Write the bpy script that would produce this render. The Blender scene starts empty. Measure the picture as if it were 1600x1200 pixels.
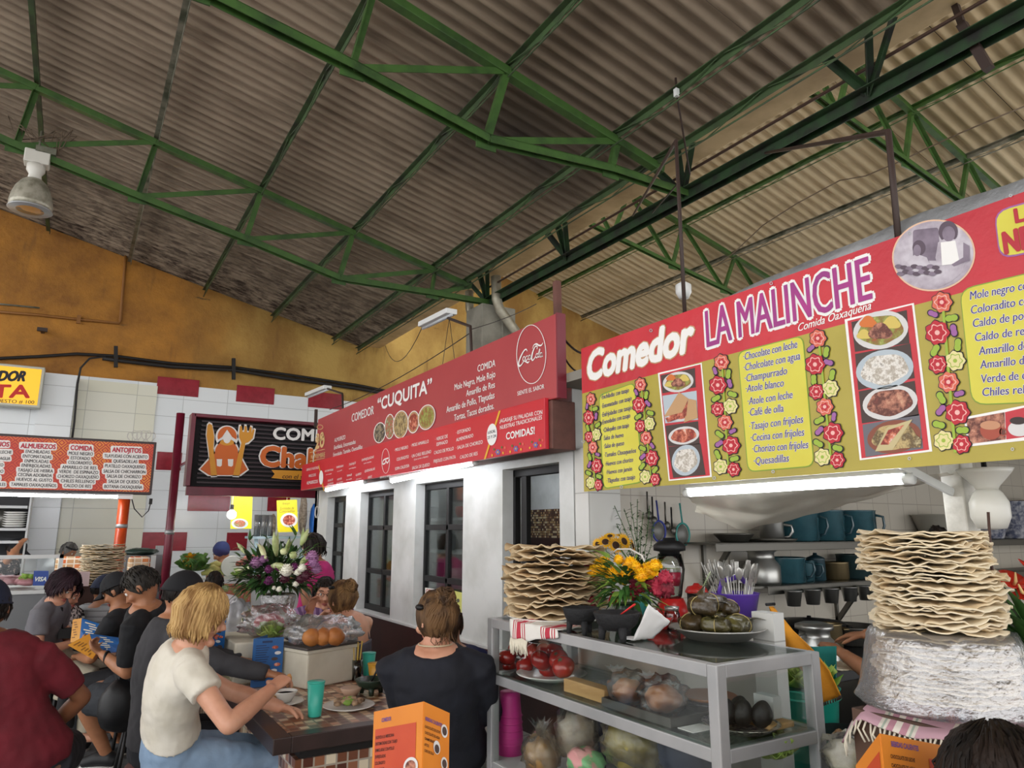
import bpy, math, random
from mathutils import Vector as V, Matrix, noise
random.seed(7)
scn = bpy.context.scene
COL = scn.collection
TMP = bpy.data.scenes.new('tmp')
def tmpdg():
    with bpy.context.temp_override(scene=TMP, view_layer=TMP.view_layers[0]): return bpy.context.evaluated_depsgraph_get()
# ---------------------------------------------------------------- camera
FOC = 1109.0                       # focal length in pixels of a 1600 px wide frame (24 mm equivalent)
EYE = V((0, 0, 1.6))
TH = math.atan(228 / FOC)          # pitch up
AL = math.atan(690 / math.hypot(FOC, 228))   # yaw to the right of +Y
FWD = V((math.sin(AL) * math.cos(TH), math.cos(AL) * math.cos(TH), math.sin(TH)))
RGT = V((math.cos(AL), -math.sin(AL), 0))
UPV = RGT.cross(FWD)
cd = bpy.data.cameras.new('camera'); cam = bpy.data.objects.new('camera', cd); COL.objects.link(cam)
cam.location = EYE
cam.rotation_euler = Matrix((RGT, UPV, -FWD)).transposed().to_euler()
cd.sensor_fit = 'HORIZONTAL'; cd.sensor_width = 36; cd.lens = 36 * FOC / 1600; cd.clip_start = .05
scn.camera = cam
# ---------------------------------------------------------------- sky and exposure
scn.view_settings.view_transform = 'Standard'; scn.view_settings.look = 'None'
scn.view_settings.gamma = 1; scn.view_settings.use_curve_mapping = False
scn.view_settings.exposure = 1.45
w = bpy.data.worlds.new('sky'); scn.world = w; w.use_nodes = True
bg = w.node_tree.nodes['Background']; bg.inputs[0].default_value = (.98, .97, .97, 1); bg.inputs[1].default_value = 1.0

def P(x, y, X=None, Y=None, Z=None):
    """point where the sight line of photo position (x,y) meets a plane of the place"""
    d = FWD + RGT * ((x - 800) / FOC) - UPV * ((y - 600) / FOC)
    t = (X - EYE.x) / d.x if X is not None else (Y - EYE.y) / d.y if Y is not None else (Z - EYE.z) / d.z
    return EYE + d * t
# ---------------------------------------------------------------- materials
def lin(h):
    c = [int(h[i:i + 2], 16) / 255 for i in (0, 2, 4)]
    return tuple((x / 12.92 if x <= .04045 else ((x + .055) / 1.055) ** 2.4) for x in c) + (1,)
MATS = {}
class NT:
    def __init__(s, m): s.t = m.node_tree; s.b = s.t.nodes['Principled BSDF']
    def n(s, typ, **k):
        x = s.t.nodes.new(typ)
        for a, v in k.items():
            if a[0] == 'i' and a[1:].isdigit(): x.inputs[int(a[1:])].default_value = v
            else: setattr(x, a, v)
        return x
    def l(s, a, b): s.t.links.new(a, b)
    def mix(s, fac, c1, c2, typ='MIX'):
        x = s.n('ShaderNodeMix', data_type='RGBA', blend_type=typ)
        for i, c in ((0, fac), (6, c1), (7, c2)):
            if hasattr(c, 'is_linked'): s.l(c, x.inputs[i])
            else: x.inputs[i].default_value = c
        return x.outputs[2]
    def ramp(s, src, p0, p1):
        x = s.n('ShaderNodeMapRange'); s.l(src, x.inputs[0])
        x.inputs[1].default_value = p0; x.inputs[2].default_value = p1; return x.outputs[0]
    def co(s, scale=(1, 1, 1), gen='Object'):
        t = s.n('ShaderNodeTexCoord'); mp = s.n('ShaderNodeMapping'); s.l(t.outputs[gen], mp.inputs[0])
        mp.inputs[3].default_value = scale; return mp.outputs[0]
    def noise(s, co, scale, detail=4, rough=.55):
        x = s.n('ShaderNodeTexNoise'); s.l(co, x.inputs['Vector'])
        x.inputs['Scale'].default_value = scale; x.inputs['Detail'].default_value = detail
        x.inputs['Roughness'].default_value = rough; return x.outputs[0]
    def bump(s, h, st, dist=.01):
        x = s.n('ShaderNodeBump', i0=st, i1=dist); s.l(h, x.inputs['Height'])
        s.l(x.outputs[0], s.b.inputs['Normal'])
def mat(name, c, rough=.6, metal=0, c2=None, vs=8, lo=.4, hi=.65, bump=0, bs=40, bd=.01, st=(1, 1, 1), trans=0, emit=0, alpha=1, coat=0, sss=0):
    """principled colour c, patches of c2 by noise of scale vs, bump by noise of scale bs"""
    if name in MATS: return MATS[name]
    m = bpy.data.materials.new(name); m.use_nodes = True; t = NT(m); b = t.b
    b.inputs['Base Color'].default_value = lin(c); b.inputs['Roughness'].default_value = rough
    b.inputs['Metallic'].default_value = metal
    if trans: b.inputs['Transmission Weight'].default_value = trans
    if coat: b.inputs['Coat Weight'].default_value = coat; b.inputs['Coat Roughness'].default_value = .15
    if alpha < 1: b.inputs['Alpha'].default_value = alpha
    if sss: b.inputs['Subsurface Weight'].default_value = sss; b.inputs['Subsurface Radius'].default_value = (.012, .005, .003)
    if emit:
        b.inputs['Emission Color'].default_value = lin(c); b.inputs['Emission Strength'].default_value = emit
    if c2 or bump: co = t.co(st)
    if c2: t.l(t.mix(t.ramp(t.noise(co, vs), lo, hi), lin(c), lin(c2)), b.inputs['Base Color'])
    if bump: t.bump(t.noise(co, bs, 5), bump, bd)
    MATS[name] = m; return m
def clear(name, tint, reflect=.08, rough=.05, opac=0, bump=0, bs=20, ocol='FFFFFF'):
    """thin clear sheet (pane, plastic film): see-through with gloss, optionally milky"""
    if name in MATS: return MATS[name]
    m = bpy.data.materials.new(name); m.use_nodes = True; t = NT(m); tr = t.t.nodes
    tp = t.n('ShaderNodeBsdfTransparent'); tp.inputs[0].default_value = lin(tint)
    gl = t.n('ShaderNodeBsdfGlossy'); gl.inputs['Roughness'].default_value = rough
    lw = t.n('ShaderNodeFresnel', i0=1.45); mr = t.n('ShaderNodeMapRange'); t.l(lw.outputs[0], mr.inputs[0])
    mr.inputs[3].default_value = reflect * .6; mr.inputs[4].default_value = min(1, reflect * 8)
    mx = t.n('ShaderNodeMixShader'); t.l(mr.outputs[0], mx.inputs[0]); t.l(tp.outputs[0], mx.inputs[1]); t.l(gl.outputs[0], mx.inputs[2])
    out = mx.outputs[0]
    if opac:
        df = t.n('ShaderNodeBsdfDiffuse'); df.inputs[0].default_value = lin(ocol)
        m2 = t.n('ShaderNodeMixShader', i0=opac); t.l(out, m2.inputs[1]); t.l(df.outputs[0], m2.inputs[2]); out = m2.outputs[0]
    if bump:
        bp = t.n('ShaderNodeBump', i0=bump, i1=.02); t.l(t.noise(t.co(), bs, 6, .6), bp.inputs['Height'])
        t.l(bp.outputs[0], gl.inputs['Normal']); t.l(bp.outputs[0], lw.inputs['Normal'])
    t.l(out, tr['Material Output'].inputs[0]); MATS[name] = m; return m
def tiles(name, c, mortar, w, h, msize=.004, c2=None, plane='XZ', bump=.3, rough=.25, cols=None, off=0):
    """tiles of w x h metres; with cols each tile takes a random one of the colours"""
    if name in MATS: return MATS[name]
    m = bpy.data.materials.new(name); m.use_nodes = True; t = NT(m); co = t.co()
    sx = t.n('ShaderNodeSeparateXYZ'); t.l(co, sx.inputs[0]); cx = t.n('ShaderNodeCombineXYZ')
    a, b_ = {'XZ': (0, 2), 'YZ': (1, 2), 'XY': (0, 1)}[plane]
    t.l(sx.outputs[a], cx.inputs[0]); t.l(sx.outputs[b_], cx.inputs[1])
    br = t.n('ShaderNodeTexBrick', offset=off, squash=1); t.l(cx.outputs[0], br.inputs[0])
    br.inputs['Color1'].default_value = (0, 0, 0, 1); br.inputs['Color2'].default_value = (1, 1, 1, 1) if cols else (.35, .35, .35, 1)
    br.inputs['Mortar'].default_value = (.5, .5, .5, 1)
    br.inputs['Scale'].default_value = 1; br.inputs['Mortar Size'].default_value = msize
    br.inputs['Brick Width'].default_value = w; br.inputs['Row Height'].default_value = h; br.inputs['Mortar Smooth'].default_value = .1
    rp = t.n('ShaderNodeValToRGB'); t.l(br.outputs[0], rp.inputs[0])
    cs = cols or [c, c2 or c]
    rp.color_ramp.interpolation = 'CONSTANT' if cols else 'LINEAR'
    el = rp.color_ramp.elements
    while len(el) < len(cs): el.new(.5)
    for i, k in enumerate(cs): el[i].position = i / len(cs); el[i].color = lin(k)
    t.l(t.mix(br.outputs['Fac'], rp.outputs[0], lin(mortar)), t.b.inputs['Base Color'])
    t.b.inputs['Roughness'].default_value = rough
    inv = t.n('ShaderNodeMath', operation='SUBTRACT', i0=1.0); t.l(br.outputs['Fac'], inv.inputs[1]); t.bump(inv.outputs[0], bump, .004)
    MATS[name] = m; return m
# ---------------------------------------------------------------- mesh collector
ORG = {}
def rotz(a): return Matrix.Rotation(a, 3, 'Z')
def basis(d, up=V((0, 0, 1))):
    d = d.normalized()
    if abs(d.dot(up)) > .98: up = V((0, 1, 0)) if abs(d.y) < .9 else V((1, 0, 0))
    s = d.cross(up).normalized(); return s, s.cross(d)
class Fr:
    """a flat frame standing in the place: origin o, u along, v up, n out of the face"""
    def __init__(s, o, u, v): s.o = V(o); s.u = V(u).normalized(); s.v = V(v).normalized(); s.n = s.u.cross(s.v)
    def w(s, a, b, c=0): return s.o + s.u * a + s.v * b + s.n * c
    def px(s, p):
        d = FWD + RGT * ((p[0] - 800) / FOC) - UPV * ((p[1] - 600) / FOC)
        q = EYE + d * ((s.o - EYE).dot(s.n) / d.dot(s.n)) - s.o
        return q.dot(s.u), q.dot(s.v)
TXT = {}
def glyphs(body, bold, shear):
    k = (body, bold, shear)
    if k not in TXT:
        c = bpy.data.curves.new('t', 'FONT'); c.body = body; c.offset = bold; c.shear = shear; c.resolution_u = 3
        o = bpy.data.objects.new('t', c); TMP.collection.objects.link(o); dg = tmpdg()
        me = o.evaluated_get(dg).to_mesh()
        TXT[k] = ([tuple(v.co) for v in me.vertices], [tuple(f.vertices) for f in me.polygons])
        bpy.data.objects.remove(o); bpy.data.curves.remove(c)
    return TXT[k]
class MB:
    def __init__(s): s.v = []; s.f = []; s.m = []; s.s = []
    def add(s, vs, fs, mi=0, sm=False):
        n = len(s.v); s.v += [V(v) for v in vs]
        for f in fs: s.f.append(tuple(i + n for i in f)); s.m.append(mi); s.s.append(sm)
        return s
    def box(s, c, d, mi=0, R=None):
        c = V(c); vs = []
        for x in (-.5, .5):
            for y in (-.5, .5):
                for z in (-.5, .5):
                    q = V((x * d[0], y * d[1], z * d[2])); vs.append(c + (R @ q if R else q))
        return s.add(vs, [(0, 1, 3, 2), (4, 6, 7, 5), (0, 4, 5, 1), (2, 3, 7, 6), (0, 2, 6, 4), (1, 5, 7, 3)], mi)
    def bx(s, a, b, mi=0):
        return s.box([(a[i] + b[i]) / 2 for i in range(3)], [abs(a[i] - b[i]) for i in range(3)], mi)
    def bar(s, a, b, w, h, up=V((0, 0, 1)), mi=0):
        a, b = V(a), V(b); sd, u = basis(b - a, up); vs = []
        for p in (a, b):
            for i, j in ((-1, -1), (1, -1), (1, 1), (-1, 1)): vs.append(p + sd * (i * w / 2) + u * (j * h / 2))
        return s.add(vs, [(0, 1, 2, 3), (7, 6, 5, 4), (0, 4, 5, 1), (1, 5, 6, 2), (2, 6, 7, 3), (3, 7, 4, 0)], mi)
    def angle(s, a, b, w, t=.006, up=V((0, 0, 1)), mi=0):
        """an L profile: two thin plates"""
        a, b = V(a), V(b); sd, u = basis(b - a, up)
        s.bar(a + u * w / 2, b + u * w / 2, w, t, up, mi); return s.bar(a + sd * (w / 2 - t / 2), b + sd * (w / 2 - t / 2), t, w, up, mi)
    def tube(s, pts, r, n=8, mi=0, cap=True, up=V((0, 0, 1)), ell=None, closed=False):
        pts = [V(p) for p in pts]; N = len(pts); vs = []; fs = []
        rr = r if isinstance(r, (list, tuple)) else [r] * N
        sd = None
        for i, p in enumerate(pts):
            a, b = (pts[i - 1], pts[(i + 1) % N]) if closed else (pts[max(i - 1, 0)], pts[min(i + 1, N - 1)])
            d = b - a
            d = V((0, 0, 1)) if d.length < 1e-7 else d.normalized()
            q = None if sd is None else sd - d * sd.dot(d)      # carry the section along without twisting
            if q is None or q.length < 1e-4: sd, u = basis(d, up)
            else: sd = q.normalized(); u = sd.cross(d)
            e = (ell[i] if isinstance(ell, list) else ell) if ell else 1
            for k in range(n):
                t = 2 * math.pi * k / n; vs.append(p + sd * (rr[i] * math.cos(t)) + u * (rr[i] * e * math.sin(t)))
        for i in range(N if closed else N - 1):
            j = (i + 1) % N
            for k in range(n): fs.append((i * n + k, i * n + (k + 1) % n, j * n + (k + 1) % n, j * n + k))
        if cap and not closed: fs += [tuple(range(n))[::-1], tuple(range((N - 1) * n, N * n))]
        return s.add(vs, fs, mi, n > 4)
    def lathe(s, prof, c, n=24, mi=0, R=None, wob=None):
        c = V(c); vs = []; fs = []
        for i, (r, z) in enumerate(prof):
            for k in range(n):
                t = 2 * math.pi * k / n; q = r * (wob(t, i) if wob else 1)
                p = V((q * math.cos(t), q * math.sin(t), z)); vs.append(c + (R @ p if R else p))
        for i in range(len(prof) - 1):
            for k in range(n): fs.append((i * n + k, i * n + (k + 1) % n, (i + 1) * n + (k + 1) % n, (i + 1) * n + k))
        if prof[0][0] > 1e-5: fs.append(tuple(range(n))[::-1])
        if prof[-1][0] > 1e-5: fs.append(tuple(range((len(prof) - 1) * n, len(prof) * n)))
        return s.add(vs, fs, mi, True)
    def ball(s, c, r, nu=16, nv=10, mi=0, R=None, fn=None):
        c = V(c); r = (r, r, r) if isinstance(r, (int, float)) else r; vs = []; fs = []
        for j in range(nv + 1):
            ph = math.pi * j / nv
            for k in range(nu):
                t = 2 * math.pi * k / nu; q = V((math.sin(ph) * math.cos(t), math.sin(ph) * math.sin(t), math.cos(ph)))
                if fn: q = fn(q)
                q = V((q.x * r[0], q.y * r[1], q.z * r[2])); vs.append(c + (R @ q if R else q))
        for j in range(nv):
            for k in range(nu): fs.append((j * nu + k, (j + 1) * nu + k, (j + 1) * nu + (k + 1) % nu, j * nu + (k + 1) % nu))
        return s.add(vs, fs, mi, True)
    def grid(s, fn, nu, nv, mi=0, sm=True):
        vs = [fn(i / nu, j / nv) for j in range(nv + 1) for i in range(nu + 1)]
        fs = [(j * (nu + 1) + i, j * (nu + 1) + i + 1, (j + 1) * (nu + 1) + i + 1, (j + 1) * (nu + 1) + i) for j in range(nv) for i in range(nu)]
        return s.add(vs, fs, mi, sm)
    def poly(s, fr, pts, c=.002, mi=0, th=0):
        n = len(pts)
        if th:
            vs = [fr.w(a, b, c) for a, b in pts] + [fr.w(a, b, c - th) for a, b in pts]
            return s.add(vs, [tuple(range(n)), tuple(range(n, 2 * n))[::-1]] + [(i, i + n, (i + 1) % n + n, (i + 1) % n) for i in range(n)], mi)
        return s.add([fr.w(a, b, c) for a, b in pts], [tuple(range(n))], mi)
    def ring(s, fr, ctr, rx, ry, c=.002, mi=0, w=None, n=32, a0=0, wob=None):
        o = [(ctr[0] + rx * (wob(t) if wob else 1) * math.cos(t + a0), ctr[1] + ry * (wob(t) if wob else 1) * math.sin(t + a0)) for t in [2 * math.pi * k / n for k in range(n)]]
        if not w: return s.poly(fr, o, c, mi)
        i_ = [(ctr[0] + (rx - w) * math.cos(t), ctr[1] + (ry - w) * math.sin(t)) for t in [2 * math.pi * k / n for k in range(n)]]
        return s.add([fr.w(a, b, c) for a, b in o + i_], [(k, (k + 1) % n, n + (k + 1) % n, n + k) for k in range(n)], mi)
    def text(s, fr, body, pl, pr, ht, bold=.0, shear=0, c=.003, mi=0, cap=.69):
        """writing on a face: baseline from photo position pl to pr, capitals ht high there"""
        vs, fs = glyphs(body, 0, shear)
        if not vs: return s
        x0 = min(v[0] for v in vs); x1 = max(v[0] for v in vs)
        A = fr.px(pl); B = fr.px(pr); T = fr.px((pl[0], pl[1] - ht))[1] - A[1]; m = T / cap
        n = 1 if bold <= 0 else 3 if bold < .028 else 8
        for i in range(n):          # bold strokes: copies set a hair apart and a hair higher
            an = 2 * math.pi * i / n; dx = bold * math.cos(an) * m * (n > 1); dy = bold * math.sin(an) * m * (n > 3)
            out = []
            for v in vs:
                k = (v[0] - x0) / (x1 - x0); out.append(fr.w(A[0] + (B[0] - A[0]) * k + dx, A[1] + (B[1] - A[1]) * k + T * v[1] / cap + dy, c + i * .00007))
            s.add(out, fs, mi)
        return s
    def stroke(s, fr, pts, wd, c=.003, mi=0):
        """a painted stroke of varying width along points on a face"""
        q = [V((*fr.px(p), 0)) for p in pts]
        N = len(q); sm = []; ws = wd if isinstance(wd, list) else [wd] * N; wo = []
        for i in range(N - 1):       # Catmull-Rom
            p0, p1, p2, p3 = q[max(i - 1, 0)], q[i], q[i + 1], q[min(i + 2, N - 1)]
            for k in range(5):
                t = k / 5
                sm.append(.5 * (2 * p1 + (p2 - p0) * t + (2 * p0 - 5 * p1 + 4 * p2 - p3) * t * t + (3 * p1 - p0 - 3 * p2 + p3) * t ** 3)); wo.append(ws[i] + (ws[i + 1] - ws[i]) * t)
        sm.append(q[-1]); wo.append(ws[-1]); vs = []
        for i, p in enumerate(sm):
            d = sm[min(i + 1, len(sm) - 1)] - sm[max(i - 1, 0)]
            d = d.normalized() if d.length > 1e-9 else V((1, 0, 0)); nn = V((-d.y, d.x, 0)) * (wo[i] / 2)
            for z in (1, -1): vs.append(fr.w(p.x + z * nn.x, p.y + z * nn.y, c))
        return s.add(vs, [(2 * i, 2 * i + 1, 2 * i + 3, 2 * i + 2) for i in range(len(sm) - 1)], mi)
    def pring(s, fr, c, rx, ry, k=.003, mi=0, w=0, n=28, wob=None, sh=0):
        """a round mark on a face, outlined by its photo positions"""
        def q(t, d): 
            f = wob(t) if wob else 1
            return fr.px((c[0] + (rx - d) * f * math.cos(t), c[1] + (ry - d) * f * math.sin(t) - sh * (rx - d) * math.cos(t)))
        T = [-2 * math.pi * i / n for i in range(n)]
        if not w: return s.poly(fr, [q(t, 0) for t in T], k, mi)
        return s.add([fr.w(*q(t, 0), k) for t in T] + [fr.w(*q(t, w), k) for t in T], [(i, (i + 1) % n, n + (i + 1) % n, n + i) for i in range(n)], mi)
    def ppoly(s, fr, pts, k=.003, mi=0, th=0): return s.poly(fr, [fr.px(p) for p in pts], k, mi, th)
    def prr(s, fr, a, b, c, d, r, k=.003, mi=0):
        """rounded four-sided patch with photo corners a b c d (top left, top right, bottom right, bottom left)"""
        q = [V((*fr.px(p), 0)) for p in (a, b, c, d)]; out = []
        for i in range(4):
            p = q[i]; e = (q[i - 1] - p); f = (q[(i + 1) % 4] - p)
            A = p + e.normalized() * r; B = p + f.normalized() * r
            for j in range(5):
                t = j / 4; z = A * (1 - t) ** 2 + p * 2 * t * (1 - t) + B * t * t; out.append((z.x, z.y))
        return s.poly(fr, out, k, mi)
    def build(s, name, mats, parent=None, bevel=0, sub=0, label=None, kind=None, rem=0, solid=0, smooth_it=0, disp=0, dscale=.1):
        org = ORG.get(parent.name, V((0, 0, 0))) if parent else V((0, 0, 0))
        me = bpy.data.meshes.new(name); me.from_pydata([v - org for v in s.v], [], s.f)
        ms = mats if isinstance(mats, (list, tuple)) else [mats]
        for m in ms: me.materials.append(m)
        me.polygons.foreach_set('material_index', s.m); me.polygons.foreach_set('use_smooth', s.s)
        me.validate(); me.update()
        o = bpy.data.objects.new(name, me); COL.objects.link(o)
        if parent: o.parent = parent; ORG[o.name] = org
        mods = []
        if rem:
            x = o.modifiers.new('r', 'REMESH'); x.mode = 'VOXEL'; x.voxel_size = rem; x.use_smooth_shade = True; mods.append(x)
        if smooth_it:
            x = o.modifiers.new('s', 'SMOOTH'); x.iterations = smooth_it; x.factor = .5; mods.append(x)
        if solid:
            x = o.modifiers.new('so', 'SOLIDIFY'); x.thickness = solid; x.offset = 0; mods.append(x)
        if bevel:
            x = o.modifiers.new('b', 'BEVEL'); x.width = bevel; x.segments = 2; x.limit_method = 'ANGLE'; x.angle_limit = .7; x.harden_normals = False; mods.append(x)
        if sub:
            x = o.modifiers.new('u', 'SUBSURF'); x.levels = sub; x.render_levels = sub; mods.append(x)
        if mods:
            COL.objects.unlink(o); pr = o.parent; o.parent = None; TMP.collection.objects.link(o)
            dg = tmpdg(); nm = bpy.data.meshes.new_from_object(o.evaluated_get(dg))
            TMP.collection.objects.unlink(o); COL.objects.link(o); o.parent = pr
            o.modifiers.clear(); o.data = nm; nm.name = name
            if rem: nm.polygons.foreach_set('use_smooth', [True] * len(nm.polygons))
        if disp:
            nn = [v.normal.copy() for v in o.data.vertices]; out = []
            for v, n in zip(o.data.vertices, nn):
                q = (v.co + org) / dscale; c = v.co + n * (noise.noise(q) * disp + noise.noise(q * 2.3) * disp * .5); out += (c.x, c.y, c.z)
            o.data.vertices.foreach_set('co', out)
            o.data.update()
        if label: o['label'] = label
        if kind: o['kind'] = kind
        return o
def thing(name, label, cat, loc=(0, 0, 0), group=None):
    o = bpy.data.objects.new(name, None); COL.objects.link(o); o.location = loc; o.empty_display_size = .05
    o['label'] = label; o['category'] = cat
    if group: o['group'] = group
    ORG[o.name] = V(loc); return o
def tag(o, label, cat, group=None):
    o['label'] = label; o['category'] = cat
    if group: o['group'] = group
    return o
def struct(o): o['kind'] = 'structure'; return o
def dup(root, loc, rz=0, label=None, sc=None, group=None):
    r = root.copy(); COL.objects.link(r); r.location = loc; r.rotation_euler = (0, 0, rz) if not isinstance(rz, tuple) else rz
    if sc: r.scale = sc if isinstance(sc, tuple) else (sc, sc, sc)
    if label: r['label'] = label
    if group: r['group'] = group
    for ch in list(root.children):
        c = ch.copy(); COL.objects.link(c); c.parent = r
        for g in list(ch.children): d = g.copy(); COL.objects.link(d); d.parent = c
    return r
def liner(parent, name, m, fr, bold=.012, shear=0, c=.003):
    """each written line a part of its sign"""
    def f(s, pl, pr, ht, bold=bold, shear=shear, c=c, m=m): return MB().text(fr, s, pl, pr, ht, bold, shear, c).build(name, m, parent)
    return f
def jit(a): return random.uniform(-a, a)
def nz(*p): return noise.noise(V(p))
# ================================================================ SETTING
GREEN = mat('green paint', '3F6029', .5, c2='2A421F', vs=5, lo=.45, hi=.7, bump=.1)
DKGREEN = mat('grimy green paint', '22401F', .6, c2='191A14', vs=6, bump=.1)
PURG = mat('dusty green purlin', '48603A', .55, c2='3A4030', vs=4)
GALV = mat('dusty galvanised', '8A8778', .5, .3, c2='4C5240', vs=5)
def roof_mat(name, c, c2, line, soot_shade=None):
    m = mat(name, c, .85); t = NT(m); co = t.co()
    n1 = t.noise(co, .7, 5); n2 = t.noise(t.co((.5, 6, 1)), 2.5, 4)
    col = t.mix(t.ramp(n1, .42, .75), lin(c), lin(c2)); col = t.mix(t.ramp(n2, .5, .75), col, lin(c2))
    sx = t.n('ShaderNodeSeparateXYZ'); t.l(co, sx.inputs[0])
    wv = t.n('ShaderNodeMath', operation='PINGPONG', i1=line); t.l(sx.outputs[1], wv.inputs[0])
    lt = t.n('ShaderNodeMath', operation='LESS_THAN', i1=.007); t.l(wv.outputs[0], lt.inputs[0])
    if soot_shade:
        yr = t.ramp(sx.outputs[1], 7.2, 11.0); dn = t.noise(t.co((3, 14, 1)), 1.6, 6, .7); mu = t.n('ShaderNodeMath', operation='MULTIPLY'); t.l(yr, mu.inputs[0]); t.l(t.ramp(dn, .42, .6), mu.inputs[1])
        col = t.mix(mu.outputs[0], col, lin('3A2C22'))  # soot streaks thickening toward the back wall, with its shade painted in
        gm = t.n('ShaderNodeVectorMath', operation='DISTANCE'); t.l(co, gm.inputs[0]); gm.inputs[1].default_value = soot_shade
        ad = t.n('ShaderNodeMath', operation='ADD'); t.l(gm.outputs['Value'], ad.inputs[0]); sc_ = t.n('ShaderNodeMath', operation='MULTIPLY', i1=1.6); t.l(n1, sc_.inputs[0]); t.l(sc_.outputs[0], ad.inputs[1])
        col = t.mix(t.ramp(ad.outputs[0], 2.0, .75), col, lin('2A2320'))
    col = t.mix(lt.outputs[0], col, lin('1A1512')); t.l(col, t.b.inputs['Base Color']); return m
def roof(name, x0, x1, za, zb, y0, y1, m, per=.13):
    """corrugated sheets, waves across Y, laid on the plane Z = za + zb*X"""
    mb = MB(); n = int((y1 - y0) / per * 8)
    def f(side):
        def g(u, v):
            y = y0 + (y1 - y0) * u; x = x0 + (x1 - x0) * v
            lap = .004 * math.floor(v * 7)
            return V((x, y, za + zb * x + .026 * math.sin(2 * math.pi * y / per) + .03 + side + lap))
        return g
    mb.grid(f(0), n, 8); mb.grid(f(.008), n, 8)
    return struct(mb.build(name, m))
LA, LB = 5.612, -.24        # left roof plane
RA, RB = 8.266, -.259       # right roof plane
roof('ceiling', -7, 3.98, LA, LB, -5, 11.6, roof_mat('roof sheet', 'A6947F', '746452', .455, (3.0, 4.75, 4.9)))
roof('ceiling.001', 4.75, 13.5, RA, RB, -5, 11.6, roof_mat('roof sheet pale', 'D2BF9C', 'AB9876', .525), .15)
# floor
struct(MB().bx((-14, -8, -.1), (16, 13, 0)).build('floor', tiles('floor tiles', '6E7072', '515252', .4, .4, .005, '7B7D7E', 'XY', .1, .5)))
# back wall: plaster above, tiles below
m = mat('orange plaster', 'B07A30', .75); t = NT(m); co = t.co()
sx = t.n('ShaderNodeSeparateXYZ'); t.l(co, sx.inputs[0])
och = t.mix(t.ramp(t.noise(t.co((1, 1, .6)), 1.1, 6, .65), .4, .62), lin('B8964E'), lin('926C30'))
fx = t.ramp(sx.outputs[0], 1.0, 2.4)
col = t.mix(fx, t.mix(t.ramp(t.noise(co, 1.3, 6, .65), .38, .7), lin('B87E2E'), lin('7C501E')), och)
col = t.mix(t.ramp(t.noise(t.co((2.2, 1, .35)), 2.2, 5), .62, .82), col, lin('6A4A24'))
col = t.mix(t.ramp(t.noise(t.co((.8, 1, 6)), 1.5, 7, .7), .66, .72), col, lin('4E3C22'))
t.l(col, t.b.inputs['Base Color']); t.bump(t.noise(co, 14, 6, .65), .5, .03)
ORANGE = m
YW = 11.5
fw = Fr((0, YW, 0), (1, 0, 0), (0, 0, 1))
def wpx(x, y, yy=YW): return P(x, y, Y=yy)
mb = MB()
xs = [-7, 3.98, 3.99, 4.7, 13.5]; top = [LA + LB * -7, LA + LB * 3.98, LA + LB * 3.98 + .6, RA + RB * 4.7, RA + RB * 13.5]
pts = [(-7, 0), (13.5, 0)] + [(a, b + .03) for a, b in list(zip(xs, top))[::-1]]
mb.poly(fw, pts, 0, 0, .2); struct(mb.build('wall_back', ORANGE))
ZT = 3.72
WT = tiles('white wall tiles', 'EBEFF0', 'BEC2C2', .62, .27, .004, 'E2E7E9', 'XZ', .25, .2)
YT = tiles('cream wall tiles', 'E4E3D4', 'BAB9AA', .62, .27, .004, 'DDDBC4', 'XZ', .25, .25)
RED = mat('red glazed tile', '9A2634', .22, c2='8A1E2C', vs=12)
struct(MB().bx((-7, YW - .03, 0), (5.2, YW, ZT)).build('trim_1', WT))
a, b = P(122, 583, Y=YW - .06), P(247, 600, Y=YW - .06)
struct(MB().bx((a.x, YW - .06, 0), (b.x, YW - .02, ZT - .05)).build('trim_2', YT))
a, b = P(66, 575, Y=YW - .28), P(122, 575, Y=YW - .28)
struct(MB().bx((a.x, YW - .28, 0), (b.x, YW - .03, 3.66)).build('trim_3', WT))
struct(MB().bx((-7, YW - .2, 0), (a.x, YW - .03, 3.3)).build('trim_4', WT))
k = 0
for x0, y0, x1, y1 in ((246, 594, 310, 615), (370, 606, 428, 628), (482, 616, 536, 636), (246, 705, 282, 736), (222, 830, 290, 862), (295, 769, 358, 800),
                       (419, 771, 452, 800), (355, 830, 385, 862), (482, 830, 500, 862)):
    p, q = P(x0, y0, Y=YW - .03), P(x1, y1, Y=YW - .03)
    zb_ = (p.z + q.z) / 2
    o = MB().box(((p.x + q.x) / 2, YW - .033, zb_), (abs(q.x - p.x), .012, .262)).build('trim_%d' % (5 + k), RED, bevel=.003); struct(o); k += 1
# purlins and trusses ---------------------------------------------------------
def lz(x): return LA + LB * x
def rz_(x): return RA + RB * x
def purlin(x, z, label, m, y0=-4.5, y1=YW - .05, lattice=True):
    t = thing('purlin', label, 'purlin', (x, y0, z), 'roof purlins')
    mb = MB().angle((x, y0, z - .06), (x, y1, z - .06), .05); mb.build('top_chord', m, t)
    if lattice:
        MB().tube([(x, y0, z - .14), (x, y1, z - .14)], .007, 6).build('lower_rod', m, t)
        mb = MB(); n = int((y1 - y0) / .55)
        pts = []
        for i in range(n + 1): pts.append((x, y0 + (y1 - y0) * i / n, z - (.03 if i % 2 else .14)))
        mb.tube(pts, .005, 5); mb.build('lattice_rod', m, t)
LP = [(-1.75, 'far left'), (-.71, 'behind the bell lamp'), (.33, 'second from the bell lamp'), (1.38, 'third from the bell lamp'), (2.42, 'fourth from the bell lamp'), (3.43, 'last before the gutter'), (3.86, 'against the gutter')]
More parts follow.
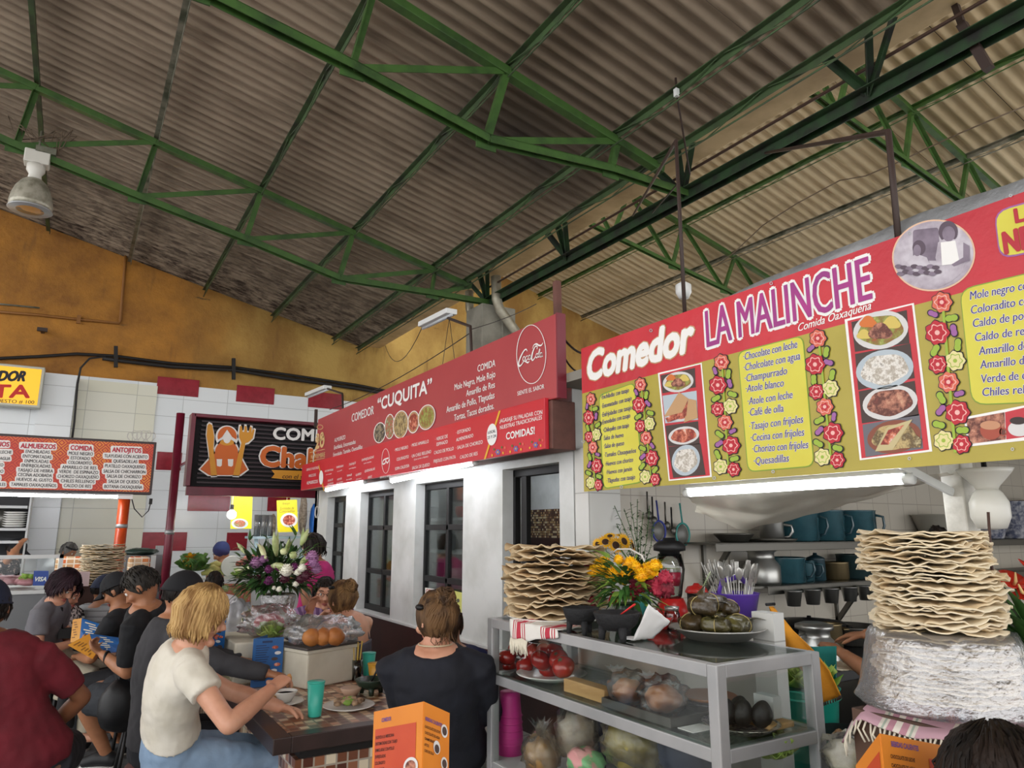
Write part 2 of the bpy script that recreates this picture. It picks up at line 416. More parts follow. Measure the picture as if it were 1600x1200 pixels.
for i, (x, wh) in enumerate(LP):
    purlin(x, lz(x), 'long thin green roof purlin under the brown sheets, ' + wh, GALV if i in (2,) else PURG if i else DKGREEN, lattice=i > 2)
for x, wh in ((5.52, 'hidden behind the gutter beam'), (6.53, 'highest in view'), (7.58, 'second from the gutter beam'), (8.66, 'third from the gutter beam'), (9.8, 'fourth from the gutter beam'), (10.9, 'lowest in view')):
    purlin(x, rz_(x), 'long green roof purlin under the pale right roof, ' + wh, GREEN if x < 8 else GALV)
def truss(label, Y, tops, bots, webs, m, tw=.07, bw=.06, ww=.05):
    T = [V((x, Y, z)) for x, z in tops]; B = [V((x, Y, z)) for x, z in bots]
    t = thing('roof_truss', label, 'truss', (T[0].x, Y, B[0].z), 'green roof trusses')
    mb = MB()
    for a, b in zip(T, T[1:]): mb.bar(a, b, tw, tw * .9)
    mb.build('top_chord', m, t, bevel=.004)
    mb = MB()
    for a, b in zip(B, B[1:]):
        for s in (-1, 1): mb.angle(a + V((0, s * bw * .55, 0)), b + V((0, s * bw * .55, 0)), bw)
    mb.build('bottom_chord', m, t)
    for i, j in webs: MB().angle(B[i], T[j], ww).build('web_bar', m, t)
    for p in B[1:-1]: MB().box(p, (.16, .012, .12)).build('gusset', m, t)
    return t
tx = [-2.8, -1.75, -.71, .33, 1.38, 2.42, 3.47, 3.95]
T_ = [(x, lz(x) - .09) for x in tx]
truss('green roof truss of the left roof farther away, meeting the concrete column', 7.48, T_, [(-2.9, 5.62), (-1.9, 5.35), (-.80, 5.06), (.22, 4.82), (1.26, 4.6), (2.28, 4.36), (3.43, 4.39), (4.2, 4.40)],
      [(0, 1), (1, 1), (1, 2), (2, 2), (2, 3), (3, 3), (3, 4), (4, 4), (4, 5), (5, 5), (5, 6), (6, 6), (6, 7)], GREEN)
truss('heavy green roof truss of the left roof nearer, crossing the picture top', 4.05, T_, [(-2.9, 5.5), (-1.9, 5.22), (-.80, 4.95), (.30, 4.69), (1.25, 4.53), (2.25, 4.32), (3.39, 4.41), (4.2, 4.41)],
      [(0, 1), (1, 1), (1, 2), (2, 2), (2, 3), (3, 3), (3, 4), (4, 4), (4, 5), (5, 5), (5, 6), (6, 6)], GREEN, .075, .06, .05)
for Y, wh in ((7.41, 'farther away, above the big menu banner'), (3.83, 'nearer, right of the gutter beam')):
    rx = [4.75, 5.5, 6.55, 7.62, 8.75, 9.85, 10.9]
    truss('green roof truss of the right roof ' + wh, Y, [(x, rz_(x) - .06) for x in rx], [(4.75, 6.1), (5.2, 5.93), (6.2, 5.73), (7.36, 5.52), (8.45, 5.33), (9.5, 5.12), (10.6, 4.9)],
          [(1, 1), (1, 2), (2, 2), (2, 1), (3, 2), (3, 3), (4, 3), (4, 4), (5, 4), (5, 5)], GREEN, .07, .05, .045)
# longitudinal girder under the gutter
XB, ZB = 4.2, 4.40
t = thing('girder', 'dark green lengthwise girder below the tan gutter beam', 'girder', (XB, 7.48, ZB))
mb = MB()
for s in (-1, 1): mb.angle((XB + s * .045, -4, ZB), (XB + s * .045, 7.6, ZB), .075)
mb.build('bottom_chord', DKGREEN, t)
for y in (7.48, 5.75, 4.05, 2.35, .6):
    for dy in (-.28, -.12, .14):
        MB().angle((XB, y, ZB), (XB - .2, y + dy * (1.2 if y != 5.75 else .8), ZB + .3 + abs(dy) * .1), .05).build('web_bar', DKGREEN, t)
MB().tube([(XB - .05, -4, ZB + .17), (XB - .05, 7.4, ZB + .17)], .012, 8).build('conduit', mat('rust brown', '4A3428', .7), t)
# gutter beam
GUT = mat('tan painted gutter', 'D4B888', .7, c2='AC9064', vs=2, bump=.1)
mb = MB(); gx = 3.97
mb.add([(gx, -5, 4.80), (gx, YW, 4.80), (gx + .03, YW, 4.715), (gx + .03, -5, 4.715), (gx + .33, YW, 4.715), (gx + .33, -5, 4.715), (gx + .39, YW, 4.86), (gx + .39, -5, 4.86)],
       [(0, 1, 2, 3), (3, 2, 4, 5), (5, 4, 6, 7), (0, 7, 6, 1), (1, 6, 4, 2), (0, 3, 5, 7)])
o = mb.build('gutter_beam', GUT, bevel=.01); tag(o, 'long tan metal gutter beam between the two roofs', 'gutter')
# column with pipes
CONC = mat('grey concrete', '8F8C80', .85, c2='77756A', vs=4, bump=.3, bs=12)
o = MB().bx((4.02, 7.3, 0), (4.5, 7.72, 4.33)).bx((4.30, 7.29, 0), (4.33, 7.31, 4.33)).build('column', CONC, bevel=.01); struct(o)
PIPE = mat('galvanised pipe', 'A8A493', .45, .6, c2='8A8474', vs=6)
pts = [P(775, 432, Y=7.2), P(776, 468, Y=7.2), P(781, 484, Y=7.2), P(806, 518, Y=7.2), P(812, 560, Y=7.2), P(812, 620, Y=7.2)]
tag(MB().tube(pts, .062, 14).build('downpipe', PIPE), 'galvanised downpipe bending to the right of the concrete column', 'pipe')
pts = [P(733, 455, Y=7.86), P(734, 484, Y=7.86), P(742, 505, Y=7.86), P(744, 560, Y=7.86), P(744, 640, Y=7.86)]
tag(MB().tube(pts, .055, 14).build('downpipe', PIPE), 'galvanised downpipe bending behind the left of the concrete column', 'pipe')
# ================================================================ SHOP WITH THE RED SIGN (right wall)
WHITEP = mat('white paint', 'DADCDA', .6, c2='C4C6C2', vs=3, bump=.05, bs=20)
BLACKF = mat('black frame', '0A0A0B', .55)
BROWN = mat('wainscot brown', '3E2320', .35, c2='4A2A24', vs=4)
SILVER = mat('aluminium', 'A7A9AA', .38, .55)
GLASS = clear('window glass', 'EEF3F2', .07)
XF = 2.4
def yf(px): return P(px, 840, X=XF).y
Y0, Y1 = 3.27, 8.35
op = [(yf(875), yf(785), 1.99), (yf(723), yf(648), 1.97), (yf(613), yf(561), 1.96), (yf(538), yf(509), 1.95)]
SILL = .845
mb = MB(); ys = Y0
for a, b, zt in op:
    mb.bx((XF, ys, SILL), (XF + .14, a, 2.3)); mb.bx((XF, a, zt), (XF + .14, b, 2.3)); ys = b
mb.bx((XF, ys, SILL), (XF + .14, Y1, 2.3)); mb.bx((XF, Y1 - .14, 0), (5.2, Y1, 2.6))
mb.bx((XF, Y0, 2.3), (5.2, Y1, 2.42))
mb.bx((5.2, Y0, 0), (5.3, Y1, 2.42))
struct(mb.build('wall_right', WHITEP))
struct(MB().bx((XF - .012, Y0 - .1, 0), (XF + .14, Y1, SILL)).build('baseboard_right', BROWN))
struct(MB().bx((XF - .03, Y0 - .1, SILL), (XF + .15, Y1, SILL + .02)).build('trim_20', WHITEP, bevel=.004))
for i, (a, b, zt) in enumerate(op):
    t = thing('window_%d' % (i + 1), 'black framed shop window in the white wall', 'window', (XF + .08, (a + b) / 2, SILL)); t['kind'] = 'structure'
    x = XF + .1; mb = MB(); z0 = SILL + .02; fwid = .05
    for y in (a, b): mb.bx((x - .02, y - fwid / 2 if y == b else y, z0), (x + .025, y if y == b else y + fwid, zt))
    mb.bx((x - .02, a, zt - fwid), (x + .025, b, zt)); mb.bx((x - .02, a, z0), (x + .025, b, z0 + fwid))
    if i:
        m_ = (a + b) / 2; mb.bx((x - .018, m_ - .02, z0), (x + .02, m_ + .02, zt))
        for z in (1.62, 1.22) if i < 3 else (1.65, 1.35): mb.bx((x - .018, a, z - .022), (x + .02, b, z + .022))
    else: mb.bx((x - .018, b - .16, z0), (x + .02, b - .1, zt))
    mb.build('window_frame', BLACKF, t, bevel=.004)
    if i: MB().bx((x - .003, a, z0), (x + .003, b, zt)).build('window_pane', GLASS, t)
# inside of the shop: mosaic wall band seen through the open near window, a shelf with goods
MOS = tiles('brown mosaic', '8A6A4A', '3A2A20', .03, .03, .003, plane='YZ', cols=['B39468', '6A4632', 'D4C09A', '4E3226', '9C7850'])
struct(MB().bx((5.19, Y0 + .15, 1.50), (5.2, 8.2, 1.86)).build('trim_21', MOS))
struct(MB().bx((5.185, Y0 + .15, 0), (5.2, 8.2, 1.50)).build('trim_22', BROWN))
t = thing('shelf_unit', 'white shelf unit inside the shop behind the windows', 'shelf', (3.6, 7.2, 0))
mb = MB()
for z in (.5, 1.0, 1.35, 1.7): mb.bx((3.5, 6.4, z), (3.9, 8.18, z + .03))
mb.build('shelf_board', WHITEP, t)
for y in (6.4, 8.15): MB().bx((3.5, y, 0), (3.54, y + .03, 2.1)).build('upright', WHITEP, t)
def blobby(mb, c, r, seed, amp=.25, mi=0, nu=20, nv=12, fr_=2.0):
    def f(q):
        k = 1 + amp * nz(q.x * fr_ + seed, q.y * fr_, q.z * fr_) + amp * .4 * nz(q.x * 5 + seed, q.y * 5, q.z * 5)
        return q * k
    return mb.ball(c, r, nu, nv, mi, fn=f)
ORBAG = mat('orange bag', 'E0662A', .4, bump=.4, bs=12)
tag(blobby(MB(), (2.95, 7.2, 1.18), (.12, .2, .11), 3).build('bag', ORBAG), 'orange bag on the small table inside the shop', 'bag')
tag(blobby(MB(), (2.95, 6.75, 1.17), (.12, .16, .1), 5).build('bag', mat('pink bag', 'D8A0A8', .5)), 'pale pink bag on the small table inside the shop', 'bag')
tag(MB().bx((2.75, 6.5, 1.04), (3.15, 7.6, 1.07)).bx((2.77, 6.52, 0), (2.81, 6.56, 1.04)).bx((3.09, 6.52, 0), (3.13, 6.56, 1.04)).bx((2.77, 7.54, 0), (2.81, 7.58, 1.04)).bx((3.09, 7.54, 0), (3.13, 7.58, 1.04)).build('table', WHITEP), 'small white table inside the shop behind the windows', 'table')
for i, (y, z, h, r, c, nm) in enumerate(((4.75, 1.38, .1, .09, 'C8B080', 'tan bowl'), (5.15, 1.38, .2, .05, '9AA0A0', 'grey jar'), (5.35, 1.38, .18, .05, '5C4636', 'brown jar'), (4.8, 1.03, .22, .06, 'B0B4B4', 'silver canister'),
                               (5.05, 1.03, .16, .06, 'E4E2DA', 'cream canister'), (5.4, 1.03, .2, .07, '4A4C50', 'dark canister'), (5.6, 1.73, .14, .1, '707478', 'grey pan'), (4.9, 1.73, .12, .12, 'A8443C', 'red basin'))):
    o = MB().lathe([(0, 0), (r * .8, 0), (r, h * .5), (r, h), (r * .9, h), (r * .85, h * .3), (0, h * .2)], (3.66, y * 1.35 + .35, z + .001), 16).build('canister', mat(nm, c, .4))
    tag(o, nm + ' on the white shelves inside the shop', 'canister', 'goods on the shop shelves')
# posters on the second window
def printed(name, label, cat, corners, X=None, mats=None, th=.002):
    pass
fs = Fr((XF + .07, 0, 0), (0, -1, 0), (0, 0, 1))
YEL2 = mat('poster yellow', 'D8D878', .5); GRN2 = mat('poster green', '98C048', .5); PAPER = mat('paper white', 'ECEAE2', .6)
t = thing('poster', 'yellow menu poster with rows of small dishes, behind the bun-haired woman', 'poster', P(706, 970, X=XF + .07))
MB().prr(fs, (697, 920), (722, 926), (722, 984), (699, 978), .005, .0).build('sheet', YEL2, t)
mb = MB().ppoly(fs, [(699, 962), (722, 968), (722, 984), (699, 978)], .002, 1)
for r in range(4):
    for c in range(3): mb.pring(fs, (702 + c * 7, 936 + r * 9.5 + c * 1.2), 2.4, 3, .002, 0, n=12)
mb.build('dish_prints', [mat('print grey', '5A5A48', .6), GRN2], t)
RCOM = mat('print red', 'C22030', .5)
t = thing('poster', 'white poster headed COMEDOR inside the pane behind the bun-haired woman', 'poster', P(679, 960, X=XF + .07))
MB().prr(fs, (664, 918), (692, 922), (692, 972), (665, 965), .005, .0).build('sheet', PAPER, t)
MB().text(fs, 'COMEDOR', (666, 927), (691, 931), 7, .02, c=.002).build('heading', RCOM, t)
# ---------------------------------------------------------------- the red sign
XS = 2.2
fr = Fr((XS, 0, 0), (0, -1, 0), (0, 0, 1))
REDU = mat('sign red dull', 'A93A40', .45, c2='B04246', vs=1.5); REDL = mat('sign red bright', 'D02634', .35, c2='C62432', vs=1.2)
SW = mat('sign white', 'F2F0EC', .5); RSIDE = mat('dark red metal', '7C2030', .4)
RUST = mat('rusty brown box', '6E463C', .7, c2='54342C', vs=5, bump=.2)
MUST = mat('mustard', 'E8B030', .5); TANY = mat('pale tan', 'DDB880', .5)
ya = P(868, 490, X=XS).y; yb = P(497, 655, X=XS).y
sg = thing('shop_sign', 'long red shop sign reading COMEDOR CUQUITA above the white shop windows', 'sign', (XS, (ya + yb) / 2, 2.05))
zt = P(868, 490, X=XS).z; zm = P(858, 622, X=XS).z; zb_ = 2.035
MB().bx((XS, ya, zm - .01), (XS + .035, yb, zt)).build('upper_panel', REDU, sg, bevel=.003)
MB().bx((XS + .0, ya - .012, zm - .01), (XS + .06, ya - .001, zt + .004)).build('edge_trim', RSIDE, sg)
yl0, yl1 = P(858, 660, X=XS).y, P(477, 750, X=XS).y
MB().bx((XS - .03, yl0, zb_), (XS - .002, yl1 + .05, zm)).build('lower_panel', REDL, sg, bevel=.002)
MB().bx((XS + .001, yl0 - .03, zb_), (XS + .16, yl1, zm - .012)).build('fascia_box', RUST, sg, bevel=.006)
tx = liner(sg, 'lettering', SW, fr, c=.004)
tx('COMEDOR', (550, 659.8), (584.5, 647), 12.5, .015)
tx('“CUQUITA”', (590.5, 641.5), (675, 612.3), 18, .03)
for s, a, b, h in (('COMIDA', (747, 581.4), (774.7, 572.3), 10.5), ('Mole Negro, Mole Rojo', (711, 610), (774.7, 589), 9.5), ('Amarillo de Res', (729.2, 619.6), (774, 605.4), 9.5),
                   ('Amarillo de Pollo, Tlayudas', (698.4, 645), (773.4, 622), 9.5), ('Tortas, Tacos dorados.', (710.3, 657.7), (772.8, 638.6), 9.5), ('SIENTE EL SABOR', (809.4, 618.3), (851.2, 606.8), 6.5),
                   ('ALMUERZO', (523, 691), (540, 685.8), 6), ('Enchilada, Entomatadas', (522.5, 702.4), (556.3, 693), 6), ('Enmoladas, Tamales, Quesadillas', (521.3, 713.8), (566.8, 701), 6)):
    tx(s, a, b, h)
mb = MB(); mb.pring(fr, (831, 553.7), 23.3, 46.3, .004, w=1.0, n=48)
sc = 4.614
def q(*p): return [(680 + x / sc, 480 + y / sc) for x, y in p]
W = .0105; w_ = .0055
for pts, ws in ((((668, 318), (660, 304), (642, 318), (620, 360), (606, 402), (611, 425), (628, 414), (645, 390), (672, 400), (684, 388)), (.4, .7, .9, 1.2, 1.4, 1.1, .7, .6, .9, .3)),
                (((738, 303), (741, 287), (732, 281), (718, 298), (705, 335), (700, 370), (708, 384), (722, 366), (733, 348)), (.5, .7, .7, .9, 1.3, 1.2, .8, .6, .4)),
                (((706, 300), (716, 274), (735, 266), (752, 276), (770, 275), (782, 256)), (.3, .6, .9, .9, .8, .3))):
    mb.stroke(fr, q(*pts), [W * x for x in ws], .0045)
def osc(x, y, r=8): return [(x + r * math.cos(a), y + 1.9 * r * math.sin(a) - .45 * r * math.cos(a)) for a in [6.6 * k / 8 for k in range(9)]]
mb.stroke(fr, q(*osc(644, 372)), w_, .0045)
mb.stroke(fr, q((672, 352), (663, 354), (656, 370), (660, 386), (672, 372)), w_, .0045)
mb.stroke(fr, q(*osc(683, 362)), w_, .0045); mb.stroke(fr, q((691, 345), (689, 372), (697, 372)), w_, .0045)
mb.stroke(fr, q(*osc(738, 350)), w_, .0045)
mb.stroke(fr, q((748, 345), (760, 312), (757, 303), (750, 330), (748, 358), (756, 358)), w_, .0045)
mb.stroke(fr, q(*osc(767, 344)), w_, .0045); mb.stroke(fr, q((775, 328), (773, 354), (781, 352)), w_, .0045)
mb.build('round_logo', SW, sg)
# market emblem, far end
mb = MB(); z6 = lambda x, y: (460 + x / 5.714, 600 + y / 5.714)
mb.text(fr, '20', z6(188, 580), z6(268, 555), 17, .05, c=.004, mi=0); mb.text(fr, '20', z6(195, 520), z6(262, 500), 12, .05, c=.004)
mb.pring(fr, z6(232, 385), 5, 4, .004, 0, w=1, n=16)
mb.text(fr, 'NOVIEMBRE', z6(150, 672), z6(276, 648), 6.5, .02, c=.004)
for y in (690, 612): mb.ppoly(fr, [z6(140, y + 3), z6(275, y - 27), z6(275, y - 32), z6(140, y - 2)], .004)
mb.build('market_emblem', TANY, sg)
def food(name, cols, scale):
    if name in MATS: return MATS[name]
    m = mat(name, cols[0], .5); t = NT(m); n = t.noise(t.co(), scale, 5, .7); r = t.n('ShaderNodeValToRGB'); t.l(n, r.inputs[0])
    el = r.color_ramp.elements
    while len(el) < len(cols): el.new(.5)
    for i, k in enumerate(cols): el[i].position = .3 + .4 * i / (len(cols) - 1); el[i].color = lin(k)
    t.l(r.outputs[0], t.b.inputs['Base Color']); return m
F1 = food('food mole', ['3A2A38', '1E1A20', 'A89878', '5A4A50'], 25); F2 = food('food green', ['C8C8A8', '7A8A58', 'B84838', 'E0DCC8'], 30)
F3 = food('food yellow', ['8A6A38', 'C8B078', '5A4424', 'D8C898'], 20); F4 = food('food red', ['B83A28', '7A2418', 'D87858', 'E8D8C8'], 30)
F5 = food('food salad', ['D8CC88', '98A048', '8A6A30', 'C04030'], 28); F6 = food('food meat', ['8A4438', '5A2A20', 'B87860', 'D8A888'], 30)
F7 = food('food white', ['D8D4C8', 'A89C8C', 'F0ECE4', '706458'], 40)
for i, (c, rx, ry, m) in enumerate((((765, 435), 55, 92, F1), ((855, 380), 46, 112, F2), ((1068, 340), 54, 100, F4), ((955, 362), 70, 125, F3), ((1188, 297), 78, 112, F5))):
    mb = MB(); c = z6(*c); rx /= 5.714; ry /= 5.714
    mb.pring(fr, c, rx, ry, .004 + .0006 * i, 0, sh=.25); mb.pring(fr, c, rx - 1, ry - 1.3, .0044 + .0006 * i, 2 if i > 1 else 1, sh=.25); mb.pring(fr, c, rx - 2.6, ry - 4, .0048 + .0006 * i, 1, sh=.25)
    mb.build('dish_picture', [SW, m, mat('rim tan', 'B89468', .5)], sg)
fl = Fr((XS - .03, 0, 0), (0, -1, 0), (0, 0, 1)); z5 = lambda x, y: (450 + x / 3.2, 400 + y / 3.2)
tx = liner(sg, 'menu_lettering', SW, fl)
tx('¡AGASAJE SU PALADAR CON', (781.4, 661), (848, 646.9), 6); tx('NUESTRAS TRADICIONALES', (781.9, 671.2), (847.5, 655), 6); tx('COMIDAS!', (791.6, 687), (836, 677.7), 10.5, .03)
for s, a, b, h in (('· MOLE NEGRO', (533, 978), (602, 962), 4.6), ('COLORADITO', (545, 1025), (605, 1010), 4.6), ('SOPA CALDOSA', (537, 1072), (608, 1055), 4.6), ('· MOLE AMARILLO', (616, 955), (705, 934), 4.8),
                   ('· UN CHILE RELLENO', (616, 1010), (717, 985), 4.8), ('(Con arroz o frijoles)', (632, 1022), (703, 1005), 2.4), ('SALSA DE QUESO', (622, 1068), (710, 1050), 4.8), ('· VERDE DE', (738, 925), (800, 908), 5),
                   ('ESPINAZO', (745, 950), (800, 936), 5), ('CALDO DE POLLO', (732, 992), (830, 970), 5), ('FRIJOLES CON PATA', (730, 1035), (840, 1012), 5), ('· ESTOFADO', (842, 892), (915, 873), 5.2), ('ALMENDRADO', (843, 928), (928, 905), 5.2),
                   ('· SALSA DE CHORIZO', (842, 968), (975, 938), 5.2), ('CALDO DE RES', (862, 1015), (950, 995), 5.2), ('SIENTE EL SABOR', (462, 1112), (515, 1103), 3), ('DISFRUTE NUESTROS', (94, 1075), (155, 1063), 3.6), ('RICOS', (106, 1106), (140, 1100), 4), ('ALMUERZOS', (94, 1143), (150, 1134), 4.8)):
    tx(s, z5(*a), z5(*b), h)
for s, a, b, h in (('ENTOMATADAS', (275, 788), (348, 772), 3), ('con tasajo', (285, 815), (335, 803), 1.8), ('ENMOLADAS', (378, 752), (440, 738), 3), ('con pollo', (385, 785), (430, 772), 1.8), ('TASAJO', (490, 730), (550, 712), 3.4), ('con frijoles', (490, 762), (552, 748), 2), ('ENFRIJOLADAS', (605, 690), (712, 660), 3.6),
                   ('con cecina', (622, 715), (690, 698), 2), ('SALSA DE', (300, 872), (348, 860), 3), ('HUEVO', (300, 905), (350, 893), 3), ('HUEVOS', (385, 862), (425, 852), 3), ('AL GUSTO', (378, 895), (435, 882), 2.6), ('TAMALES', (470, 830), (515, 818), 3.2), ('de mole', (465, 862), (515, 850), 2), ('QUESO', (550, 822), (600, 808), 3.2), ('frito', (555, 858), (600, 845), 2), ('QUESADILLAS', (630, 790), (722, 765), 3.6), ('ARROZ', (658, 845), (695, 836), 3.6)):
    tx(s, z6(*a), z6(*b), h)
mb = MB(); mb.pring(fl, z5(490, 1025), 6.4, 19.5, .003, w=.6)
mb.stroke(fl, [z5(505, 1010), z5(480, 1020), z5(475, 1040), z5(488, 1035), z5(490, 1022), z5(498, 1035), z5(508, 1018)], .012, .003)
mb.build('small_logo', SW, sg)
for pp in ([(780, 642), (783, 641.5), (759.5, 717.5), (756.5, 718)], [z6(217, 722), z6(223, 721), z6(270, 955), z6(262, 957)]): MB().ppoly(fl, pp, .003).build('yellow_stripe', MUST, sg)
MB().pring(fl, z6(242, 835), 3.2, 11, .004, sh=.2).build('badge', SW, sg)
mb = MB(); mb.pring(fl, (769.5, 679), 8, 17, .004, sh=.2)
mb.text(fl, 'LOCAL', (763.6, 678.5), (775.5, 675.3), 4.5, .02, c=.006, mi=1); mb.text(fl, '23 Y 24', (763, 686.5), (776, 683), 4.5, .02, c=.006, mi=1)
mb.build('local_badge', [SW, mat('ink grey', '3A3A48', .5)], sg)
mb = MB()
for i, (x, y) in enumerate(((455, 1045), (585, 1020), (727, 992))):
    c = (680 + x / sc, 480 + y / sc); mb.pring(fl, c, 3.4, 4.2, .003, 0, wob=lambda t: 1 + .3 * math.cos(6 * t)); mb.pring(fl, c, 1.2, 1.4, .004, 1, n=10)
    for dx, dy, k in ((-9, 4, 1), (8, 2, 1), (-6, -5, 2), (6, -7, 2), (11, -6, 3)): mb.pring(fl, (c[0] + dx, c[1] + dy - dx * .1), 1.3, 2, .003, k, n=10)
mb.build('flower_border', [mat('print blue', '6A6AA8', .5), MUST, mat('print leaf', '5A7030', .5), mat('print coral', 'E06A50', .5)], sg)
# tube lamps below the sign
TUBE = mat('lamp tube', 'F4F8FF', .4, emit=6.5)
TUBEB = mat('lamp tube bright', 'F4F8FF', .4, emit=16)
LAMPW = mat('lamp white enamel', 'E2E4E2', .4)
def tubelamp(label, a, b, r=.016, back=.03, w=.05, m=TUBE):
    a, b = V(a), V(b); t = thing('tube_lamp', label, 'lamp', (a + b) / 2)
    d = (b - a).normalized()
    MB().bar(a + V((0, 0, r + back / 2)), b + V((0, 0, r + back / 2)), w, back).build('housing', LAMPW, t, bevel=.004)
    MB().tube([a, b], r, 12).build('tube', m, t)
    for p, k in ((a, 1), (b, -1)): MB().tube([p - d * k * .02, p + d * k * .01], r * 1.15, 12).build('end_cap', LAMPW, t)
    return t
XL = XS + .02
tubelamp('bright tube lamp under the near half of the red shop sign', P(612, 752, X=XL), P(742, 723, X=XL))
tubelamp('bright tube lamp under the far end of the red shop sign', P(510, 766, X=XL), P(570, 753, X=XL))
# ================================================================ STALL AT THE BACK WITH THE BLACK SLATTED SIGN
YC = 9.0
fc = Fr((0, YC, 0), (1, 0, 0), (0, 0, 1))
MAROON = mat('maroon steel', '7A1B34', .35, c2='641428', vs=3); SLAT = mat('near black slats', '2C1A22', .45)
zc = lambda x, y: (x / 3.2, 400 + y / 3.2)
t = thing('stall_sign', 'black slatted sign with a cook emblem and COMEDOR above the back stall', 'sign', (2.0, YC, 2.1))
p = P(292, 757, Y=YC); zt = P(300, 650, Y=YC).z; x0 = p.x; x1 = 3.25; zb_ = p.z - .02
MB().bx((x0, YC + .05, zb_), (x1, YC + .08, zt)).build('back_panel', mat('black panel', '08060A', .7), t)
mb = MB()
for i in range(15):
    z = zb_ + .05 + (zt - zb_ - .1) * i / 14; mb.bx((x0 + .1, YC + .005, z - .010), (x1, YC + .03, z + .010))
mb.build('slats', SLAT, t)
MB().bx((x0, YC - .12, zt - .02), (x1, YC + .08, zt + .02)).bx((x0, YC - .02, zb_ - .1), (x1, YC + .08, zb_)).bx((x0 - .03, YC - .12, zb_), (x0 + .02, YC + .08, zt + .02)).build('frame', MAROON, t, bevel=.005)
OR1 = mat('emblem orange', 'D8691E', .5); OR2 = mat('emblem amber', 'E09A2A', .5)
mb = MB()
def sil(pts, mi, k, grow=0):
    cx = sum(p[0] for p in pts) / len(pts); cy = sum(p[1] for p in pts) / len(pts)
    if grow: pts = [(cx + (x - cx) * (1 + grow / max(20, math.hypot(x - cx, y - cy))), cy + (y - cy) * (1 + grow / max(20, math.hypot(x - cx, y - cy)))) for x, y in pts]
    mb.ppoly(fc, [zc(*p) for p in pts], k, mi)
arc = lambda cx, cy, rx, ry, a0, a1, n=14: [(cx + rx * math.cos(math.radians(a0 + (a1 - a0) * i / n)), cy + ry * math.sin(math.radians(a0 + (a1 - a0) * i / n))) for i in range(n + 1)]
hairp = [(1090, 918)] + arc(1135, 905, 48, 52, 180, 360) + [(1180, 918), (1160, 905), (1135, 868), (1110, 905)]
body = arc(1132, 985, 58, 62, 180, 360); skirt = [(1075, 985), (1190, 985), (1236, 1068), (1196, 1096), (1046, 1096), (1000, 1066)]
knife = [(1045, 838), (1060, 846), (1070, 905), (1066, 965), (1084, 1096), (1054, 1098), (1042, 965), (1032, 900), (1036, 850)]
fork = [(1198, 852), (1208, 850), (1212, 880), (1220, 880), (1222, 850), (1232, 852), (1234, 882), (1242, 882), (1248, 854), (1258, 858), (1256, 888), (1262, 866), (1272, 870), (1262, 912), (1240, 932), (1226, 936), (1196, 1098), (1164, 1096), (1206, 934), (1194, 905)]
for sp in (body, skirt, knife, fork): sil(sp, 0, .006, 9)
mb.pring(fc, zc(1134, 905), 18, 18, .006, 0)
sil(hairp, 1, .009); sil(body, 1, .009); mb.pring(fc, zc(1134, 912), 6, 8, .011, 0, n=16); mb.pring(fc, zc(1134, 932), 11, 5, .0095, 2)
sil(skirt, 1, .010); sil(knife, 2, .013); sil(fork, 2, .013)
for x in (1096, 1152): mb.ppoly(fc, [zc(x - 14, 1016), zc(x + 14, 1016), zc(x + 12, 1048), zc(x + 4, 1054), zc(x - 12, 1050)], .012, 0)
mb.build('cook_emblem', [SW, OR1, OR2], t)
mb = MB(); mb.text(fc, 'COMEDOR', zc(1365, 915), zc(1800, 935), 18, .04, c=.012); mb.build('lettering', SW, t)
mb = MB(); mb.text(fc, 'Chalita', zc(1298, 1046), zc(1690, 1064), 30, .07, c=.012, mi=0); mb.text(fc, 'Chalita', zc(1302, 1048), zc(1694, 1066), 30, .045, c=.014, mi=1)
for a, b in (((1385, 1046), (1412, 1040)), ((1418, 1047), (1448, 1041)), ((1383, 962), (1402, 956))): mb.ppoly(fc, [zc(*a), zc(b[0], a[1]), zc(b[0], b[1]), zc(a[0], b[1])], .014, 1)
mb.build('name_lettering', [SW, OR1], t)
mb = MB(); mb.ppoly(fc, [zc(*p) for p in ((1356, 1070), (1440, 1072), (1700, 1082), (1700, 1126), (1410, 1116), (1356, 1110), (1372, 1090))], .012, 0)
mb.text(fc, 'con el sazón', zc(1410, 1112), zc(1570, 1118), 7, .02, .2, c=.014, mi=1); mb.build('ribbon', [OR2, mat('ink brown', '3A2010', .5)], t)
pol = thing('post', 'maroon steel post at the left end of the black slatted sign', 'post', (P(268, 920, Y=YC - .15).x, YC - .15, 0))
a = P(285, 700, Y=YC - .15); px_ = a.x - .05
MB().tube([(px_, YC - .15, 0), (px_, YC - .15, zt)], .045, 14).build('tube', MAROON, pol)
MB().tube([(px_, YC - .15, 1.55), (px_, YC - .15, 1.6)], .05, 14).build('collar', SILVER, pol)
MB().bx((px_ - .1, YC - .25, 0), (px_ + .1, YC - .05, .012)).build('foot_plate', MAROON, pol)
tubelamp('bright tube lamp under the black slatted sign', P(348, 769, Y=YC + .1), P(500, 771, Y=YC + .1), m=TUBEB)
t = thing('canopy_frame', 'thin dark steel frame above the back stall from which its cards and bulb hang', 'frame', (2.1, 9.6, 2.5))
for x in (1.25, 3.1): MB().bar((x, YC + .08, 2.5), (x, YW - .04, 2.5), .03, .03).build('side_bar', MAROON, t)
for y in (9.3, 9.6, 10.4): MB().bar((1.25, y, 2.5), (3.1, y, 2.5), .02, .02).build('cross_bar', MAROON, t)
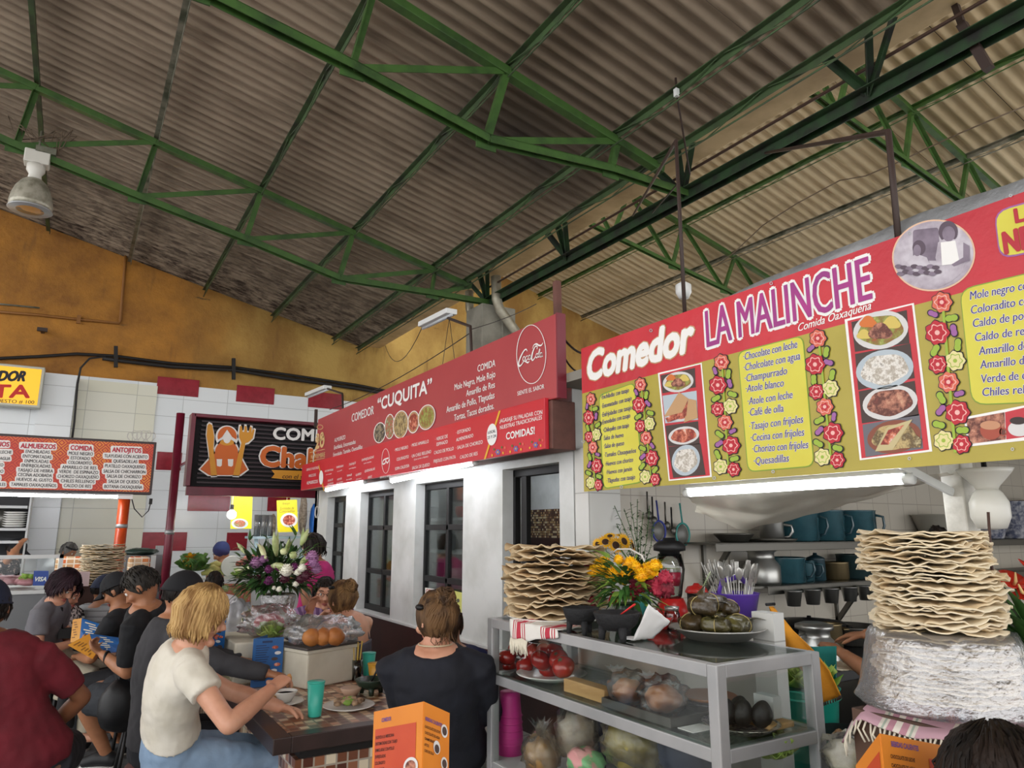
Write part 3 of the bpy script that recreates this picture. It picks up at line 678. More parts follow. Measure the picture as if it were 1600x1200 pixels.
# hanging yellow cards and bulb of that stall
YCARD = mat('card yellow', 'F0E020', .5); INK = mat('ink olive', '8A7420', .6)
YK = 9.6; fk = Fr((0, YK, 0), (1, 0, 0), (0, 0, 1)); z8 = lambda x, y: (250 + x / 4.616, 700 + y / 4.616)
for lab, cs, lines, dish in (('yellow hanging menu card showing a blue bowl, below the black sign', ((518, 348), (668, 342), (660, 582), (508, 582)), (('Desayuno', 548, 385, 610), ('Chocolate', 540, 415, 625), ('con leche', 535, 440, 620), ('o agua', 560, 470, 600)), (575, 545, 60, 36, 'B8C8D8')),
                             ('yellow hanging menu card showing a white plate, right of the other card', ((842, 378), (988, 372), (996, 604), (848, 608)), (('Antojo', 880, 410, 935), ('Enchiladas de', 865, 445, 965), ('Coloradito', 860, 466, 970)), (930, 520, 62, 52, 'E8E8E4'))):
    t = thing('menu_card', lab, 'card', P(*z8(*cs[3]), Y=YK))
    MB().ppoly(fk, [z8(*p) for p in cs], 0, 0, .004).build('card', YCARD, t)
    tx = liner(t, 'lettering', INK, fk, 0, .2, .002)
    for s, a, y, b in lines: tx(s, z8(a, y), z8(b, y - 3), 4.2)
    mb = MB(); cx, cy, rx, ry, col = dish; mb.pring(fk, z8(cx, cy), rx / 4.616, ry / 4.616, .002, 0); mb.pring(fk, z8(cx, cy), rx / 6.5, ry / 6.5, .003, 1)
    mb.build('dish_print', [mat('print ' + col, col, .5), F2 if rx == 60 else F4], t)
    tp = P(*z8((cs[0][0] + cs[1][0]) / 2, cs[0][1]), Y=YK)
    MB().tube([tp, V((tp.x, tp.y, 2.5))], .002, 5).build('string', SW, t)
b = P(362, 804, Y=9.3)
t = thing('light_bulb', 'glowing round bulb hanging on a cord below the black sign', 'lamp', b)
MB().ball(b, .055, 18, 12).build('bulb', mat('lit bulb', 'FFF4E0', .3, emit=12), t)
MB().tube([b + V((0, 0, .05)), b + V((0, 0, .12))], .02, 10).build('socket', BLACKF, t)
MB().tube([b + V((0, 0, .12)), V((b.x, b.y, 2.495))], .004, 6).build('cord', SW, t)
# ================================================================ LEFT STALL WITH THE RED MENU BOARD
YA = 8.5
fa = Fr((0, YA, 0), (1, 0, 0), (0, 0, 1)); za = lambda x, y: (x / 5.4538, 560 + y / 5.4538)
p = P(245, 691, Y=YA); q_ = P(241, 773, Y=YA); xr = p.x; zt = p.z; zb_ = q_.z
t = thing('menu_board', 'wide red menu board headed ALMUERZOS, COMIDA and ANTOJITOS over the left stall', 'sign', (0, YA, zb_))
DKF = mat('dark brown frame', '2E1A18', .4)
MB().bx((-2.6, YA + .002, zb_), (xr, YA + .16, zt)).build('case', DKF, t, bevel=.006)
m = mat('patterned red', 'C22C22', .4); n_ = NT(m); co = n_.co((1, 1, 1))
vo = n_.n('ShaderNodeTexVoronoi', distance='MANHATTAN'); vo.inputs['Scale'].default_value = 9; vo.inputs['Randomness'].default_value = 0
n_.l(n_.co((1, 0, 1)), vo.inputs['Vector']); wv = n_.n('ShaderNodeMath', operation='PINGPONG', i1=.13); n_.l(vo.outputs[0], wv.inputs[0])
big = n_.ramp(n_.noise(co, 1.8, 2), .42, .62)
n_.l(n_.mix(n_.ramp(wv.outputs[0], .05, .075), lin('B8261E'), n_.mix(big, lin('D2441E'), lin('EE9A28'))), n_.b.inputs['Base Color'])
MB().bx((-2.58, YA - .003, zb_ + .025), (xr - .025, YA + .002, zt - .025)).build('printed_face', m, t)
ROWS = [('h', 'ALMUERZOS', 175, 763, 472, 773), ('r', 'ENCHILADAS', 218, 806, 422, 813), ('r', 'ENTOMATADAS', 193, 846, 437, 856), ('r', 'ENMOLADAS', 208, 886, 411, 894), ('r', 'ENFRIJOLADAS', 183, 924, 427, 934), ('r', 'TASAJO DE HEBRA', 150, 963, 450, 975),
        ('r', 'CECINA ADOBADA', 152, 1003, 440, 1013), ('r', 'HUEVOS AL GUSTO', 140, 1043, 440, 1053), ('r', 'TAMALES OAXAQUEÑOS', 92, 1086, 478, 1098),
        ('h', 'COMIDA', 600, 780, 785, 788), ('r', 'MOLE NEGRO', 585, 821, 790, 829), ('r', 'ESTOFADO', 602, 861, 765, 868), ('r', 'COLORADITO', 580, 899, 777, 907), ('r', 'AMARILLO DE RES', 527, 939, 820, 948), ('r', 'VERDE  DE ESPINAZO', 502, 977, 835, 987),
        ('r', 'CHORIZO OAXAQUEÑO', 490, 1017, 838, 1026), ('r', 'CHILES RELLENOS', 517, 1056, 803, 1064), ('r', 'CALDO DE RES', 542, 1096, 775, 1104),
        ('h', 'ANTOJITOS', 955, 797, 1200, 806), ('r', 'TLAYUDAS CON ACIENTO', 887, 843, 1255, 854), ('r', 'QUESADILLAS', 965, 888, 1168, 894), ('r', 'PLATILLO OAXAQUEÑO', 893, 929, 1232, 939), ('r', 'SALSA DE CHICHARRON', 880, 974, 1237, 982),
        ('r', 'SALSA DE CHORIZO', 908, 1016, 1198, 1023), ('r', 'SALSA DE QUESO', 922, 1061, 1180, 1067), ('r', 'BOTANA OAXAQUEÑA', 887, 1104, 1210, 1112),
        ('h', 'DESAYUNOS', -225, 744, 75, 752), ('r', 'CHOCOLATE DE LECHE', -270, 802, 98, 814), ('r', 'CHOCOLATE DE AGUA', -260, 857, 86, 868), ('r', 'ATOLE BLANCO', -210, 913, 26, 922), ('r', 'CHAMPURRADO', -220, 968, 26, 976), ('r', 'CAFE DE OLLA', -230, 1025, 2, 1033), ('r', 'CAFE CON TAMALES', -270, 1078, 44, 1088)]
th_ = liner(t, 'heading', mat('heading crimson', 'C01838', .5), fa, .03, c=.007); tr_ = liner(t, 'dish_line', mat('ink black', '1E1A1E', .5), fa, .018, c=.007)
for i, (k, s, x0, y0, x1, y1) in enumerate(ROWS):
    h = 40 if k == 'h' else 28; d = 13
    MB().prr(fa, za(x0 - d, y0 - h - d), za(x1 + d, y1 - h - d), za(x1 + d, y1 + d), za(x0 - d, y0 + d), .022, .0040 + (i % 2) * .0006).build('white_backing', SW, t)
    (th_ if k == 'h' else tr_)(s, za(x0, y0), za(x1, y1), h / 5.4538)
tubelamp('bright tube lamp under the red menu board of the left stall', (-2.4, YA + .05, zb_ - .03), (P(205, 775, Y=YA).x, YA + .05, zb_ - .03), .014, .012, .06, m=TUBEB)
xp = P(187, 850, Y=YA + .1).x
t = thing('post', 'orange steel post under the right end of the red menu board', 'post', (xp, YA + .1, 0))
ORP = mat('orange steel', 'C2481A', .35, c2='A83C16', vs=4)
MB().tube([(xp, YA + .1, 0), (xp, YA + .1, zb_ - .03)], .055, 16).build('tube', ORP, t)
MB().tube([(xp, YA + .1, 1.62), (xp, YA + .1, 1.66)], .058, 16).build('band', SILVER, t)
MB().bx((xp - .07, YA + .02, zb_ - .05), (xp + .07, YA + .16, zb_)).build('top_bracket', SW, t)
# yellow light box sign
YQ = YW - .45; fq = Fr((0, YQ, 0), (1, 0, 0), (0, 0, 1))
p = P(71, 574, Y=YQ); q_ = P(64, 638, Y=YQ)
t = thing('light_box', 'yellow light box reading COMEDOR and PUESTO # 100 on the tiled wall at left', 'sign', (p.x, YQ, q_.z))
MB().bx((-2.4, YQ + .002, q_.z), (p.x, YQ + .16, p.z)).build('case', mat('brushed case', 'B8B8AC', .4, .3), t, bevel=.01)
YLB = mat('light box yellow', 'EFB428', .4, emit=.25)
MB().bx((-2.37, YQ - .004, q_.z + .035), (p.x - .035, YQ + .002, p.z - .035)).build('face', YLB, t)
tx = liner(t, 'lettering', mat('ink navy', '14141E', .5), fq, c=.006)
tx('COMEDOR', za(-330, 186), za(207, 192), 15.5, .05, .25); tx('TA', za(-70, 330), za(248, 334), 19.5, .04, 0, m=mat('ink scarlet', 'D02418', .5)); tx('PUESTO # 100', za(-60, 374), za(290, 388), 5.4, .01)
tubelamp('unseen tube lamp added on the shop ceiling to brighten the inside', (3.4, 4.2, 2.25), (3.4, 6.8, 2.25), .016, .03, .06)  # added lamp, not in view, to brighten the shop interior
tubelamp('second unseen tube lamp added on the shop ceiling to brighten its wall', (4.5, 5.2, 2.25), (4.5, 7.8, 2.25), .016, .03, .06)  # another added lamp, lifting the dark far wall of the shop
# ================================================================ STALL ON THE RIGHT: BANNER
XM = 2.2
fb = Fr((XM, 0, 0), (0, -1, 0), (0, 0, 1)); b6 = lambda x, y: (880 + x / 3.158, 400 + y / 3.158); b7 = lambda x, y: (1200 + x / 2.4, 270 + y / 2.4)
bn = thing('banner', 'big vinyl banner reading Comedor LA MALINCHE with menu lists over the right stall', 'banner', (XM, 1.9, 1.79))
BRED = mat('banner red', 'CE2130', .4, c2='BC1A2C', vs=2, bump=.15, bs=5, bd=.05); BOL = mat('banner olive', 'B4A43A', .4, c2='A89832', vs=2, bump=.1, bs=5, bd=.05)
yl = P(908, 545, X=XM).y; zt = P(908, 545, X=XM).z; zb_ = P(915, 768, X=XM).z; zm = P(910, 615, X=XM).z; yr = .28
WAVE = lambda y, z: .006 * math.sin(y * 9 + z * 3) * 0
for nm, a, b, m in (('red_band', zm, zt, BRED), ('olive_panel', zb_, zm, BOL)):
    MB().bx((XM, yr, a), (XM + .006, yl, b)).build(nm, m, bn)
MB().bx((XM + .01, yr, zb_ + .02), (XM + .04, yl - .01, zb_ + .06)).bx((XM + .01, yr, zt - .06), (XM + .04, yl - .01, zt - .02)).bx((XM + .01, yl - .05, zb_ + .02), (XM + .04, yl - .01, zt - .02)).build('backing_frame', SILVER, bn)
BW = mat('banner white', 'F4F2EE', .45); PLUM = mat('lettering magenta', 'B02C86', .45, c2='982A80', vs=6); BTAN = mat('lettering tan', 'C49A70', .5)
NAVYI = mat('lettering indigo', '3C3280', .5); LIME = mat('list panel yellow', 'DCD448', .45, c2='D4C83C', vs=3); LEAF = mat('print leaf bright', '7CA030', .5)
for bo, c, m, nm in ((.07, .0012, BTAN, 'lettering_outline'), (.045, .002, BW, 'lettering')):
    MB().text(fb, 'Comedor', (921 - bo * 20, 594), (1084 + bo * 20, 546), 43, bo, .22, c).build(nm, m, bn)
for s, a, b in (('LA', (1105.5, 543), (1144, 531)), ('MALINCHE', (1155.5, 528), (1363, 467))):
    for bo, c, m, nm in ((.05, .0012, BW, 'name_outline'), (.016, .0022, PLUM, 'name_lettering')):
        d = (bo - .016) * 18
        MB().text(fb, s, (a[0] - d, a[1] + d * .6), (b[0] + d, b[1] + d * .6), 58 + d * 1.4, bo, 0, c + .001 * (m is PLUM)).build(nm, m, bn)
MB().text(fb, 'Comida Oaxaqueña', (1248, 518), (1362, 483), 12, .015, .35, .002).build('tagline', BW, bn)
# list panels
for k, (cs, rows, h) in enumerate((((b6(180, 690), b6(350, 628), b6(392, 1112), b6(203, 1146)), (('·Enchiladas con tasajo', 190, 708, 327, 672), ('·Entomatadas con tasajo', 193, 752, 340, 712), ('·Enfrijoladas con tasajo', 193, 795, 340, 758), ('·Enmoladas con tasajo', 193, 832, 333, 797), ('·Chilaquiles con tasajo', 200, 870, 327, 845),
        ('·Salsa de huevo', 200, 910, 300, 893), ('·Salsa de queso', 203, 950, 303, 933), ('·Tamales Oaxaqueños', 205, 993, 362, 970), ('·Huevos con chorizo', 210, 1037, 347, 1015), ('·Huevos con jamón', 215, 1078, 342, 1060), ('·Tlayudas con tasajo', 218, 1120, 357, 1100)), 7),
      ((b6(865, 478), b7(130, 612), b7(172, 1098), b6(915, 1062)), (('·Chocolate con leche', 893, 515, 1158, 452), ('·Cholcolate con agua', 895, 568, 1172, 510), ('·Champurrado', 900, 622, 1108, 583), ('·Atole blanco', 905, 673, 1092, 643), ('·Atole con leche', 915, 735, 1135, 701), ('·Café de olla', 918, 790, 1090, 768),
        ('·Tasajo con frijoles', 923, 858, 1188, 822), ('·Cecina con frijoles', 930, 915, 1193, 886), ('·Chorizo con frijoles', 938, 970, 1213, 948), ('·Quesadillas', 945, 1030, 1118, 1014)), 11.5))):
    MB().prr(fb, *[(p[0] + (1.3 if i in (1, 2) else -1.3), p[1] + (1.6 if i > 1 else -1.6)) for i, p in enumerate(cs)], .035, .0012).build('list_border', LEAF, bn)
    MB().prr(fb, *cs, .033, .0018).build('list_panel', LIME, bn)
    for bo, c, m, nm in ((.04, .0024, BW, 'line_outline'), (.015, .0032, NAVYI, 'dish_line')) if k else ((.015, .003, NAVYI, 'dish_line'),):
        for s, x0, y0, x1, y1 in rows:
            MB().text(fb, s, b6(x0, y0), b6(x1, y1), h, bo, .2, c).build(nm, m, bn)
cs = (b7(722, 440), (1690, 408), (1690, 625), b7(768, 868))
MB().prr(fb, *[(p[0] - 1.4 if i in (0, 3) else p[0], p[1] + (1.6 if i > 1 else -1.6)) for i, p in enumerate(cs)], .04, .0012).build('list_border', LEAF, bn)
MB().prr(fb, *cs, .038, .0018).build('list_panel', LIME, bn)
for s, x0, y0, n in (('Mole negro con arroz', 760, 477, 142), ('Coloradito con pollo', 765, 530, 140), ('Caldo de pollo', 772, 580, 96), ('Caldo de res', 780, 633, 84), ('Amarillo de res', 793, 684, 104), ('Amarillo de pollo', 798, 735, 118), ('Verde de espinazo', 805, 788, 122), ('Chiles rellenos', 808, 838, 106)):
    a = b7(x0, y0); sl = -.19 + (y0 - 477) / 361 * .12
    for bo, c, m, nm in ((.04, .0024, BW, 'line_outline'), (.015, .003, NAVYI, 'dish_line')): MB().text(fb, s, a, (a[0] + n, a[1] + n * sl), 13, bo, .2, c).build(nm, m, bn)
# embroidered flower columns
FK = mat('print black', '1E1418', .5); FR = mat('print rose red', 'C0182C', .5); FP = mat('print salmon', 'DC6A50', .5); FC = mat('print cream', 'E8DC9C', .5); FV = mat('print violet', 'A060A0', .5); FG = mat('print lime', '9CB838', .5)
def flowers(cols):
    for zf, sx, items, spine in cols:
        mb = MB()
        mb.stroke(fb, [zf(*p) for p in spine], .008, .0042, 5)
        outl = []
        for kind, x, y, r in items:
            c = zf(x, y); R = r / (3.158 if zf is b6 else 2.4)
            pet = (lambda t: 1 + .1 * math.cos(7 * t)) if kind in 'rpc' else (lambda t, q=x: 1 + .38 * math.cos(2 * (t + q)))
            mb.pring(fb, c, R * sx + 1.6, R + 1.6, .0030, 0, wob=pet)
            col = {'r': 1, 'p': 2, 'c': 3, 'v': 4, 'g': 5}[kind]
            mb.pring(fb, c, R * sx, R, .0046, col, wob=pet)
            if kind in 'rpc':
                hi = {1: 2, 2: 6, 3: 5}[col]
                mb.pring(fb, c, R * sx * .72, R * .72, .0050, hi if kind != 'r' else 6, w=R * .1, wob=lambda t: 1 + .16 * math.cos(6 * t))
                mb.pring(fb, c, R * sx * .45, R * .45, .0053, 1 if kind != 'c' else 3, wob=lambda t: 1 + .2 * math.cos(5 * t)); mb.pring(fb, c, R * sx * .22, R * .22, .0056, 6 if kind != 'c' else 5, n=12)
        mb.build('flower_column', [FK, FR, FP, FC, FV, FG, mat('print blush', 'F0B8B0', .5)], bn)
def half(x, dx, y, k, lean, flip):
    o = []
    for kind, ox, oy, r in (('p', 0, 0, 32), ('v', -32 * flip, 38, 12), ('g', 28 * flip, 52, 15), ('r', -22 * flip, 100, 38), ('v', 32 * flip, 92, 14), ('g', 42 * flip, 140, 15), ('g', -34 * flip, 158, 15), ('c', 30 * flip, 192, 31), ('r', -28 * flip, 204, 29)):
        o.append((kind, x + dx * ox * k + lean * oy, y + oy * k, r * k))
    return o
def column(zf, sx, top, bot, k, flips=(1, -1)):
    (x0, y0), (x1, y1) = top, bot; H = (y1 - y0); lean = (x1 - x0) / H
    h = H / 2; kk = h / 262
    items = half(x0, sx, y0 + 30 * kk, kk, lean, flips[0]) + half(x0 + lean * h, sx, y0 + h + 30 * kk, kk, lean, flips[1])
    return (zf, sx, items, [(x0, y0 + 10), (x0 + lean * h * .6, y0 + h * .6), (x0 + lean * h, y0 + h), (x0 + lean * h * 1.5, y0 + h * 1.5), (x1, y1)])
flowers([column(b6, .72, (140, 680), (160, 1155), 1), column(b6, .8, (385, 605), (440, 1130), 1), column(b6, .95, (785, 490), (820, 1085), 1), column(b7, .95, (190, 592), (242, 1105), 1), column(b7, 1.0, (655, 452), (705, 1050), 1)])
# food photographs printed on the banner
def strip(c4, plates):
    MB().ppoly(fb, c4, .0014).build('photo_border', BW, bn)
    cx = sum(p[0] for p in c4) / 4; cy = sum(p[1] for p in c4) / 4
    MB().ppoly(fb, [(cx + (x - cx) * .93, cy + (y - cy) * .975) for x, y in c4], .0020).build('photo_red_frame', BRED, bn)
    for q4, bgm, (c, rx, ry, pm), fm in plates:
        mb = MB(); mb.ppoly(fb, q4, .0026, 0); mb.pring(fb, c, rx, ry, .0032, 1, sh=.1); mb.pring(fb, c, rx * .92, ry * .9, .0036, 1, w=.6, sh=.1); mb.pring(fb, c, rx * .82, ry * .76, .0040, 2, sh=.1, wob=lambda t: 1 + .05 * math.sin(5 * t))
        if fm is F5:   # chunks on the stew plate
            for dx, dy, r, k in ((-.45, -.4, .3, 3), (-.6, .25, .25, 4), (.4, -.35, .32, 4), (0, .1, .42, 5)): mb.pring(fb, (c[0] + rx * dx, c[1] + ry * dy), rx * r, ry * r, .0044 + .0002 * k, k, wob=lambda t: 1 + .15 * math.sin(3 * t))
        mb.build('dish_photo', [bgm, pm, fm, mat('print carrot', 'D8742C', .5), mat('print corn', 'D8C060', .5), F6], bn)
DKP = mat('print dark', '4A3A36', .6); PWH = mat('print plate', 'DAD8D6', .5); PBL = mat('print pale blue', 'B8C4CC', .5)
B = lambda *p: [b6(*x) for x in p]; G = lambda *p: [b7(*x) for x in p]
strip(B((468, 578), (685, 527), (735, 1090), (522, 1110)), (
    (B((483, 590), (652, 552), (656, 648), (492, 678)), DKP, (b6(570, 622), 24, 16, PWH), F5), (B((492, 690), (660, 665), (668, 808), (506, 826)), PBL, (b6(585, 770), 24, 14, PWH), F4),
    (B((506, 838), (668, 815), (676, 928), (520, 940)), DKP, (b6(598, 886), 24, 14, PWH), F4), (B((520, 942), (680, 925), (705, 1080), (545, 1095)), DKP, (b6(608, 1008), 22, 24, PBL), F7)))
mb = MB()
for i, q4 in enumerate((B((500, 795), (575, 672), (622, 705), (590, 772)), B((622, 705), (660, 712), (668, 800), (600, 822)))): mb.ppoly(fb, q4, .0046 + .0004 * i, 0)
mb.ppoly(fb, B((508, 800), (590, 772), (620, 712), (612, 790), (520, 822)), .0054, 1); mb.build('sandwich_photo', [mat('print bread', 'C49A6C', .5), F4], bn)
strip(G((288, 550), (548, 488), (617, 1045), (345, 1078)), (
    (G((314, 560), (522, 515), (532, 640), (328, 672)), DKP, (b7(425, 590), 43, 30, PWH), F5), (G((328, 680), (535, 640), (552, 770), (340, 815)), DKP, (b7(440, 738), 45, 31, PBL), F7),
    (G((342, 820), (552, 780), (568, 910), (354, 940)), DKP, (b7(460, 862), 43, 27, PWH), F6), (G((356, 945), (570, 905), (584, 1035), (368, 1066)), mat('print slate', '6A6870', .5), (b7(475, 990), 42, 26, mat('print plate brown', '8A4A34', .5)), F3)))
mb = MB(); mb.ppoly(fb, G((405, 1045), (450, 955), (545, 925), (470, 1040)), .0050); mb.ppoly(fb, G((425, 1020), (455, 965), (515, 945), (455, 1020)), .0054, 1); mb.ppoly(fb, G((480, 1035), (530, 960), (580, 1000), (575, 1030)), .0050, 2); mb.build('tamal_photo', [mat('print husk', 'C8B888', .5), F4, F3], bn)
MB().ppoly(fb, [b7(735, 917), (1680, 618), (1680, 680), b7(750, 1027)], .0014).build('photo_border', BW, bn)
mb = MB(); mb.ppoly(fb, [b7(745, 924), b7(888, 898), b7(893, 1000), b7(757, 1017)], .002, 0); mb.pring(fb, b7(838, 965), 17, 15, .003, 1); mb.pring(fb, b7(836, 947), 16, 7, .0036, 2); mb.pring(fb, b7(884, 972), 6, 7, .003, 1, w=2); mb.build('mug_photo', [F6, mat('print clay', 'A84A34', .5), mat('print cocoa', 'C8906C', .5)], bn)
mb = MB(); mb.ppoly(fb, [b7(890, 898), (1680, 618), (1680, 672), b7(895, 1000)], .002, 0); mb.pring(fb, b7(945, 960), 18, 12, .003, 1); mb.pring(fb, b7(940, 930), 13, 6, .0036, 2); mb.build('cup_photo', [BRED, PWH, mat('print coffee', '30201C', .5)], bn)
# oval picture and yellow plate at the right end
mb = MB(); c = b7(622, 310); SEP = mat('print sepia pale', 'CFC8D0', .5, c2='A89CA8', vs=14); SE2 = mat('print sepia mid', '8A7C8C', .5, c2='6E6070', vs=14); SE3 = mat('print sepia dark', '5A4A58', .5)
mb.pring(fb, c, 65, 56, .0014, 0, sh=.05, n=48); mb.pring(fb, c, 62.5, 53.5, .002, 1, sh=.05, n=48)
mb.build('oval_picture', [mat('oval rim', 'E8C0A0', .5), SEP], bn)
mb = MB(); k = b7
mb.prr(fb, k(545, 215), k(640, 205), k(650, 330), k(545, 330), .01, .0024, 1)
mb.ppoly(fb, G((600, 400), (640, 352), (690, 350), (742, 335), (730, 375), (690, 408), (640, 432)), .003, 0)
mb.pring(fb, k(568, 282), 10, 12, .0034, 2); mb.pring(fb, k(562, 292), 6, 9, .0038, 1); mb.ppoly(fb, G((530, 320), (560, 305), (598, 318), (612, 350), (540, 352), (522, 335)), .0036, 0)
mb.pring(fb, k(678, 222), 15, 17, .0034, 2); mb.pring(fb, k(680, 230), 10, 12, .0038, 1); mb.ppoly(fb, G((640, 262), (660, 250), (712, 250), (756, 270), (762, 330), (720, 350), (680, 345), (640, 350), (630, 320)), .0036, 0)
mb.ppoly(fb, G((650, 262), (705, 255), (722, 340), (655, 348)), .004, 3); mb.ppoly(fb, G((735, 262), (758, 275), (760, 330), (700, 352), (690, 345), (735, 318)), .0042, 1)
for i in range(16): x = 492 + (i % 8) * 20 + (i // 8) * 8; mb.pring(fb, k(x, 352 + (i // 8) * 20 + (i % 3) * 4), 6, 3.4, .0042 + .0001 * i, 1 + (i % 2), n=14)
mb.build('cooks_at_table_print', [SEP, SE2, SE3, BW], bn)
MB().prr(fb, (1553, 330), (1700, 288), (1706, 375), (1562, 406), .04, .0014).build('plate_border', FV, bn); MB().prr(fb, (1555.5, 332), (1700, 291), (1704, 372), (1564, 403), .038, .002).build('yellow_plate', LIME, bn)
tx = liner(bn, 'plate_lettering', mat('plate red', 'B82030', .5), fb, .04)
tx('LA', b7(932, 188), (1630, 338), 22); tx('NEGRA', b7(893, 304), (1690, 366), 34)
for i, p in enumerate(((1018, 516.5), (1206, 443), (1422, 365), (1580, 306), (972, 761), (1117, 747), (1209, 737), (1422, 716.5), (1583, 702), (912, 690))):
    MB().pring(fb, p, 2.6, 2.6, .004, w=1.1, n=14).build('eyelet', SILVER, bn)
# grey tarpaulin roof edge behind the banner
TARP = mat('grey tarpaulin', '8E9092', .5, c2='A8AAAC', vs=6, bump=.5, bs=9, bd=.05)
def tf(u, v):
    y = yl - .12 - (yl - .12 - .2) * u; x = XM + .03 + .9 * v
    hgt = .04 + .085 * min(1, u * 1.6) + .02 * nz(u * 9, v * 5, 1)
    return V((x, y, zt - .03 + hgt * min(1, v * 30) - .05 * v))
tag(MB().grid(tf, 40, 12).build('tarpaulin', TARP, solid=.004), 'grey tarpaulin lying over the stall roof behind the big menu banner', 'tarpaulin')
# rods the banner hangs from
RROD = mat('rust rod', '3A2A24', .6)
def rod(label, pts, r=.01): return tag(MB().tube(pts, r, 8).build('hanger_rod', RROD), label, 'rod')
XG = XM + .05
a = P(1400, 352, X=XG); tp = P(1388, 206, X=XG)
rod('thin brown hanger rod rising from the banner near the oval picture, bent to the girder', [V((XG, a.y, zt - .1)), tp, V((XB - .0, 3.2, ZB + .0))], .011)
a = P(1070, 490, X=XG); rod('thin brown hanger rod rising from the banner above the word Comedor', [V((XG, a.y, zt - .1)), V((XG, a.y, 3.4)), V((XB - .1, 4.6, ZB + .02))], .009)
t = thing('bracket', 'dark hooked steel bracket hanging under the girder at upper right', 'bracket', P(1510, 60, X=4.25))
pp = [P(1490, 0, X=4.25), P(1503, 38, X=4.25), P(1545, 108, X=4.25)]
MB().bar(pp[0] + (pp[0] - pp[1]) * .6, pp[1], .035, .035).build('upper_arm', RROD, t); MB().bar(pp[1], pp[2], .05, .05).build('hook_arm', RROD, t)
# tube lamp and milky plastic film under the banner
tubelamp('long bright tube lamp under the big menu banner', P(1076, 770, X=XM + .12), P(1418, 748, X=XM + .12), .017, .03, .05)
FILM = clear('milky film', 'F4F2EA', .1, .2, .5, .3, 8, 'ECE6D4')
fp = lambda x, y, X: P(x, y, X=X)
TOP = [fp(1062, 772, XM + .18), fp(1180, 764, XM + .18), fp(1320, 754, XM + .18), fp(1480, 738, XM + .18)]
BOT = [fp(1085, 800, XM + .3), fp(1165, 829, XM + .5), fp(1310, 793, XM + .6), fp(1478, 744, XM + .3)]
def lerp4(A, u):
    i = min(2, int(u * 3)); f = u * 3 - i; return A[i] * (1 - f) + A[i + 1] * f
def ff(u, v):
    p = lerp4(TOP, u) * (1 - v) + lerp4(BOT, u) * v; return p + V((.05 * math.sin(v * 3.1) + .015 * nz(u * 8, v * 6, 2), 0, .012 * nz(u * 9, v * 4, 7)))
tag(MB().grid(ff, 40, 14).build('plastic_film', FILM), 'milky plastic film sagging behind the tube lamp under the banner', 'film')
# white post behind the tall tortilla stack
t = thing('post', 'white painted post rising behind the tallest stack of flatbreads', 'post', (2.5, 1.24, 0))
yp = P(1500, 780, X=2.5).y
MB().bx((2.46, yp - .035, 0), (2.54, yp + .035, 1.88)).build('shaft', mat('worn white paint', 'CFCCC2', .6, c2='A8A498', vs=9, bump=.2), t, bevel=.006)
MB().bar(V((2.46, yp, 1.72)), V((2.24, yp + .08, 1.83)), .012, .025).build('brace', WHITEP, t)
t = thing('wall_lamp', 'white covered lamp hanging at the right of the white post', 'lamp', P(1545, 780, X=2.45))
c = P(1545, 785, X=2.45); OPAL = mat('opal lamp white', 'D2D0C6', .35)
MB().lathe([(0, -.085), (.04, -.08), (.055, -.045), (.055, .0), (.04, .03), (.03, .04)], c, 20).build('lower_cover', OPAL, t)
MB().lathe([(.03, .04), (.035, .05), (.07, .09), (.08, .105), (.0, .105)], c, 20).build('top_shade', OPAL, t)
MB().tube([c + V((0, 0, .1)), c + V((0, 0, .2))], .008, 8).build('stem', BLACKF, t)
# ================================================================ KITCHEN
YK2 = 3.27
KT = tiles('kitchen tiles', 'C9C2B4', 'A39A8C', .2, .2, .003, 'C2BAAA', 'XZ', .2, .3)
struct(MB().bx((XF + .14, YK2 - .02, 0), (9.5, YK2 + .05, 2.45)).build('wall_kitchen', KT))
struct(MB().bx((XF - .005, YK2 - .14, 0), (2.62, YK2 - .02, 2.05)).build('trim_23', tiles('pillar tiles', 'CFCFCA', 'A8A8A2', .3, .3, .003, plane='XZ')))
STEEL = mat('stainless steel', 'B4B2AC', .35, .7); DSTEEL = mat('dull steel', '6A6862', .4, .8); TEAL = mat('teal enamel', '36606A', .22, c2='2A4A54', vs=6, coat=.5); BLKP = mat('black pan', '1C1C1E', .4, .3)
BRASSY = mat('tarnished pot', '8A7A5A', .35, .8); ALU = mat('aluminium pot', 'B0B0AC', .32, .9)
zk = lambda x, y: (1100 + x / 4.2867, 780 + y / 4.2867)
YS = 2.97
s1 = P(1115, 845, Y=YS).z; s2 = P(1210, 915, Y=YS).z
X1 = P(1114, 845, Y=YS).x; X2 = P(1196, 918, Y=YS).x
for nm, x0, z, lab in (('wall_shelf', X1, s1 - .012, 'upper steel wall shelf of the kitchen with teal pots'), ('wall_shelf', X2, s2, 'lower steel wall shelf of the kitchen with small tins below')):
    t = thing(nm, lab, 'shelf', (x0, YS, z))
    MB().bx((x0, YS - .02, z - .012), (9, YK2 - .02, z)).bx((x0, YS - .02, z - .05), (9, YS - .015, z)).build('board', DSTEEL, t, bevel=.003)
    for x in ((x0 + .2, 5.3, 7.5) if z > 1.4 else (x0 + 1.05, 6)): MB().bar((x, YK2 - .02, z - .3), (x, YS + .05, z - .02), .02, .03).bar((x, YK2 - .03, z - .3), (x, YK2 - .03, z), .02, .02).build('bracket', DSTEEL, t)
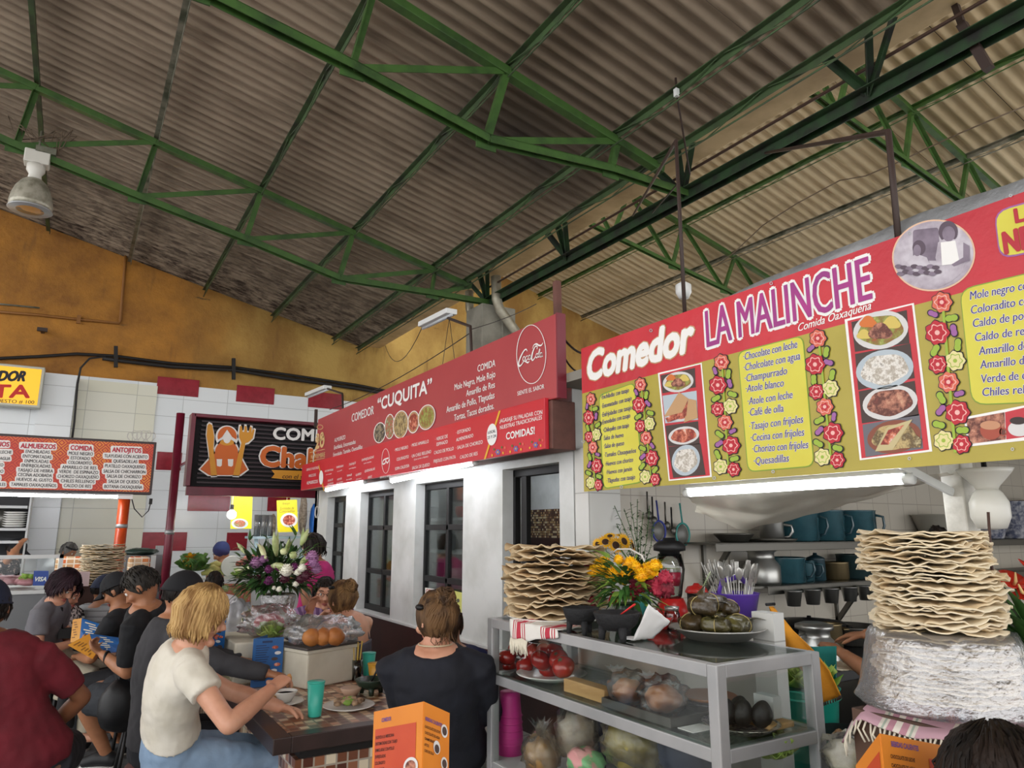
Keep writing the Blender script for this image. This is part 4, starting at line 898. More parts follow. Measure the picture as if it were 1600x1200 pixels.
def pot(name, label, cat, c, r, h, m, handle=0, lid=0, group=None, hm=None, taper=1.0):
    t = thing(name, label, cat, c, group); c = V(c)
    MB().lathe([(0, .0), (r * .9 * taper, 0), (r * taper, .01), (r, h - .006), (r * 1.04, h), (r * 1.0, h + .003), (r * .95, h - .004), (r * .93 * taper, .012), (0, .012)], c, 28).build('pot_body', m, t)
    hm = hm or m
    if handle == 1:
        a = math.radians(-50); d = V((math.cos(a), math.sin(a), 0)); MB().tube([c + d * r + V((0, 0, h * .85)), c + d * (r + .045) + V((0, 0, h * .8)), c + d * (r + .05) + V((0, 0, h * .5)), c + d * (r + .03) + V((0, 0, h * .25)), c + d * r + V((0, 0, h * .2))], .009, 8).build('handle', hm, t)
    if handle == 2:
        for a in (-35, 145):
            d = V((math.cos(math.radians(a)), math.sin(math.radians(a)), 0)); e = V((-d.y, d.x, 0)) * .035
            MB().tube([c + d * r + e + V((0, 0, h * .8)), c + d * (r + .03) + e * .8 + V((0, 0, h * .8)), c + d * (r + .03) - e * .8 + V((0, 0, h * .8)), c + d * r - e + V((0, 0, h * .8))], .006, 8).build('handle', hm, t)
    if lid:
        MB().lathe([(0, .035), (.012, .035), (.014, .022), (r * .4, .018), (r * .95, .004), (r * 1.02, 0), (0, 0)], c + V((0, 0, h + .004)), 28).build('lid', hm, t)
    return t
def onshelf(x0, x1, ytop, z, y):   # radius and centre from the photo
    a, b = P(x0, 840, Y=y), P(x1, 840, Y=y); r = (b.x - a.x) / 2 * .97; h = P((x0 + x1) / 2, ytop, Y=y - r).z - z
    return V(((a.x + b.x) / 2, y, z)), r, h
for (x0, x1, yt, hd, lab) in ((1220, 1267, 800, 1, 'first teal enamel pot on the upper shelf, from the left'), (1268, 1308, 797, 1, 'middle teal enamel pot on the upper shelf'), (1309, 1354, 797, 1, 'wide teal enamel pot on the upper shelf beside the flatbread stack')):
    c, r, h = onshelf(x0, x1, yt, s1 - .012, 3.11); pot('enamel_pot', lab, 'pot', c, r, h, TEAL, hd)
c, r, h = onshelf(1194, 1219, 815, s1 - .012, 3.1); pot('saucepan', 'small shiny saucepan at the left of the teal pots on the upper shelf', 'pan', c, r, h, ALU, 1)
c, r, h = onshelf(1125, 1168, 827, s1 - .012, 3.1); pot('frying_pan', 'grey pan at the left end of the upper shelf', 'pan', c, r, .05, DSTEEL, 0, 0, taper=.75)
c, r, h = onshelf(1168, 1236, 834, s1 - .012, 3.08); pot('tray', 'flat grey tray under the saucepan on the upper shelf', 'tray', c, r * .8, .018, DSTEEL)
for (x0, x1, yt, hd, m, lab) in ((1201, 1243, 873, 1, TEAL, 'teal enamel pot at the left of the lower shelf'), (1240, 1262, 877, 1, TEAL, 'second teal enamel pot on the lower shelf, half hidden'), (1262, 1280, 874, 0, mat('dark teal', '24404A', .3), 'dark teal lidded pot on the lower shelf'),
                                 (1287, 1313, 880, 0, BRASSY, 'tarnished brassy pot on the lower shelf'), (1314, 1345, 868, 0, mat('dark green enamel', '24383A', .35), 'dark pot on the lower shelf touching the flatbread stack')):
    c, r, h = onshelf(x0, x1, yt, s2, 3.1); pot('enamel_pot', lab, 'pot', c, r, h, m, hd, 1 if 'lidded' in lab else 0)
c, r, h = onshelf(1167, 1206, 856, s2, 3.08); c.x -= .0
t = thing('milk_can', 'steel milk can with a wide neck at the left of the teal pots', 'can', c)
MB().lathe([(0, 0), (r * .95, 0), (r, .02), (r, h * .5), (r * .72, h * .68), (r * .7, h * .85), (r * .9, h * .93), (r * .92, h), (r * .8, h), (r * .62, h * .85), (0, h * .6)], c, 28).build('can_body', ALU, t)
MB().bx((c.x - .25, YS, s2 - .012), (X2, YK2 - .02, s2 - .001)).build('bearer', DSTEEL, t)
for i, x in enumerate((1232, 1262, 1291, 1320, 1345)):
    c = P(x, 918, Y=YS - .05); r = .05
    o = MB().lathe([(0, -.085), (r * .75, -.085), (r, 0), (r * 1.1, .004), (r * .9, 0), (r * .7, -.08), (0, -.08)], (c.x, YS - .08, s2 - .03), 20).build('hanging_tin', ALU)
    tag(o, 'small steel tin hanging in a row under the lower shelf', 'tin', 'tins under the lower shelf')
# stove, big pots, far shelf goods
t = thing('stove', 'black stove with open racks in the kitchen behind the flatbread stack', 'stove', (4.5, 2.5, 0))
sz = P(1290, 1030, Y=2.55).z
MB().bx((3.1, 2.3, sz - .05), (6.5, 3.2, sz)).build('hob', BLKP, t, bevel=.005)
for z in (sz - .3, sz - .55): MB().bx((3.12, 2.32, z), (6.5, 3.2, z + .02)).build('rack', BLKP, t)
for x in (3.12, 5.0, 6.45):
    for yy in (2.32, 3.1): MB().bx((x, yy, 0), (x + .04, yy + .04, sz - .05)).build('leg', BLKP, t)
for (x0, x1, yt, m, lab, y, lid) in ((1232, 1300, 972, BLKP, 'black covered pot on the stove behind the milk churn', 2.95, 1), (1282, 1308, 974, BRASSY, 'tall brownish pot on the stove', 2.75, 0), (1306, 1358, 977, DSTEEL, 'wide ribbed steel pot on the stove beside the flatbread stack', 2.8, 0)):
    a, b = P(x0, 1000, Y=y), P(x1, 1000, Y=y); r = (b.x - a.x) / 2; c = V(((a.x + b.x) / 2, y, sz)); h = P((x0 + x1) / 2, yt, Y=y).z - sz
    pot('stock_pot', lab, 'pot', c, r, h, m, 2, lid)
y = 2.42; a, b = P(1250, 1000, Y=y), P(1296, 1000, Y=y); r = (b.x - a.x) / 2; c = V(((a.x + b.x) / 2, y, sz)); h = P(1273, 972, Y=y).z - sz
t = thing('milk_churn', 'aluminium milk churn with a side handle on the front of the stove', 'churn', c)
MB().lathe([(0, 0), (r, 0), (r * 1.02, .02), (r, h * .5), (r * .66, h * .68), (r * .62, h * .82), (r * .8, h * .86), (r * .78, h * .95), (r * .5, h), (0, h)], c, 28).build('churn_body', ALU, t)
MB().tube([c + V((-r * .66, 0, h * .75)), c + V((-r * 1.2, -.01, h * .72)), c + V((-r * 1.25, -.01, h * .5)), c + V((-r * .98, 0, h * .42))], .008, 8).build('handle', ALU, t)
# far right shelf: bowls and clay pot
for (x0, x1, yt, m, lab) in ((1450, 1496, 803, mat('pale bowls', 'A8A498', .5), 'stack of pale bowls on the upper shelf left of the white post'), (1528, 1560, 808, mat('blue patterned', '5A6078', .4, c2='C0C0C4', vs=30), 'blue patterned bowl on the upper shelf right of the white post'), (1566, 1600, 782, mat('blue patterned', '5A6078'), 'dark patterned basin on the upper shelf at the right'), (1604, 1640, 780, mat('clay', '6E3C2A', .6), 'brown clay pot on the upper shelf at the right picture edge')):
    c, r, h = onshelf(x0, x1, yt, s1 - .012, 3.08); pot('bowl', lab, 'bowl', c, r, h, m, taper=.7)
# stall roof carried over the kitchen and unseen side wall added, both shading it
struct(MB().bx((XM + .06, -1.2, 2.40), (9.5, YK2 - .02, 2.45)).build('ceiling.002', mat('stall roof board', '8A867C', .8)))
struct(MB().bx((9.5, -1.2, 0), (9.6, YK2 + .05, 2.45)).build('wall_kitchen_shade', KT))
# ================================================================ GLASS DISPLAY CASE AND WHAT STANDS IN AND ON IT
CX0, CX1, CY0, CY1, CZ, SZ = 1.70, 2.19, 1.61, 3.01, 1.2, .965
ALF = mat('satin aluminium', 'B4B4B4', .42, .35, c2='A4A5A6', vs=3)
CGL = clear('case glass', 'FCFEFD', .022)
dc = thing('display_case', 'grey aluminium glass display case with a middle glass shelf, right of the diners', 'display case', (CX0, CY0, 0))
w_ = .042
for x in (CX0, CX1 - w_):
    for y in (CY0, CY1 - w_): MB().bx((x, y, .45), (x + w_, y + w_, CZ)).build('corner_post', ALF, dc, bevel=.004)
for z in (CZ - .04, SZ - .045, .55):
    hh = .04
    for x in (CX0, CX1 - w_): MB().bx((x + (.004 if z < 1.1 else 0), CY0 + w_, z), (x + w_ - .004, CY1 - w_, z + hh)).build('long_rail', ALF, dc, bevel=.003)
    for y in (CY0, CY1 - w_): MB().bx((CX0 + w_, y + .002, z), (CX1 - w_, y + w_ - .002, z + hh)).build('end_rail', ALF, dc, bevel=.003)
MB().bx((CX0 + .03, CY0 + .03, CZ - .006), (CX1 - .03, CY1 - .03, CZ + .0)).build('glass_top', clear('case top glass', 'D4DEDA', .1), dc)
MB().bx((CX0 + .01, CY0 + .01, SZ - .006), (CX1 - .01, CY1 - .01, SZ)).build('glass_shelf', clear('shelf glass', 'E6F2EC', .08), dc)
MB().bx((CX0 + .012, CY0 + w_, .59), (CX0 + .017, CY1 - w_, CZ - .04)).build('front_pane', CGL, dc)
MB().bx((CX0 + w_, CY0 + .012, .59), (CX1 - w_, CY0 + .017, CZ - .04)).build('end_pane', CGL, dc)
MB().bx((CX0, CY0, 0), (CX1, CY1, .45)).build('base_cabinet', WHITEP, dc, bevel=.004)
MB().bx((CX0 + .01, CY0 + .01, .575), (CX1 - .01, CY1 - .01, .592)).build('bottom_board', WHITEP, dc)
MB().bx((CX1 - .02, 2.2, .6), (CX1 - .012, CY1 - w_, SZ - .05)).build('sliding_panel', mat('smoked panel', '8A8580', .5), dc)
BZ = .592
# ---------------------------------------------------------------- flatbreads
FLAT = mat('toasted flatbread', 'E4D6B8', .85, c2='CDB48C', vs=9, lo=.45, hi=.7, bump=.3, bs=30)
FLATB = mat('browned flatbread', 'DCC8A4', .85, c2='B8966A', vs=7, lo=.42, hi=.7, bump=.3, bs=30)
def flatbread(seed, r, amp, m, n=72, rings=9):
    mb = MB(); vs = [V((0, 0, .004))]; fs = []
    for k in (0, 1):
        pass
    top = []; bot = []
    for i in range(rings + 1):
        f = i / rings; row = []
        for j in range(n):
            t = 2 * math.pi * j / n; R = r * f * (1 + .05 * nz(math.cos(t) * 1.5 + seed, math.sin(t) * 1.5, 3) + .03 * nz(math.cos(t) * 5 + seed, math.sin(t) * 5, 8) + .015 * nz(math.cos(t) * 14 + seed, math.sin(t) * 14, 6))
            z = amp * (f ** 2) * (nz(math.cos(t) * 2.2 + seed * 3, math.sin(t) * 2.2, 5) + .6 * nz(math.cos(t) * 5.5 + seed, math.sin(t) * 5.5, 2) + .45 * nz(math.cos(t) * 12 + seed, math.sin(t) * 12, 4)) + amp * .25 * nz(R * 22 * math.cos(t), R * 22 * math.sin(t), seed)
            row.append(V((R * math.cos(t), R * math.sin(t), z)))
        top.append(row)
    th = .0035; vs = [p for row in top for p in row] + [p - V((0, 0, th)) for row in top for p in row]; K = (rings + 1) * n
    for i in range(rings):
        for j in range(n):
            a, b, c, d = i * n + j, i * n + (j + 1) % n, (i + 1) * n + (j + 1) % n, (i + 1) * n + j
            fs += [(a, d, c, b), (a + K, b + K, c + K, d + K)]
    for j in range(n): a = rings * n + j; b = rings * n + (j + 1) % n; fs.append((a, a + K, b + K, b))
    mb.add(vs, fs, 0, True); return mb.build('flatbread', m)
def stack(c, n, z0, z1, r, amp, m, label, group, shift=lambda f: (0, 0), tilt=.03, seeds=5):
    protos = [flatbread(s * 7.3 + r * 10, r, amp, m) for s in range(seeds)]
    for i in range(n):
        f = i / max(1, n - 1); p = protos[i % seeds]; o = p if i < seeds else p.copy()
        if i >= seeds: COL.objects.link(o)
        sx, sy = shift(f); k = 1 + jit(.05)
        o.location = (c[0] + sx + jit(.012), c[1] + sy + jit(.012), z0 + (z1 - z0) * f); o.rotation_euler = (jit(tilt), jit(tilt), random.uniform(0, 6.28)); o.scale = (k, k, 1)
        tag(o, label, 'flatbread', group)
c1 = P(853, 962, Z=1.225)
stack((1.96, 2.83), 16, 1.235, 1.52, .235, .028, FLATB, 'large wavy browned flatbread in the pile on the far end of the display case', 'flatbreads on the display case', tilt=.05)
C2 = V((2.07, 1.135, 0))
stack(C2, 32, 1.335, 1.592, .163, .015, FLAT, 'pale round flatbread in the tall open stack at right', 'flatbreads of the tall stack', lambda f: (-.012 * (f > .6) , .02 * (f > .6)))
stack(C2, 12, 1.165, 1.315, .172, .008, FLAT, 'pale round flatbread inside the plastic-wrapped lower bundle of the tall stack', 'flatbreads wrapped in plastic', tilt=.01, seeds=3)
stack(P(157, 906, Y=7.9), 24, 1.12, 1.46, .185, .014, FLAT, 'round flatbread in the stack on the far left counter', 'flatbreads on the left counter')
WRAP = clear('clear wrap', 'FAFAFA', .5, .1, .12, 1.0, 11, 'D4D4D8')
mb = MB()
def wr(t, i): return 1 + .045 * nz(math.cos(t) * 3, math.sin(t) * 3, i * .9) + .02 * nz(math.cos(t) * 11, math.sin(t) * 11, i * 2.1)
mb.lathe([(.222, 1.14), (.226, 1.15), (.22, 1.165), (.214, 1.19), (.205, 1.22), (.20, 1.25), (.194, 1.28), (.186, 1.31), (.178, 1.33), (.12, 1.334)], (C2.x, C2.y, 0), 64, wob=wr)
tag(mb.build('plastic_wrap', WRAP), 'crinkled clear plastic wrapped round the lower part of the tall flatbread stack', 'plastic wrap')
# counter, basket and fringed cloth under the tall stack
o = MB().bx((1.93, .15, 0), (2.45, 1.33, 1.11)).build('counter', mat('worn brown wood', '5A4030', .6, c2='402C22', vs=4, st=(1, 1, .3))); tag(o, 'brown wooden counter carrying the tall flatbread stack at right', 'counter')
def clothm(name, stripes, base, per, ax=0, rough=.85):
    if name in MATS: return MATS[name]
    m = mat(name, base, rough); t = NT(m); sx = t.n('ShaderNodeSeparateXYZ'); t.l(t.co(), sx.inputs[0])
    md = t.n('ShaderNodeMath', operation='PINGPONG', i1=per); t.l(sx.outputs[ax], md.inputs[0]); mr = t.ramp(md.outputs[0], 0, per)
    r = t.n('ShaderNodeValToRGB'); r.color_ramp.interpolation = 'CONSTANT'; t.l(mr, r.inputs[0]); el = r.color_ramp.elements
    while len(el) < len(stripes): el.new(.5)
    for i, (p, c) in enumerate(stripes): el[i].position = p; el[i].color = lin(c)
    t.l(r.outputs[0], t.b.inputs['Base Color']); t.bump(t.noise(t.co(), 90, 3), .25, .004); return m
WOV = clothm('woven pink cloth', [(0, 'C8A0AC'), (.45, 'DCD4C8'), (.55, 'A8B4A4'), (.62, 'E0D8CC'), (.7, 'C08C9A'), (.9, 'E8E0D4')], 'C890A0', .09, 1)
t = thing('cloth', 'pink and white woven cloth with a pale fringe under the wrapped flatbread bundle', 'cloth', (2.0, 1.1, 1.06))
def cf(u, v):
    x = 1.915 + .52 * u; y = .55 + .80 * v; e = max(0, .09 - u) / .09; e2 = max(0, v - .93) / .07
    return V((x - .012 * e, y, 1.128 + .008 * nz(x * 12, y * 12, 0) - .045 * e * (1 + .4 * nz(y * 9, 1, 1)) - .06 * e2))
MB().grid(cf, 40, 50).build('weave', WOV, t, solid=.004)
mb = MB()
for i in range(60):
    y = .55 + .80 * i / 60; p = cf(0, (y - .55) / .80); mb.tube([p + V((-.003, 0, 0)), p + V((-.012 + jit(.004), jit(.006), -.02)), p + V((-.008, jit(.012), -.045 + jit(.01)))], .0028, 5)
mb.build('fringe', mat('fringe cream', 'E4DCC8', .9), t)
WICK = mat('wicker', '8A6238', .7, c2='5E4024', vs=30, bump=.8, bs=60, st=(1, 1, 4))
# tall stick and red anthurium at the right picture edge
ANT = mat('anthurium red', 'D8402C', .25, c2='C02818', vs=8); LEAFG = mat('leaf green', '3E6A2C', .5, c2='2A4C22', vs=10); LEAFD = mat('dark leaf', '2E4A24', .5, c2='22381C', vs=10); LEAFL = mat('light leaf', '8AA848', .5, c2='6A8C34', vs=10); STEMG = mat('stem green', '4A6A34', .6)
def leaf(mb, b, d, L, W, up=V((0, 0, 1)), bend=.25, mi=0, n=7, tip=.5):
    d = V(d).normalized(); s = d.cross(up)
    if s.length < .05: s = d.cross(V((1, 0, 0)))
    s.normalize(); nn = s.cross(d).normalized(); vs = []; fs = []
    for i in range(n + 1):
        f = i / n; w = W * .5 * max(.02, math.sin(math.pi * min(1, f ** tip)) if f < 1 else 0); c = V(b) + d * (L * f) - nn * (bend * L * f * f)
        vs += [c + s * w + nn * w * .35, c, c - s * w + nn * w * .35]
    for i in range(n):
        a = i * 3; fs += [(a, a + 1, a + 4, a + 3), (a + 1, a + 2, a + 5, a + 4)]
    return mb.add(vs, fs, mi, True)
def rdir(up=.3):
    t = random.uniform(0, 6.283); z = random.uniform(up, 1); r = math.sqrt(max(0, 1 - z * z)); return V((r * math.cos(t), r * math.sin(t), z))
b = P(1598, 1060, X=2.25)
t = thing('anthurium', 'red anthurium blooms with glossy green leaves at the right picture edge', 'flowers', b)
pz = P(1590, 918, X=2.25)
MB().lathe([(0, 0), (.06, 0), (.075, .1), (.07, .11), (0, .1)], (pz.x, pz.y - .03, 1.06), 20).build('pot', mat('clay pot', '7A4A38', .6), t)
for px_, py_, r, dd in ((1584, 915, .036, (-.3, -.4, .8)), (1604, 930, .034, (-.6, .1, .5)), (1620, 900, .036, (.2, -.6, .8))):
    c = P(px_, py_, X=2.25); mb = MB(); dd = V(dd).normalized(); s, u = basis(dd)
    def hp(q, c=c, r=r, s=s, u=u, dd=dd):
        a, rr = q; w = r * (1 + .25 * math.cos(a) - .25 * math.exp(-((a - math.pi) / .5) ** 2)) * rr
        return c + s * (w * math.sin(a)) + u * (w * 1.25 * math.cos(a)) + dd * (.012 * rr * rr)
    mb.grid(lambda u_, v_: hp((u_ * 2 * math.pi, v_)), 28, 4); mb.build('bloom', ANT, t, solid=.002)
    MB().tube([c, c + dd * .018 - u * .004, c + dd * .04 + u * .006], [.004, .0045, .002], 8).build('spadix', mat('spadix', 'E0C080', .5), t)
    MB().tube([c, c - u * .05 - dd * .03, V((pz.x, pz.y - .03, 1.17))], .003, 6).build('stem', STEMG, t)
mb = MB()
for i in range(26):
    a = random.uniform(0, 6.28); d = V((.5 * math.cos(a), .5 * math.sin(a), random.uniform(.2, 1.3))); bb = V((pz.x, pz.y - .03, 1.17 + random.uniform(0, .12))) + d * .05
    leaf(mb, bb, d, random.uniform(.1, .18), random.uniform(.025, .07), bend=.3)
mb.build('leaf', LEAFG, t)
o = MB().tube([P(1556, 945, X=2.2), P(1549, 880, X=2.2), P(1544, 800, X=2.2)], .004, 8).build('stick', mat('dark stick', '4A342C', .6)); tag(o, 'thin dark stick standing between the flatbread stack and the anthurium', 'stick')
# ---------------------------------------------------------------- on top of the case
TOPZ = CZ + .001
def top(x, y, z=TOPZ): return P(x, y, Z=z)
o = MB().lathe([(0, 0), (.17, 0), (.235, .014), (.245, .02), (.235, .02), (.165, .008), (0, .008)], (1.95, 2.78, TOPZ), 40).build('plate', mat('white china', 'E4E2DC', .2)); tag(o, 'white plate under the pile of browned flatbreads', 'plate')
EMB = clothm('embroidered towel', [(0, 'E8E4DC'), (.55, 'B83040'), (.62, 'E8E4DC'), (.7, 'B83040'), (.76, 'E8E4DC'), (.84, 'C0384A')], 'E8E4DC', .11, 1)
t = thing('towel', 'white towel with red embroidered bands hanging over the case rail under the flatbreads', 'towel', (1.75, 2.6, TOPZ))
a = P(812, 960, Z=1.21); 
def tw(u, v):
    y = 2.80 - .36 * u - .02 * v; s = v * .2; d = .13
    x = CX0 + d - s if s < d else CX0 - .012
    z = TOPZ + .012 + .008 * nz(u * 6, v * 4, 1) - max(0, s - d) * (1.0 - .9 * max(0, u - .35))
    return V((x - .01 * nz(u * 5, v * 3, 4), y, z))
MB().grid(tw, 30, 20).build('weave', EMB, t, solid=.005)
mb = MB()
for i in range(30):
    u = i / 80; p = tw(u, 1); mb.tube([p, p + V((-.006, jit(.006), -.025)), p + V((jit(.008), jit(.01), -.055 + jit(.015)))], .003, 5)
mb.build('fringe', mat('fringe cream', 'E4DCC8', .9), t)
STONE = mat('black stone', '18181A', .75, bump=.5, bs=60)
def molcajete(label, c, r, h, m=STONE):
    t = thing('mortar_bowl', label, 'bowl', c)
    MB().lathe([(0, h * .35), (r * .55, h * .36), (r * .85, h * .6), (r, h * .95), (r * .98, h), (r * .88, h), (r * .7, h * .65), (0, h * .5)], c, 28).build('bowl_body', m, t)
    for k in range(3):
        a = math.radians(-120 + k * 120 + 10); d = V((math.cos(a), math.sin(a), 0)); MB().tube([V(c) + d * r * .6 + V((0, 0, h * .5)), V(c) + d * r * .66 + V((0, 0, h * .2)), V(c) + d * r * .68], [r * .2, r * .15, r * .13], 10).build('leg', m, t)
    return t
c = top(908, 990); molcajete('black stone mortar bowl beside the embroidered towel', c, .072, .1)
c = top(965, 1000); molcajete('black stone mortar bowl with a red spoon in it, under the marigolds', c, .088, .1); mc = c
t = thing('spoon', 'red plastic spoon leaning in the black mortar bowl', 'spoon', mc)
REDP = mat('red plastic', 'D02A28', .3)
p0 = mc + V((-.01, .0, .075)); p1 = P(992, 944, X=mc.x + .02)
MB().tube([p0, p0 * .5 + p1 * .5, p1], [.006, .006, .008], 8, ell=.5).build('handle', REDP, t); MB().ball(p0, (.018, .014, .006), 12, 8).build('spoon_bowl', REDP, t)
# marigold arrangement
MARI = mat('marigold yellow', 'F8CA14', .6, c2='F0B00C', vs=30); CELO = mat('cockscomb red', '84142A', .7, c2='5A0E1E', vs=30, bump=.6, bs=80); ROSE = mat('rose red', 'B01828', .5, c2='7A0E1C', vs=20)
def pompom(mb, c, r, rows=6, mi=0, pw=.5):
    mb.ball(c, r * .75, 12, 8, mi)
    for j in range(1, rows + 1):
        ph = math.pi * .62 * j / rows; n = max(4, int(14 * math.sin(ph)))
        for k in range(n):
            t = 2 * math.pi * (k + .5 * (j % 2)) / n; d = V((math.sin(ph) * math.cos(t), math.sin(ph) * math.sin(t), math.cos(ph)))
            leaf(mb, V(c) + d * r * .55, d + V((jit(.15), jit(.15), jit(.15))), r * .5, r * pw, up=V((math.cos(t), math.sin(t), -.2)), bend=-.1, mi=mi, n=3, tip=.8)
b = top(960, 985); b.x += .1; b.y += .03
t = thing('flower_arrangement', 'yellow marigolds and dark red blooms in a low vase behind the black mortar bowls', 'flowers', b)
MB().lathe([(0, 0), (.05, 0), (.06, .05), (.05, .09), (.045, .1), (0, .09)], b, 20).build('vase', mat('dark green glass', '1E3424', .3), t)
XB_ = b.x
for x, y, r in ((944, 882, .03), (967, 875, .02), (985, 882, .028), (1014, 893, .033), (958, 900, .032), (938, 890, .03), (980, 897, .026), (928, 893, .026), (994, 886, .02), (1002, 900, .026), (935, 882, .024), (975, 905, .026), (1024, 884, .024)):
    mb = MB(); pompom(mb, P(x, y, X=XB_ + jit(.03)), r * 1.25, 8, pw=.4); mb.build('marigold', MARI, t)
for x, y, r in ((1020, 912, .035), (1040, 905, .03), (1030, 920, .032), (1000, 912, .035), (990, 925, .03), (970, 900, .02), (925, 940, .022), (993, 905, .03), (1043, 920, .03), (918, 882, .018)):
    mb = MB(); c = P(x, y, X=XB_ + .02 + jit(.04)); blobby(mb, c, (r * .8, r * .8, r * .95), x, .6, nu=26, nv=18, fr_=4.5); mb.build('red_bloom', CELO if x % 2 else mat('bloom crimson', 'A81E3A', .6, bump=.6, bs=80), t)
mb = MB(); c = P(959, 936, X=XB_ - .06)
for k in range(9): a = k * 2.4; leaf(mb, c + V((0, 0, -.02)), V((math.cos(a) * .5, math.sin(a) * .5, 1.2)), .05, .045, bend=-.25, n=5)
mb.ball(c, (.016, .016, .024), 12, 8); mb.build('rose', ROSE, t)
mb = MB(); md = MB()
for i in range(230):
    a = random.uniform(0, 6.28); z = random.uniform(-.3, .9); d = V((math.cos(a), math.sin(a), z)); bb = b + V((0, 0, .1 + random.uniform(0, .1))) + d * random.uniform(.03, .12)
    leaf(mb if i % 3 else md, bb, d, random.uniform(.06, .12), random.uniform(.015, .03), bend=random.uniform(.1, .5))
mb.build('leaf', LEAFG, t); md.build('leaf', LEAFL, t)
# teal vase with sunflowers, taller greenery
b2 = V((2.42, 2.6, 1.2)); tc = P(1000, 905, X=2.42)
t = thing('sunflower_vase', 'teal vase of small sunflowers behind the marigolds', 'flowers', (2.42, tc.y, 1.19))
TEALV = mat('teal vase', '3A9A94', .25); SUNY = mat('sunflower yellow', 'F0B81C', .6, c2='E09A10', vs=20); SUNC = mat('sunflower centre', '3A2414', .9)
MB().lathe([(0, 0), (.04, 0), (.05, .06), (.035, .13), (.025, .17), (.032, .19), (.02, .19), (0, .1)], (2.42, tc.y, 1.19), 20).build('vase', TEALV, t)
for x, y, r, dd in ((946, 847, .034, (-.5, -.5, .5)), (962, 852, .036, (-.2, -.8, .2)), (975, 846, .035, (.1, -.8, .3)), (988, 853, .03, (.5, -.6, .2)), (953, 838, .026, (-.3, -.3, .8)), (970, 838, .024, (0, -.3, .9)), (934, 850, .026, (-.8, -.4, .2))):
    c = P(x, y, X=2.4); dd = V(dd).normalized(); s, u = basis(dd); mb = MB()
    for k in range(18):
        a = 2 * math.pi * k / 18; e = s * math.cos(a) + u * math.sin(a); leaf(mb, c + e * r * .5, e + dd * .25, r * .85, r * .4, up=dd, bend=.1, n=4)
    hd = mb.build('sunflower', SUNY, t); mb = MB(); R = Matrix((s, u, dd)).transposed(); mb.ball(c + dd * .003, (r * .55, r * .55, r * .18), 14, 8, R=R); mb.build('flower_centre', SUNC, hd)
    MB().tube([c - dd * .005, c - dd * .03 - V((0, 0, .03)), V((2.42, tc.y, 1.38))], .0025, 6).build('stem', STEMG, t)
mb = MB()
for i in range(30): d = rdir(-.1); leaf(mb, V((2.42, tc.y, 1.39)) + d * .02, d, random.uniform(.05, .09), .03, bend=.3)
mb.build('leaf', LEAFD, t)
t = thing('greenery_vase', 'tall leafy green sprigs standing behind the sunflowers against the kitchen tiles', 'plant', (2.62, 2.95, 1.2))
gb = P(1000, 880, X=2.6); MB().lathe([(0, 0), (.035, 0), (.042, .08), (.028, .15), (.034, .17), (.022, .17), (0, .1)], (gb.x, gb.y, 1.2), 16).build('vase', TEALV, t)
for x, y in ((962, 815), (975, 795), (985, 785), (996, 780), (1005, 800), (1015, 790), (1022, 815), (970, 835), (1000, 830), (960, 790)):
    e = P(x, y, X=2.6 + jit(.04)); s0 = V((gb.x, gb.y, 1.36)); md_ = (s0 + e) / 2 + V((jit(.02), jit(.02), .01)); mb = MB(); pts = [s0, md_, e]
    MB().tube(pts, .002, 5).build('stem', STEMG, t)
    for k in range(14):
        f = .3 + .7 * k / 14; p = s0 * (1 - f) ** 2 + md_ * 2 * f * (1 - f) + e * f * f; leaf(mb, p, rdir(-.5), .028, .014, bend=.2, n=4)
    mb.build('leaf', LEAFD if x % 2 else mat('grey green leaf', '4E6444', .6), t)
# wooden back ledge the vases, blender and cutlery stand on
bl = MB().bx((2.22, 2.28, 0), (2.75, 3.1, 1.185)).build('back_ledge', mat('tiled ledge', 'C8C4BA', .4)); tag(bl, 'pale tiled ledge behind the display case carrying vases and cutlery', 'ledge')
# basket handle
o = MB().tube([P(953, 867, X=2.1), P(965, 858, X=2.1), P(985, 858, X=2.1), P(1003, 868, X=2.1), P(1010, 885, X=2.1), P(1008, 930, X=2.1)], .004, 8).build('basket_handle', mat('white cane', 'D8D4CC', .5)); tag(o, 'thin white hoop handle arching over the marigolds', 'handle hoop')
# blender
c = P(1048, 905, X=2.45); c = V((2.45, c.y, 1.186))
t = thing('blender', 'clear blender jar with a black lid beside the marigolds', 'blender', c)
zl = P(1048, 862, X=2.45).z
MB().lathe([(0, 0), (.07, 0), (.075, .05), (.055, .1), (0, .1)], c, 24).build('motor_base', mat('red plastic', 'D02A28'), t)
MB().lathe([(.045, .1), (.05, .12), (.068, zl - 1.186 - .08), (.055, zl - 1.186 - .01)], c, 24).build('jar', clear('jar glass', 'DCE0DC', .15), t)
MB().lathe([(0, zl - 1.186 - .02), (.045, zl - 1.186 - .02), (.048, zl - 1.186), (.075, zl - 1.186 + .005), (.075, zl - 1.186 + .03), (.05, zl - 1.186 + .05), (.03, zl - 1.186 + .052), (.03, zl - 1.186 + .065), (0, zl - 1.186 + .065)], c, 24).build('lid', BLACKF, t)
MB().lathe([(0, 0), (.035, 0), (.045, .06), (.0, .06)], P(1050, 915, X=2.42), 20).build('sauce', mat('dark red sauce', '8A1830', .3), t)
